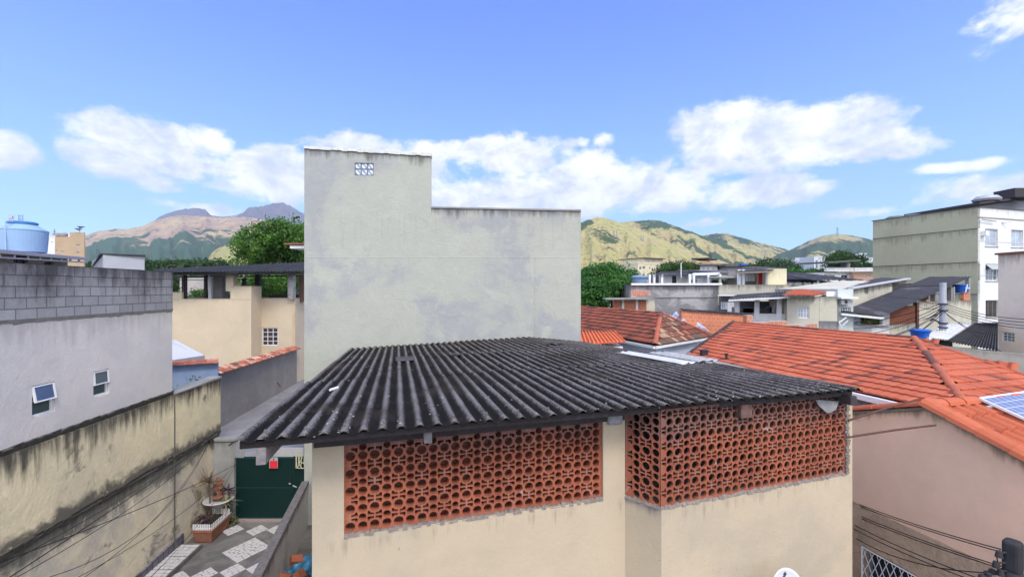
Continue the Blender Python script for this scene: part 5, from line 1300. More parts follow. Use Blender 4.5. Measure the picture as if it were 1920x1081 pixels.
# tarpaulin
tp = MB(); t0,t1,t2,t3 = at(1262,600,24), at(1330,622,23), at(1300,590,26), at(1255,590,26)
tp.grid(lambda u,v: t0.lerp(t1,u).lerp(t3.lerp(t2,u),v)+Vector((0,0,.10*math.sin(u*23+v*3)+.06*math.sin(v*17)+.12*math.sin(u*7))), 40, 12)
tarpm, t, b = newmat('striped_tarp'); U = t.sep(t.pos()); t.put(b.inputs['Base Color'], t.mix(t.ss(t.m('SINE', t.m('MULTIPLY', t.m('ADD',U[0],U[1]), 9.0)), .2,.6), (.50,.53,.60), (.20,.26,.42)))
tag(solidify(tp.build('tarpaulin', tarpm, None, recalc=False, smooth=True),.01), 'rumpled blue and white striped tarpaulin behind the brown roof', 'tarpaulin')
# ================================================================ brick walls
def simple(name, label, cat, fc, u0, u1, zt, depth, mat, wins=(), gx_=None, **k):
    o = thing(name, label, cat, tuple(fc.pt((u0+u1)/2, 0, 0)), gx_)
    body(fc, u0, u1, 0, zt, depth, mat, o, holes=list(wins), **k)
    for w_ in wins: window(fc, w_, o, 2, 1, back=.06, fw=.06)
    return o
K = Face(1278,24,1412,25.5)
bk1 = thing('brick_wall', 'bare hollow brick wall with a thin corrugated strip along its top', 'wall', K.pt(2,0))
slab(MB(), K, 0, K.L, 3, 6.12, 0, .2, zl=K.z(1278,581), zr=K.z(1412,590)).build('wall', brickm, bk1)
pa, pb = K.pt(0,K.z(1278,581)+.03,.1), K.pt(K.L,K.z(1412,590)+.03,.1)
corrugated(pa,pb,pb+Vector((0,.5,.03)),pa+Vector((0,.5,.03)), fibre_far, bk1, 'coping', pitch=.14, amp=.03, waves=26, seed=3)
K2 = Face(1395,22,1533,24)
b2 = thing('brick_wall', 'low stepped bare brick wall just above the ridge of the orange roof', 'wall', K2.pt(2,0))
for (xa,xb,yt) in ((1400,1411.6,590),(1412,1441.6,603),(1442,1475.6,601),(1476,1532,607)):
    slab(MB(), K2, K2.u(xa), K2.u(xb), 3.5, K2.z((xa+xb)/2,yt), 0, .2).build('wall', brickm2, b2)
K3 = Face(1148,34,1214,33.5)
b3 = thing('brick_shed', 'bare brick shed with concrete posts and a thin grey roof beside the tree', 'shed', K3.pt(1,0))
body(K3, K3.u(1150), K3.u(1212), 0, K3.z(1180,560), 3, brickm, b3)
MB().box(K3.pt(K3.u(1178),K3.z(1178,559),.2),(3.6,1.2,.12)).build('roof', concrete, b3)
for px in (1168,1194): p = K3.pt(K3.u(px),3.5,.03); MB().box((p.x,p.y,p.z),(.16,.1,6.0)).build('post', whitew, b3)
# ================================================================ grey house with the rooftop rooms
G = Face(1183,36,1350,35.5)
gho = thing('grey_house', 'long two storey house of patchy grey cement with a white rooftop room', 'house', G.pt(4,0))
body(G, G.u(1183), G.u(1350), 0, G.z(1260,533), 9, greyr, gho, reveal=.2)
MB().beam(G.pt(G.u(1183),G.z(1200,532),.1), G.pt(G.u(1352),G.z(1300,532),.1), .3, .16).build('coping', whitew, gho)
slab(MB(), G, G.u(1212), G.u(1345), G.z(1260,556)-.05, G.z(1260,556), .06, .06).build('string_course', concrete, gho)
slab(MB(), G, G.u(1184), G.u(1220), G.z(1200,553), G.z(1200,544), .012, .02).build('brick_patch', brickm2, gho)
slab(MB(), G, G.u(1206), G.u(1228), 3, G.z(1216,560), .015, .02).build('cream_patch', creamo, gho)
G2 = Face(1230,38,1300,38)
dr = G2.rect(1260,1268.5,516.5,534)
body(G2, G2.u(1243), G2.u(1291), 6.9, G2.z(1260,513), 3, whitew, gho, holes=[dr], name='rooftop_room')
MB().hexa([G2.pt(dr[0],dr[2]+.01,-.05),G2.pt(dr[1],dr[2]+.01,-.05),G2.pt(dr[1],dr[2]+.01,-.1),G2.pt(dr[0],dr[2]+.01,-.1)],[G2.pt(dr[0],dr[3],-.05),G2.pt(dr[1],dr[3],-.05),G2.pt(dr[1],dr[3],-.1),G2.pt(dr[0],dr[3],-.1)]).build('door', plain('door_dark',(.035,.03,.04),.6), gho)
gr0,gr1,gr2,gr3 = at(1226,515,37),at(1302,514.5,37),at(1285,508.5,41),at(1240,508.5,41)
corrugated(gr0,gr1,gr2,gr3, fibre_far, gho, 'room_roof', pitch=.25, amp=.03, waves=16, seed=3, per=4)
bz_ = plain('dim_room',(.14,.13,.14),.9)
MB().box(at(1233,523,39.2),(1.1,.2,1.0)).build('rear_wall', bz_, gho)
for px in (1218,1226.5,1241): a = at(px,524,37.2); MB().box(a,(.16,.16,.9)).build('post', white_p, gho)
G3 = Face(1296,37,1395,37)
MB().prism([at(1296,513.5,37),at(1345,513,37),at(1350,510,41),at(1300,511,41)], (0,0,-.08)).build('canopy', white_p, gho)
MB().prism([at(1330,517.5,36.5),at(1380,519,36.5),at(1375,515.5,40),at(1330,514.5,40)], (0,0,-.08)).build('canopy', concrete, gho)
for px in (1293,1301,1328,1350): a = at(px,524,36.9); MB().box(a,(.15,.15,.95)).build('post', white_p, gho)
body(Face(1304,40,1380,40), .0, 3.2, 6.5, 8.0, .3, bz_, gho, name='rear_wall'); MB().box(at(1318,527,38),(1.2,.5,.5)).build('white_cabinet', white_p, gho)
MB().box(at(1297,519.5,37.2),(.35,.3,.35)).build('aerial_box', white_p, gho)
tag(MB().tube([at(1277,520,37),at(1277,492,37),at(1280,491,37)], .035, 6).build('lamp_post', white_p, None), 'thin white pole rising behind the white rooftop room', 'pole')
tk = thing('water_tank', 'grey blue round water tank at the left end of the grey house roof', 'water tank', at(1200,533,36.3))
c_ = at(1199,531.5,36.6); MB().lathe(c_, [(.52,0),(.58,.25),(.62,.48),(.66,.50),(.66,.56),(.45,.68),(.1,.72)], 24).build('tank_body', tealtank, tk)
MB().lathe((c_.x,c_.y,c_.z+.44), [(.64,0),(.68,.02),(.68,.05)], 24).build('tank_band', plain('band',(.10,.13,.2),.6), tk)
# ================================================================ cream terrace block
T1 = Face(1350,34.5,1482,33)
cb = thing('terrace_house', 'cream house with an open rooftop room holding a red panel', 'house', T1.pt(3,0))
body(T1, T1.u(1348), T1.u(1390), 6.0, T1.z(1370,533), 6, creamo, cb, reveal=.2)
body(T1, T1.u(1390)+.01, T1.u(1482), 5.6, T1.z(1430,533), 6, creamo, cb, reveal=.2)
T2 = Face(1383,35.2,1478,34.6)
op = (T2.u(1385), T2.u(1437), T2.z(1410,532), T2.z(1410,508))
m_ = slab(MB(), T2, T2.u(1439.5), T2.u(1475), 6.9, T2.z(1457,503), 0, 2.6); m_.build('side_wall', yelfar, cb)
slab(MB(), T2, T2.u(1384), T2.u(1439), 6.9, T2.z(1410,507), -2.5, .15).build('rear_wall', plain('room_grey',(.26,.25,.25),.9), cb)
for px in (1385.5,1393,1438.5): p = at(px,521,35); MB().box(p,(.2,.2,1.35)).build('post', white_p, cb)
r0,r1_,r2_,r3 = at(1380,508.5,33.8), at(1441,506,33.8), at(1478,501,37.5), at(1390,503,38.5)
corrugated(r0,r1_,r2_,r3, fibre_far, cb, 'roof', pitch=.25, amp=.03, waves=14, seed=5, per=4)
MB().beam(r0-Vector((0,0,.1)), r1_-Vector((0,0,.1)), .08,.12).build('fascia', plain('brown_frame2',(.2,.17,.16),.7), cb)
MB().box(at(1431,521,36),(.75,.12,.95)).build('red_panel', plain('red_panel',(.55,.03,.05),.6), cb)
MB().box(at(1407,519.5,37),(.75,.05,.6)).build('white_board', white_p, cb)
# lower right part with the French doors
T3 = Face(1350,32.5,1480,30)
dn_ = thing('porch_house', 'house with a deep shaded porch on white columns and pale folding doors', 'house', T3.pt(3,0))
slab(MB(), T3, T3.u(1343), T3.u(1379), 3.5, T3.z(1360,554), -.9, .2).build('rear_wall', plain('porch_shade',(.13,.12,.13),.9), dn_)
for px in (1352.5,1361): 
    u_ = T3.u(px); r_ = (u_-.2,u_+.2,T3.z(px,580),T3.z(px,566)); window(T3, r_, dn_, 2, 3, back=.84, fw=.05, pm=pale_glass, name='door')
slab(MB(), T3, T3.u(1364), T3.u(1374), 3.5, T3.z(1368,566), .0, .5).build('pillar', whitew, dn_)
slab(MB(), T3, T3.u(1347), T3.u(1372), T3.z(1360,554.5)+.01, T3.z(1360,552), .2, 1.2).build('balcony_slab', white_p, dn_)
P4 = Face(1376,28,1480,26.4)
slab(MB(), P4, P4.u(1375), P4.u(1479), 3.2, P4.z(1430,587), 0, .15).build('porch_wall', whitew, dn_)
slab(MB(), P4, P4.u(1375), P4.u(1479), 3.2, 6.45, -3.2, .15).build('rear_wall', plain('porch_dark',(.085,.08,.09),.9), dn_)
for px in (1382,1419,1461): u_ = P4.u(px); slab(MB(), P4, u_-.13, u_+.13, P4.z(px,600), P4.z(px,559), .04, .24).build('column', whitew, dn_)
v0,v1_,v2,v3 = at(1366,560,27), at(1480,554,25.6), at(1472,546,30), at(1384,552,31)
corrugated(v0,v1_,v2,v3, fibre_far, dn_, 'porch_roof', pitch=.2, amp=.025, waves=18, seed=6, per=4)
MB().beam(v0-Vector((0,0,.08)), v1_-Vector((0,0,.08)), .1, .09).build('gutter', white_p, dn_)
m_ = MB()
for (px, py, w_) in ((1392,580,1.2),(1402,582,.8),(1434,581,1.6),(1448,579,.6),(1466,580,.5)): m_.box(at(px,py,29.5),(w_,.4,.35))
m_.build('porch_clutter', plain('clutter',(.20,.19,.22),.8,var=.5,scale=5), dn_)
MB().beam(at(1449,585,27.5), at(1453,570,27.5), .06,.06).build('rail', white_p, dn_)
# house with the barred window
W = Face(1476,26,1583,25.2)
wh = thing('window_house', 'plain cream grey house with one barred window and a strip of clay tiles', 'house', W.pt(2,0))
w_1 = W.rect(1495.5,1517.5,575,596)
body(W, W.u(1476), W.u(1536), 0, W.z(1505,553.5), 4, creamo, wh, holes=[w_1], reveal=.2)
window(W, w_1, wh, 4, 2, back=.05, fw=.05, pm=pale_glass)
body(W, W.u(1536)+.01, W.u(1570), 0, W.z(1550,556), 3.8, creamo, wh, reveal=.2)
slab(MB(), W, W.u(1536), W.u(1572), 0, W.z(1550,601), .03, .05).build('grey_plinth', greyr, wh)
s0,s1,s2,s3 = at(1470,552.5,25.3), at(1528,553,25.0), at(1572,545,29), at(1490,547.5,30)
tiled([s0,s1,s2,s3], (s1-s0), tileclean, wh, name='roof', tw=.26, tl=.5, amp=.045, step=.03, seed=13)
MB().prism([s0-Vector((0,0,.08)),s1-Vector((0,0,.08)),s2-Vector((0,0,.08)),s3-Vector((0,0,.08))],(0,0,.03)).build('roof_deck', white_p, wh)
MB().box(at(1564,550,26),(.9,.08,.28)).build('white_tray', white_p, wh)
# recessed bay with AC
W2 = Face(1568,25.8,1605,25.6)
ab = thing('bay_house', 'narrow white recessed house front with an air conditioner above a barred window', 'house', W2.pt(.5,0))
wa = W2.rect(1576,1595,575,592)
body(W2, W2.u(1571), W2.u(1600), 0, W2.z(1585,541), 4, plaster('mint_white',(.58,.64,.62),(.52,.57,.56),.5,fine=.06), ab, holes=[wa], reveal=.2)
window(W2, wa, ab, 4, 3, back=.05, fw=.05, pm=glassy('slate_glass',(.07,.08,.10)))
MB().box(at(1584,565.5,25.4),(.62,.35,.24)).build('air_conditioner', plain('ac_grey',(.42,.42,.43),.5), ab); p = at(1587,565.5,25.2); MB().tube([p+Vector((0,.03,0)),p],.085,14).build('fan', dkst, ab)
MB().box(at(1585,557.5,25.4),(.95,.7,.10)).build('ledge', whitew, ab)
m_ = MB(); m_.beam(at(1573,604,25.2),at(1587,594,25.2),.05,.05); m_.beam(at(1573,604,25.2),at(1579,615,25.2),.04,.04); m_.beam(at(1579,610,25.2),at(1590,600,25.2),.04,.04); m_.build('rail', white_p, ab)
# long shed roof behind
S = Face(1592,27.5,1702,34)
ss_ = thing('stained_house', 'cream wall streaked with black under a long sloping grey roof, with one small dark opening', 'house', S.pt(3,0))
so_ = S.rect(1622,1628,539,550)
body(S, 0, S.L, 0, 7.3, 5, creamo, ss_, holes=[so_], zl=S.z(1594,541), zr=S.z(1700,524), reveal=.3, dd=(-.3,1))
x0,x1_,x2,x3 = at(1508,547,29.5), at(1594,541,27.2), at(1703,522.5,33.8), at(1655,520,40)
corrugated(x0,x1_,x2,x3, fibre_far, ss_, 'roof', pitch=.3, amp=.03, waves=16, rows=(0,.5,1), seed=7, per=4)
MB().beam(x1_+Vector((0,-.05,.04)), x2+Vector((0,-.05,.04)), .25,.10).build('ridge_flashing', plain('flash',(.50,.50,.53),.6,var=.3), ss_)
# ================================================================ dark roof house with the fern balcony
DR = thing('dark_roof_house', 'house with a big sloping dark roof, a fern balcony and a brown clay screen', 'house', at(1690,620,28)-Vector((0,0,4)))
y0,y1_,y2,y3 = at(1577,584,25.5), at(1657,592,25.0), at(1823,518,33.2), at(1744,518,36)
fv = lambda u,v: y0.lerp(y1_,u).lerp(y3.lerp(y2,u),v)
corrugated(y0,y1_,y2,y3, fibre_far, DR, 'roof', pitch=.25, amp=.022, waves=13, rows=(0,.36,.68,1), seed=8, per=5)
MB().beam(y0-Vector((0,0,.12)), y1_-Vector((0,0,.12)), .1,.12).build('gutter', white_p, DR)
D1f = Face(1587,26.3,1667,26.0)
slab(MB(), D1f, 0, D1f.L, 0, D1f.z(1627,608), 0, .15).build('balcony_wall', whitew, DR)
MB().beam(D1f.pt(-.05,D1f.z(1587,606.5),.02), D1f.pt(D1f.L+.05,D1f.z(1665,611),.02), .12,.08).build('balcony_rail', plain('rail_grey',(.36,.34,.36),.7), DR)
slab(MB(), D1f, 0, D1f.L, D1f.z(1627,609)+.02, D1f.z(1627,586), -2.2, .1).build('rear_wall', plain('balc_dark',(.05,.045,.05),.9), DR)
cl = MB(); k0_, k1_ = at(1588,588,26.2), at(1615,590,26.2)
cl.grid(lambda u,v: k0_.lerp(k1_,u)+Vector((0,.03*math.sin(u*14)+.02*math.sin(v*9),-.52*v-.03*math.sin(u*8)*v)), 20, 8)
tag(solidify(cl.build('cloth', plain('cloth_white',(.56,.58,.63),.8,var=.15), None, recalc=False, smooth=True),.01), 'pale crumpled cloth hung at the left end of the fern balcony', 'cloth')
fe = at(1630,599,25.9); m_ = MB(); rr_ = random.Random(4)
for _ in range(260):
    a = rr_.uniform(0,6.28); L_ = rr_.uniform(.25,.55); e = rr_.uniform(.1,1.2); d_ = Vector((math.cos(a)*math.cos(e),math.sin(a)*math.cos(e),math.sin(e))); s = d_.cross(Vector((0,0,1))).normalized()*.014; prev = None
    for k in range(5):
        f = k/4; p = fe+d_*L_*f-Vector((0,0,.55*L_*f*f)); 
        if prev: m_.face([prev[0],prev[1],p+s*(1-f*.7),p-s*(1-f*.7)])
        prev = (p-s*(1-f*.7),p+s*(1-f*.7))
fo_ = thing('fern', 'bright green bushy fern hanging on the white balcony', 'plant', fe); m_.build('fronds', leaf_f, fo_, recalc=False)
MB().lathe(fe-Vector((0,0,.22)), [(.10,0),(.15,.2),(.12,.2)], 12).build('pot', terracotta, fo_)
D2f = Face(1655,26.1,1668,26.5); slab(MB(), D2f, 0, D2f.L, 3, D2f.z(1662,583), 0, .15).build('wall', plaster('cement_mix',(.50,.48,.47),(.40,.38,.38),1), DR)
D3 = Face(1666,26.5,1822,33)
lz = (D3.u(1667), D3.u(1716), D3.z(1690,607), D3.z(1690,573.5))
D3zl = D3.z(1667,585); 
slab(MB(), D3, 0, D3.u(1718), 0, lz[2], 0, .18).build('wall', creamo, DR)
# brown clay screen: bricks with real gaps
m_ = MB(); nx_, nz_ = 11, 9; uw = (lz[1]-lz[0])/nx_; zh = (lz[3]-lz[2])/nz_
for j in range(nz_):
    for i in range(nx_):
        zt2_ = lz[2]+(j+1)*zh
        if zt2_ > lz[3]-.0 and i < 2: continue
        if zt2_ > lz[3]-zh*1.01 and i < 1: continue
        a = lz[0]+i*uw; b_ = a+uw; c_ = lz[2]+j*zh; d_ = c_+zh; g_ = .055
        for (p_,q_,r_,s_) in ((a,b_,c_,c_+g_*.8),(a,b_,d_-g_*.8,d_),(a,a+g_,c_,d_),(b_-g_,b_,c_,d_)):
            m_.hexa([D3.pt(p_,r_,.0),D3.pt(q_,r_,.0),D3.pt(q_,r_,-.12),D3.pt(p_,r_,-.12)],[D3.pt(p_,s_,.0),D3.pt(q_,s_,.0),D3.pt(q_,s_,-.12),D3.pt(p_,s_,-.12)])
m_.build('clay_screen', plain('brown_clay',(.24,.085,.05),.85,var=.25), DR)
slab(MB(), D3, lz[0], lz[1], lz[2], lz[3]-.2, -.9, .1).build('rear_wall', plain('screen_back',(.42,.38,.34),.9), DR)
p = D3.pt(D3.u(1717.5),D3.z(1717,590),.06); MB().box((p.x,p.y,p.z-.3),(.13,.13,2.1)).build('drain_pipe', plain('pipe_brown',(.17,.08,.06),.7), DR)
slab(MB(), D3, D3.u(1719), D3.u(1821), 0, D3.z(1770,564), 0, .2).build('wall', creamo, DR)
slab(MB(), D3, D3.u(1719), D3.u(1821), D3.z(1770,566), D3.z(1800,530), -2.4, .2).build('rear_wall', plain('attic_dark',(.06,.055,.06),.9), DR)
for (px,w_) in ((1756,.55),(1784.5,.30),(1788.5,.28)):
    u_ = D3.u(px); slab(MB(), D3, u_-w_/2, u_+w_/2, D3.z(px,564.5)+.01, D3.z(px, 553-(px-1750)*.42+0), .02, .25).build('pillar', concrete, DR)
for px in (1817.5,): u_ = D3.u(px); slab(MB(), D3, u_-.13, u_+.13, D3.z(px,563), D3.z(px,521), .02, .2).build('pillar', concrete, DR)
slab(MB(), D3, D3.u(1806), D3.u(1817), D3.z(1810,563), D3.z(1810,547), .03, .2).build('brick_infill', brickm, DR)
slab(MB(), D3, D3.u(1736), D3.u(1743), D3.z(1740,564), D3.z(1740,560.5), .03, .2).build('brick_infill', brickm, DR)
bt = thing('water_tank', 'blue water tank tucked under the high end of the dark roof', 'water tank', at(1800,549,31.8))
c_ = at(1800.5,548.5,32.6); MB().lathe(c_, [(.36,0),(.40,.3),(.43,.50),(.46,.52),(.46,.56),(.3,.62)], 24).build('tank_body', bluetank, bt)
MB().box((c_.x+.10,c_.y-.43,c_.z+.36),(.36,.02,.10)).build('label_plate', plain('tank_label',(.45,.55,.75),.5), bt)
m_ = MB(); m_.beam(at(1810,548,31.2), at(1814,532,31.2), .05,.05); m_.beam(at(1820,560,31), at(1820,541,31), .06,.06); tag(m_.build('leaning_posts', white_p, None), 'two pale thin posts leaning by the blue tank under the dark roof', 'post')
# blue tub tank near the orange roof
tb2 = thing('water_tank', 'bright blue open topped water tank on a dark stand behind the orange roof', 'water tank', at(1725,640,20))
c_ = at(1725,634.5,20.6); MB().lathe(c_, [(.28,0),(.32,.2),(.37,.36),(.41,.37),(.41,.41),(.30,.44),(.05,.46)], 28).build('tank_body', bluetank, tb2, smooth=False)
MB().box((c_.x,c_.y,c_.z-1.0),(.9,.8,1.98)).build('stand', darkin, tb2)
# sheds with white and dark corrugated roofs
sh = thing('corrugated_shed', 'low shed with a white corrugated roof behind the concrete pole', 'shed', at(1790,640,21)-Vector((0,0,4)))
corrugated(at(1738,632,20.4), at(1778,636.5,19.8), at(1827,606,24.6), at(1772,605,25.2), fibre_white, sh, 'roof', pitch=.2, amp=.035, waves=9, seed=3)
shf = Face(1738,20.8,1782,20.1); slab(MB(), shf, 0, shf.L, 0, shf.z(1750,634), -.05, .2).build('wall', plaster('shed_dark',(.14,.13,.13)), sh); p = at(1742,640,20.2); MB().box((p.x,p.y,p.z-.3),(.12,.12,1.0)).build('post', white_p, sh)
s2_ = thing('corrugated_shed', 'low shed with a black corrugated roof beside the white corrugated one', 'shed', at(1830,650,20)-Vector((0,0,4)))
corrugated(at(1775,638,19.8), at(1871,656,18.4), at(1871,604,25.4), at(1826,605,24.8), fibre_black, s2_, 'roof', pitch=.2, amp=.03, waves=17, rows=(0,.45,1), seed=9)
shf = Face(1778,20.2,1868,18.9); slab(MB(), shf, 0, shf.L, 0, 4.7, -.1, .2).build('wall', MATS['shed_dark'], s2_)
# blank wall above the orange roof
bl = thing('blank_wall', 'long blank beige grey wall behind the near hip of the orange roof', 'wall', at(1860,680,16)-Vector((0,0,4)))
BLF = Face(1760,17.8,1990,16); slab(MB(), BLF, 0, BLF.L, 0, 5.05, 0, .2, zl=BLF.z(1770,648), zr=BLF.z(1920,661)-.12).build('wall', plaster('blank_beige',(.42,.385,.34),(.36,.335,.30),.6,streak=(.16,.15,.14),slen=.6,sw=.5,fine=.08), bl)
# ================================================================ olive building
Oc = Vector(((1833.5-960)/F*39, 39)); dO = Vector((-.306,1))
ou = thing('olive_building', 'four storey building with an olive side wall and a white window front', 'building', (Oc.x,Oc.y,0))
OS = Face.xy((Oc.x,Oc.y),(Oc.x+dO.x*8.2,Oc.y+dO.y*8.2)); OS.n = Vector((-1,-.306)).normalized()
OW = Face.xy((Oc.x,Oc.y),(Oc.x+9,Oc.y+9*.306))
zo = 7.3+152.5/F*39
zs_ = [0, 9.72, 12.60, zo]
for i,(a,b_) in enumerate(((0,6.8),(6.806,9.58),(9.586,12.46),(12.466,zo))):
    slab(MB(), OS, 0, OS.L, a, b_, .0 if i%2 else .01, .3).build('side_wall', olive, ou)
m_ = MB()
for z in (6.80,9.58,12.46): m_.beam(OS.pt(0,z,.012), OS.pt(OS.L,z,.012), .05,.05)
m_.build('floor_joint', plain('joint_dark',(.10,.095,.08),.9), ou)
ow = [OW.rect(1847,1871,428.5,461),OW.rect(1896,1918.5,430.5,463),OW.rect(1848,1872,494,526),OW.rect(1897,1919,495,527),OW.rect(1848,1872,562,594)]
slab(MB(), OW, 0.01, OW.L, 0, zo, .0, .3, holes=ow).build('front_wall', whitew, ou)
MB().prism([OS.pt(.2,0,-.35),OW.pt(.2,0,-.35),OW.pt(OW.L,0,-.4),OW.pt(OW.L,0,-8),OS.pt(OS.L,0,-.35)], (0,0,zo-.1)).build('core', whitew, ou)
slab(MB(), OW, -.02, OW.L, zo-.9, zo-.82, .05, .04).build('cornice', concrete, ou)
for z in (11.35, 8.4): slab(MB(), OW, 0, OW.L, z, z+.04, .02, .01).build('floor_joint', plain('joint_pale',(.5,.5,.5),.8), ou)
for i, r in enumerate(ow): window(OW, r, ou, 2 if i < 2 else (3 if i < 4 else 3), 1 if i < 4 else 1, back=.12, fw=.07, pm=pale_glass if i < 2 else (glassy('bluegrey_glass',(.12,.16,.21)) if i < 4 else glassy('dark_brown_glass',(.05,.04,.04))), fm=white_p if i < 4 else plain('bronze_frame',(.22,.21,.19),.5), sill=concrete)
r = ow[2]; MB().hexa([OW.pt(r[0],r[3]-.5,.45),OW.pt(r[1],r[3]-.5,.45),OW.pt(r[1],r[3]-.5,.42),OW.pt(r[0],r[3]-.5,.42)],[OW.pt(r[0],r[3]-.05,.02),OW.pt(r[1],r[3]-.05,.02),OW.pt(r[1],r[3]-.05,-.01),OW.pt(r[0],r[3]-.05,-.01)]).build('awning', plain('awning_grey',(.34,.37,.38),.5), ou)
p = OW.pt(OW.u(1842),OW.z(1842,437),.18); MB().box(p,(.42,.34,.42), rz=.3).build('air_conditioner', white_p, ou)
m_ = MB(); m_.tube([OW.pt(OW.u(1836),OW.z(1836,411),.2),OW.pt(OW.u(1862),OW.z(1862,415),.2)], .05, 6); m_.tube([OW.pt(OW.u(1878),OW.z(1878,417),.05),OW.pt(OW.u(1886),OW.z(1886,415),.4)], .05, 6); m_.build('pipe', steel, ou)
m_ = MB(); m_.prism([OS.pt(-.1,zo,.06),OW.pt(OW.L,zo,.06),OW.pt(OW.L,zo,-7.5),OS.pt(OS.L+.1,zo,.06)], (0,0,.06)); m_.build('roof_slab', plain('slab_dark',(.10,.095,.095),.9), ou)
# rooftop shed behind the white front
rs = thing('rooftop_shed', 'grey rooftop storey with a dark overhanging roof on top of the white building', 'shed', (Oc.x+3,Oc.y+5,zo))
RSF = Face(1822,44,1960,50); slab(MB(), RSF, 0, RSF.L, zo+.07, 16.6, 0, .3, zl=RSF.z(1825,388), zr=RSF.z(1955,368)).build('wall', plain('store_grey',(.24,.24,.27),.9), rs)
a_, b_ = RSF.pt(-.6,RSF.z(1815,385),.8), RSF.pt(RSF.L,RSF.z(1955,366),.8)
MB().prism([a_,b_,b_+Vector((-2,6,-.2)),a_+Vector((-2,6,-.2))],(0,0,.22)).build('roof', plain('roof_black',(.05,.045,.05),.85), rs)
MB().box(at(1912,364,46),(3.2,2,.9)).build('chimney_block', plain('block_dark',(.055,.05,.055),.9), rs)
for i,(px,py,Y,lab) in enumerate(((1680,413,47,'left'),(1712,407,46,'middle'))):
    c_ = at(px,py,Y); c_.z = zo+.05; o = MB().lathe(c_, [(.9,0),(1.0,.2),(.6,.42),(.1,.48)], 20).build('roof_tank', plain('tank_dark',(.13,.15,.15),.7), None); tag(o, ('round dark tank lid on the far left end of the olive building roof','round dark tank lid midway along the olive building roof')[i], 'water tank')
c_ = at(1850,377,45); o = MB().lathe(c_, [(1.0,0),(1.1,.2),(.8,.5),(.2,.6)], 20).build('roof_tank', steel, None); tag(o, 'pale tank top on the black roof of the rooftop storey', 'water tank')
# ================================================================ near cream building at the right edge
nb_ = thing('beige_building', 'beige building at the right edge with a stained top and a small grid window', 'building', at(1900,560,24)-Vector((0,0,7)))
NF = Face(1871.5,25,1990,21.5); nw = NF.rect(1878.5,1902,622,640)
slab(MB(), NF, 0, NF.L, 0, 9.2, 0, .3, holes=[nw], zl=NF.z(1872,476), zr=NF.z(1960,470)).build('wall', beige, nb_)
MB().beam(NF.pt(-.05,NF.z(1872,475.5),.03), NF.pt(NF.L,NF.z(1960,469.5),.03), .2,.10).build('coping', plain('red_brown',(.20,.085,.07),.9), nb_)
MB().prism([NF.pt(.2,0,-.32),NF.pt(NF.L,0,-.32),NF.pt(NF.L,0,-6),NF.pt(.2,0,-6)],(0,0,8.9)).build('core', beige, nb_)
window(NF, nw, nb_, 3, 3, back=.06, fw=.045, pm=glassy('teal_glass',(.10,.16,.20)))
# ================================================================ concrete pole with its wires
cp = thing('utility_pole', 'pale concrete utility pole with bands and a spread of wires', 'utility pole', at(1768,640,22)-Vector((0,0,4.7)))
pt_ = at(1768,529,22.4); pb_ = Vector((pt_.x,pt_.y,0))
polem = plaster('pole_concrete',(.42,.44,.50),(.36,.38,.43),2,fine=.08)
MB().tube([pb_,(pt_.x,pt_.y,3),(pt_.x,pt_.y,pt_.z)], [.165,.15,.13], 16).build('post', polem, cp, smooth=False)
for py in (569,581,605,613): c_ = at(1768,py,22.4); MB().lathe(c_, [(.17,-.03),(.19,-.03),(.19,.03),(.17,.03)], 14).build('band', dkst, cp)
m_ = MB().beam(at(1747,597,22.2), at(1763,604,22.3), .05,.06); m_.tube([at(1744,600,22.2),at(1750,597,22.2)], .04, 6); m_.build('bracket', dkst, cp)
pw_ = [(1768,568),(1768,572),(1768,576),(1768,580),(1768,583),(1768,587)]
ends = [(1592,604,26,.2),(1600,615,24,.3),(1610,627,22,.25),(1630,636,21,.3),(1655,634,19,.2),(1680,640,19,.2),(1720,560,30,.1),(1725,575,28,.15),(1718,600,26,.2),(1700,632,20,.2),(1730,596,25,.1)]
for i,(x_,y_,Y_,s_) in enumerate(ends):
    q = pw_[i%6]; cable(at(q[0]-2,q[1],22.3), at(x_,y_,Y_), s_, 'thin wires fanning out to the left of the concrete utility pole', r=.016, group='wires left of the concrete pole')
for i,(y1w,y2w) in enumerate(((575,590),(581,597),(588,604),(594,610))):
    cable(at(1769,568+i*4,22.3), at(1990,y2w+8,16.5), .25, 'thin wires running right from the concrete pole past the beige building', r=.014, group='wires right of the concrete pole')
for i,(x_,y_,Y_) in enumerate(((1805,604,24.5),(1845,625,21),(1935,690,17))):
    cable(at(1770,583,22.3), at(x_,y_,Y_), .15, 'thin wires dropping right from the concrete pole over the sheds', r=.012, group='wires over the sheds')
cable(at(1768,534,22.3), at(1640,533,34), .1, 'single wire from the top of the concrete pole over the dark roof', r=.014, group='wire at pole top')
# ================================================================ mid and far houses on the right
hm = {'w': whitew, 'y': yelfar, 'p': peach, 'g': concrete, 'c': creamo, 't': tan}
def far_house(px0, px1, pyt, Y, m, label, wins=(), depth=8, name='house', roof=None, group=None, cat='house', bars=(), slope=0, rmat=None):
    f = Face(px0, Y, px1, Y+slope); o = thing(name, label, cat, f.pt(f.L/2,0), group); rs_ = [f.rect(*w_) for w_ in wins]
    zt_ = f.z((px0+px1)/2, pyt)
    body(f, 0, f.L, 0, zt_, depth, hm[m] if isinstance(m,str) else m, o, holes=rs_, reveal=.25)
    for r_ in rs_: window(f, r_, o, 2, 1, back=.1, fw=.07)
    if roof:
        a = f.pt(-.4,zt_+.02,.5); b_ = f.pt(f.L+.4,zt_+.02,.5); up = Vector((0,depth,roof)); MB().prism([a,b_,b_+up,a+up],(0,0,.16)).build('roof', rmat or plain('far_roof',(.13,.12,.125),.9,var=.3,scale=1), o)
    return o, f, zt_
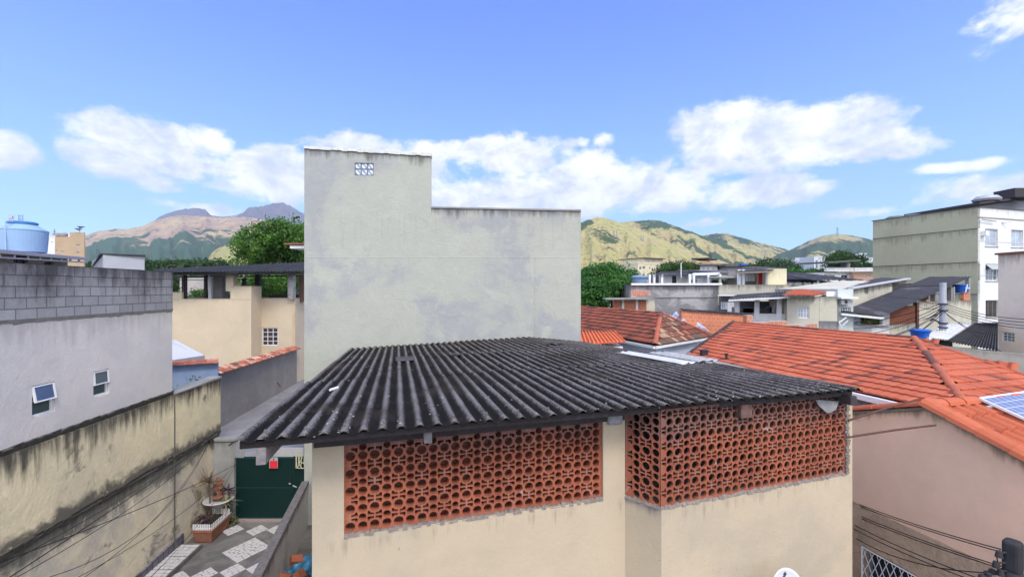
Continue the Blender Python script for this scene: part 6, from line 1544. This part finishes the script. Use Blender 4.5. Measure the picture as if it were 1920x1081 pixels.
def flat_part(o, f, x0, x1, y0, y1, off, th, mat, name): 
    r = f.rect(x0,x1,y0,y1); slab(MB(), f, r[0], r[1], r[2], r[3], off, th).build(name, mat, o)
o,f,z = far_house(1196,1243,494,95,'y','pale yellow hillside house above the round tree',[(1199,1203,499,505),(1205,1210,498,504),(1230,1233,497,501)],slope=4)
body(f, f.u(1207), f.u(1243), z+.01, f.z(1225,484), 6, yelfar, o, name='upper_floor', holes=[f.rect(1212,1216,487,491),f.rect(1222,1226,487,491)])
flat_part(o,f,1205,1245,483,484.2,.6,8,plain('far_roof',(.13,.12,.125),.9),'roof')
o,f,z = far_house(1170,1196,497,100,'w','small whitish house left of the pale yellow hillside house',[(1176,1179,500,504),(1185,1188,500,504)],roof=.4)
o,f,z = far_house(1286,1337,490.5,88,'p','orange house with a dark flat roof canopy behind the round tree',[(1317,1320,493,497),(1324,1327,494,498)],slope=-3)
flat_part(o,f,1298,1332,483,485.5,.5,6,plain('far_roof_d',(.06,.055,.06),.9),'canopy'); flat_part(o,f,1298,1301,486,490,0,.3,whitew,'post'); flat_part(o,f,1324,1331,486,490,-.4,.3,concrete,'rooftop_wall')
flat_part(o,f,1310,1334,491,516,.05,.04,plaster('peach2',(.66,.42,.22),fine=.04),'front_panel')
o,f,z = far_house(1312,1345,497,72,'w','white house with a row of small openings under a flat roof',[(1318,1322,501,505),(1326,1330,501,505),(1336,1340,501,505)],roof=.2)
o,f,z = far_house(1338,1376,496,76,'w','white house behind grey roofs right of the orange house',[(1344,1349,499,503),(1352,1356,499,503),(1362,1368,499,503)],roof=.3)
o,f,z = far_house(1362,1392,499,70,'g','small grey house with a blue tarpaulin on its roof',[(1366,1369,503,507)],roof=.2)
flat_part(o,f,1384,1396,494.5,497.5,1,1,plain('tarp_blue',(.03,.12,.42),.6),'blue_cover')
far_house(1345,1392,513,52,'g','grey house with a low pitched roof below the white houses',[(1352,1358,518,523),(1368,1374,518,523)],roof=.6)
far_house(1310,1350,511,60,'g','grey terrace house half hidden behind the rooftop canopies',[],roof=.5)
# apartment slabs far off
apt = plaster('apartment_white',(.60,.62,.66),(.54,.56,.60),.05,fine=.03)
def apartment(px0,px1,pyt,pyb,Y,label,nx_,nz_,slope=0,dark=False):
    f = Face(px0,Y,px1,Y+slope); zt_ = f.z((px0+px1)/2,pyt); zb__ = f.z((px0+px1)/2,pyb); W_ = f.L; rs_ = []
    for i in range(nx_):
        for j in range(nz_):
            a = W_*(i+.28)/nx_; b_ = W_*(i+.72)/nx_; c_ = zb__+(zt_-zb__)*(j+.32)/nz_; d_ = zb__+(zt_-zb__)*(j+.78)/nz_; rs_.append((a,b_,c_,d_))
    o = thing('apartment_building', label, 'building', f.pt(W_/2,0)); body(f,0,W_,0,zt_,20,apt,o,holes=rs_,reveal=.5)
    for r_ in rs_: 
        MB().hexa([f.pt(r_[0],r_[2],-.3),f.pt(r_[1],r_[2],-.3),f.pt(r_[1],r_[2],-.36),f.pt(r_[0],r_[2],-.36)],[f.pt(r_[0],r_[3],-.3),f.pt(r_[1],r_[3],-.3),f.pt(r_[1],r_[3],-.36),f.pt(r_[0],r_[3],-.36)]).build('window', MATS['bluegrey_glass'], o)
    return o
apartment(1496,1525,487.5,513,420,'long white apartment block with small windows, left of the tall white block',7,4)
apartment(1526.5,1536,480,513,400,'tallest white apartment block with a blank narrow front',1,1)
apartment(1536.8,1552,481,511,410,'white apartment block directly left of the domed tree',4,5,slope=10)
apartment(1478,1497,490,506,450,'low white apartment block behind the dark tree line',5,2)
apartment(1461,1481,496,506,380,'pinkish white low block at the left end of the apartment row',5,1)
apartment(1611,1626,474,506,430,'stepped white apartment block right of the domed tree',3,5)
apartment(1626.5,1645,482,508,425,'white apartment block against the olive building edge',4,4)
# house under the domed tree
o,f,z = far_house(1545,1600,510,66,'w','white house with a thick white parapet and a dark flat canopy under the domed tree',[(1548,1552,514,520),(1557,1565.5,514.5,520.5),(1577,1590,514.5,520.5)],slope=1,depth=7)
flat_part(o,f,1544,1603,501,508.5,.5,.4,whitew,'parapet')
MB().prism([f.pt(-.4,f.z(1560,494),1.2),f.pt(f.L*.98,f.z(1560,489.5),1.2),f.pt(f.L*.98,f.z(1560,489),-5),f.pt(-.4,f.z(1560,493),-5)],(0,0,.25)).build('canopy', plain('canopy_green',(.10,.12,.10),.8), o)
flat_part(o,f,1593,1600,492,501,-.5,1,concrete,'rooftop_wall')
p = at(1551,517,65.5); MB().box(p,(.6,.5,.5)).build('air_conditioner', concrete, o)
o,f,z = far_house(1600.5,1646,508.7,66,'p','salmon pink house front next to the olive building',[(1620,1623,512.5,517.5),(1628,1633,513,519)],slope=-1)
flat_part(o,f,1600,1645,501,508.5,.5,.4,whitew,'parapet')
# dark low roofs between
def low_roof(px0,px1,py0,py1,Y,label,mat=fibre_black,wall='y'):
    f = Face(px0,Y,px1,Y); o = thing('low_house', label, 'house', f.pt(f.L/2,0)); zt_ = f.z((px0+px1)/2,py1)
    body(f,0,f.L,0,zt_-.5,6,hm[wall],o,reveal=.2); zz = f.z((px0+px1)/2,py0)
    corrugated(f.pt(-.5,zt_-.02,.8), f.pt(f.L+.5,zt_-.02,.8), f.pt(f.L-.5,zz+.5,-6), f.pt(.5,zz+.5,-6), mat, o, 'roof', pitch=.4, amp=.04, waves=max(6,int(f.L/.5)), per=3)
    for i in range(4): p = f.pt(f.L*(i+.5)/4,zt_-.25,.3); MB().box(p,(.15,.15,.5)).build('post', white_p, o)
    return o
low_roof(1476,1545,523,528,50,'pale yellow house under a wide thin dark roof')
low_roof(1480,1550,514,519,62,'flat grey roofed house below the apartment row',fibre_far,'c')
low_roof(1520,1600,519,524,46,'cream house whose brown roof edge is in front of the pink house',fibre_far,'c')
tk = thing('water_tank', 'small blue water tank beside the cream side wall of the rooftop room', 'water tank', at(1481,546,36))
c_ = at(1482,545.5,34.6); MB().lathe(c_, [(.22,0),(.24,.2),(.27,.30),(.20,.34)], 16).build('tank_body', bluetank, tk); MB().box((c_.x,c_.y,c_.z-.3),(.5,.4,.55)).build('stand', whitew, tk)
# small far houses scattered over the foot of the hills
rr_ = random.Random(77); cols = [('white','w'),('cream','c'),('pale yellow','y'),('peach','p'),('grey','g')]
k = 0
for (x0,x1,ya,yb,Ya,Yb,n,where) in ((1150,1300,500,514,150,320,9,'far-off small houses at the foot of the yellow hill'),(1390,1480,500,512,130,300,9,'far-off small houses below the green ridge'),(1555,1640,497,505,180,300,5,'far-off small houses behind the salmon house'),(165,440,494,514,150,330,12,'far-off small houses at the foot of the left mountain'),(-60,100,486,500,150,300,5,'far-off small houses beyond the tank house')):
    for i in range(n):
        px = x0+(x1-x0)*(i+rr_.random()*.8)/n; Y = rr_.uniform(Ya,Yb); wd = rr_.uniform(5,10)/Y*F; cn, cm = cols[rr_.randrange(5)]; yt = rr_.uniform(ya,yb)
        f = Face(px,Y,px+wd,Y+rr_.uniform(-3,3)); o = thing('far_house', where.replace('far-off small houses','far-off small house'), 'house', f.pt(f.L/2,0), where)
        r_ = [(f.L*(q+.3)/3, f.L*(q+.6)/3, f.z(px,yt)-1.9, f.z(px,yt)-.9) for q in range(3)]
        body(f,0,f.L,0,f.z(px,yt),7,hm[cm],o,holes=r_,reveal=.3)
        MB().prism([f.pt(-.3,f.z(px,yt)+.01,.4),f.pt(f.L+.3,f.z(px,yt)+.01,.4),f.pt(f.L+.3,f.z(px,yt)+.5,-7),f.pt(-.3,f.z(px,yt)+.5,-7)],(0,0,.2)).build('roof', MATS['far_roof'] if rr_.random()<.6 else terracotta, o)
# ================================================================ trees
def tr(px, py_c, Y, w_, h_, label, lm, n, nl, size, spread, seed, lobes=7, group=None, name='tree', trunk=.25, squash=1):
    """crown centred at the picture point; w_, h_ crown half sizes in metres"""
    rnd = random.Random(seed); c = at(px, py_c, Y); L = []
    L.append((0,0,c.z,w_*.62,w_*.62*squash,h_*.72))
    for i in range(lobes):
        a = 2*math.pi*i/lobes+rnd.uniform(-.3,.3); rr = rnd.uniform(.45,.62)
        L.append((math.cos(a)*w_*rr, math.sin(a)*w_*rr*squash, c.z+rnd.uniform(-.45,.5)*h_, w_*rnd.uniform(.34,.46), w_*rnd.uniform(.34,.46)*squash, h_*rnd.uniform(.34,.5)))
    return tree((c.x,c.y,0), c.z*1.0, L, label, lm, n, nl, size, spread, trunk, group, seed, name)
tr(522,470,52,5.2,4.4,'tall bright green tree rising behind the yellow house terrace',leaf_l,620,26,.17,.42,3,11,trunk=.4)
tr(590,470,60,6.0,4.8,'tall tree half hidden behind the left edge of the tall grey house',leaf_l,420,22,.19,.45,13,8,trunk=.4)
tr(500,540,46,4.4,1.9,'leafy green tree visible under the dark terrace canopy',leaf_l,330,22,.15,.35,5,7)
tr(225,590,56,.5,.5,'small bush hidden behind the block parapet',leaf_l,20,10,.12,.3,6,3)
tr(385,553,46,1.9,.8,'low yellow green bush seen between the terrace posts',leaf_l,70,16,.12,.25,7,4)
tr(320,553,50,1.2,2.3,'dark narrow tree behind the left end of the terrace',leaf_o,90,16,.14,.3,8,4)
tr(1128,528,42,3.4,2.55,'dense dark green tree just right of the tall grey house',leaf_d,560,26,.13,.34,9,11,trunk=.35)
tr(1176,530,44,1.9,2.1,'darker smaller tree between the dense tree and the grey house',leaf_d,220,22,.13,.30,10,6)
tr(1108,548,38,2.4,1.6,'lower leafy tree at the foot of the dense tree',leaf_d,220,22,.13,.30,20,6)
tr(1258,507,70,3.6,1.7,'round low tree with a rusty brown patch above the rooftop room',leaf_a,330,18,.16,.35,11,8)
tr(1288,505,72,2.1,1.6,'small round tree right of the rusty patched tree',leaf_o,150,16,.16,.35,12,5)
tr(1582,487,150,6.2,3.5,'large domed dark tree behind the dark canopy',leaf_o,420,16,.34,.75,14,9)
tr(1624,500,140,3.0,1.4,'small dark tree right of the domed tree by the olive building',leaf_o,110,14,.30,.6,15,4)
tr(1500,514,110,4.6,1.6,'low round green tree in front of the apartment row',leaf_d,220,14,.26,.55,16,6)
tr(1540,510,120,4.0,.8,'low dark tree between the apartment row and the white parapet',leaf_o,120,14,.26,.5,17,5)
def treeline(pts, Y, label, seed, lm=leaf_o, hh=4, size=.8, nn=700):
    rnd = random.Random(seed); mb = MB(); L = []
    for (px, py) in pts:
        for _ in range(2):
            c = at(px+rnd.uniform(-6,6), py+2, Y*rnd.uniform(.96,1.04)); r_ = hh*rnd.uniform(.8,1.3); L.append((c.x,c.y,c.z-r_*.6,r_*1.4,r_*1.4,r_))
    foliage(mb, L, nn, 14, size, size*1.6, rnd); o = mb.build('tree_belt', lm, None, recalc=False); o['kind'] = 'stuff'; return tag(o, label, 'trees')
treeline([(258+i*9, 497-(i%3)*2-(2 if i>5 else 0)) for i in range(18)], 230, 'dark belt of trees above the left terrace roof', 1, nn=900)
treeline([(1375+i*11, (508,504,505,500,497,493,491,492,492,497)[i]) for i in range(10)], 330, 'dark belt of trees left of the apartment row', 2, hh=7, size=1.0)
treeline([(1400+i*13, 511) for i in range(8)], 120, 'low belt of bushes behind the rooftop room with the red panel', 3, hh=2.2, size=.4)
treeline([(330+i*10, 520+(i%2)*3) for i in range(8)], 90, 'dark undergrowth seen through the terrace', 4, hh=2.5, size=.3)
treeline([(170+i*14, 500) for i in range(8)], 200, 'dark belt of trees behind the metal hut', 5, hh=3)
treeline([(1160+i*12, 512) for i in range(7)], 110, 'dark bushes below the pale yellow hillside house', 6, hh=2.2, size=.35)
treeline([(1330+i*12, 528) for i in range(5)], 44, 'dark bushes behind the rooftop canopies', 7, hh=.8, size=.14, nn=200)
# ================================================================ hills
def prof(pts, px):
    if px <= pts[0][0]: return pts[0][1]
    for (a,b_),(c_,d_) in zip(pts, pts[1:]):
        if px <= c_:
            f = (px-a)/(c_-a); f = f*f*(3-2*f)*.35+f*.65; return b_+(d_-b_)*f
    return pts[-1][1]
def hill(name, pts, D, near, mat, seed, nz=.16, base=506, rough=1.0, nx_=260, ny_=70):
    a = min(p[0] for p in pts); b_ = max(p[0] for p in pts)
    def fn(u, v):
        px = a+(b_-a)*u; hgt = (540-prof(pts,px))/F*D+EYE
        t_ = v/.72 if v < .72 else 1-(v-.72)/.28*.9
        Y = D*(near+(1-near)*min(v/.72,1))+(v-.72)/.28*D*.25 if v > .72 else D*(near+(1-near)*v/.72)
        # radial ridges and gullies running down the slope
        q = Vector((px*.030+seed*3.1, v*1.6, seed)); g_ = noise.fractal(q, .9, 2.1, 5); g2_ = 1-abs(noise.fractal(Vector((px*.022+g_*.5, v*1.1, seed+9)), .9, 2.1, 4))*2
        bell = math.sin(math.pi*min(max(t_,0),1))
        prf = t_**1.15 if v < .72 else t_
        z = hgt*(prf+ .62*nz*bell*(g_*.9+g2_*.45-.25)) + hgt*.012*rough*noise.fractal(Vector((px*.22, v*14, seed)), .8, 2, 4)
        x = (px-960)/F*(D*(.86+.14*min(v/.72,1)))*(Y/D)**.85
        x = (px-960)/F*Y
        return (x, Y, max(z, -2))
    mb = MB().grid(fn, nx_, ny_); return mb.build(name, mat, None, recalc=False, smooth=True, kind='structure')
far_b = hillmat('far_rock', (.11,.105,.14), (.14,.13,.165), (.08,.10,.14), .66, .0012)
hill('distant_mountain', [(60,500),(150,470),(270,430),(288,413),(300,404),(320,396),(345,390),(372,388),(385,391),(396,402),(415,405),(440,403),(458,396),(466,387),(490,385),(515,379),(528,378),(540,382),(568,398),(620,425),(700,455),(800,480)], 7600, .72, far_b, 1, .10)
left_m = hillmat('left_slope', (.36,.25,.20), (.46,.36,.22), (.055,.105,.065), .62, .0020, lowforest=520, rock=(.27,.20,.18))
hill('left_mountain', [(-420,470),(-150,466),(0,462),(90,455),(160,440),(185,432),(215,428),(240,428),(265,423),(290,412),(320,405),(345,402),(380,404),(410,407),(445,405),(480,408),(520,418),(570,432),(640,452),(760,478),(860,500)], 3900, .45, left_m, 2, .20)
knoll = hillmat('knoll_slope', (.42,.42,.16), (.48,.42,.20), (.06,.10,.05), .66, .008)
hill('small_knoll', [(340,512),(385,490),(400,470),(412,462),(430,458),(450,457),(480,462),(520,475),(580,500)], 1500, .7, knoll, 3, .14, nx_=90)
right_m = hillmat('yellow_slope', (.42,.385,.15), (.50,.41,.19), (.075,.115,.045), .585, .0042, rock=(.36,.27,.21))
hill('yellow_hill', [(860,480),(960,450),(1040,430),(1088,416),(1108,409),(1122,405),(1138,408),(1160,415),(1190,425),(1225,440),(1262,456),(1300,470),(1340,484),(1380,497),(1420,508)], 2100, .55, right_m, 4, .18)
mid_m = hillmat('brown_green_slope', (.40,.31,.15), (.44,.40,.16), (.055,.10,.045), .495, .0034, rock=(.30,.21,.17))
hill('middle_hill', [(1000,470),(1080,440),(1140,420),(1165,415),(1190,413),(1222,411),(1240,413),(1262,421),(1290,431),(1320,442),(1350,452),(1380,459),(1410,468),(1440,482),(1470,500)], 2800, .55, mid_m, 5, .22)
grn_m = hillmat('green_slope', (.34,.30,.14), (.42,.36,.17), (.050,.085,.045), .50, .0030)
hill('green_ridge', [(1180,490),(1260,455),(1320,440),(1345,436),(1362,436),(1390,444),(1430,455),(1462,463),(1485,469),(1530,485),(1580,500)], 3500, .55, grn_m, 6, .18)
rh_m = hillmat('right_slope', (.34,.31,.15), (.42,.33,.18), (.055,.095,.055), .47, .0028)
hill('right_hill', [(1380,500),(1430,486),(1478,469),(1500,459),(1520,449),(1545,440),(1566,437.5),(1590,438.5),(1615,444),(1640,449),(1700,451),(1780,455),(1900,462),(2050,470),(2300,485)], 3100, .5, rh_m, 7, .18)
hill('low_foothills', [(-300,508),(0,505),(150,503),(400,506),(700,506),(1000,508),(1300,506),(1420,503),(1500,500),(1600,502),(1800,506),(2200,508)], 1100, .35, hillmat('foothill', (.20,.19,.10), (.24,.22,.13), (.045,.075,.035), .44, .006), 8, .3)
# pylons on the hills
pt0 = at(1570,439,2900)
py_ = thing('transmission_tower', 'lattice power pylon standing on the summit of the right hill', 'pylon', pt0)
m_ = MB(); hT = 46
for sx in (-1,1):
    for sy in (-1,1): m_.tube([(pt0.x+sx*6,pt0.y+sy*6,pt0.z-8),(pt0.x+sx*1.3,pt0.y+sy*1.3,pt0.z+hT)], .7, 4)
for i in range(7):
    z = pt0.z+hT*i/7; w_ = 6-4.6*i/7; w2_ = 6-4.6*(i+1)/7; m_.tube([(pt0.x-w_,pt0.y,z),(pt0.x+w2_,pt0.y,z+hT/7)], .45, 4); m_.tube([(pt0.x+w_,pt0.y,z),(pt0.x-w2_,pt0.y,z+hT/7)], .45, 4)
m_.build('mast', plain('pylon_steel',(.22,.25,.30),.6), py_)
m_ = MB()
for z in (.72,.86,1.0): m_.tube([(pt0.x-8,pt0.y,pt0.z+hT*z),(pt0.x+8,pt0.y,pt0.z+hT*z)], .6, 4)
m_.build('crossarm', MATS['pylon_steel'], py_)
for i,(px,py,Y,lab) in enumerate(((1151,441,1640,'left of the pair of pale pylons on the yellow hill'),(1156,442,1640,'right of the pair of pale pylons on the yellow hill'),(1202,450,1700,'first pale pylon below the yellow ridge'),(1206,451,1700,'second pale pylon below the yellow ridge'),(380,470,2300,'pale pylon on the left green slope'),(321,486,1900,'pale pylon low on the left green slope'))):
    p = at(px,py,Y); o = copy_tree(py_, p-pt0, lab); o.scale = (.42,.42,.42); o['group'] = 'pale pylons on the hillsides'

# ================================================================ air
m = bpy.data.materials.new('air'); m.use_nodes = True; m.node_tree.nodes.clear(); t = NT(m.node_tree)
pv = t.new('ShaderNodeVolumePrincipled'); pv.inputs['Color'].default_value = (.72,.84,1,1); pv.inputs['Density'].default_value = 5.5e-5; pv.inputs['Anisotropy'].default_value = .1
o_ = t.new('ShaderNodeOutputMaterial'); t.l.new(pv.outputs[0], o_.inputs['Volume'])
hz = MB().box((0,4600,900),(15400,11200,1812)).build('haze', m, None, origin=(0,0,0)); hz['kind'] = 'stuff'
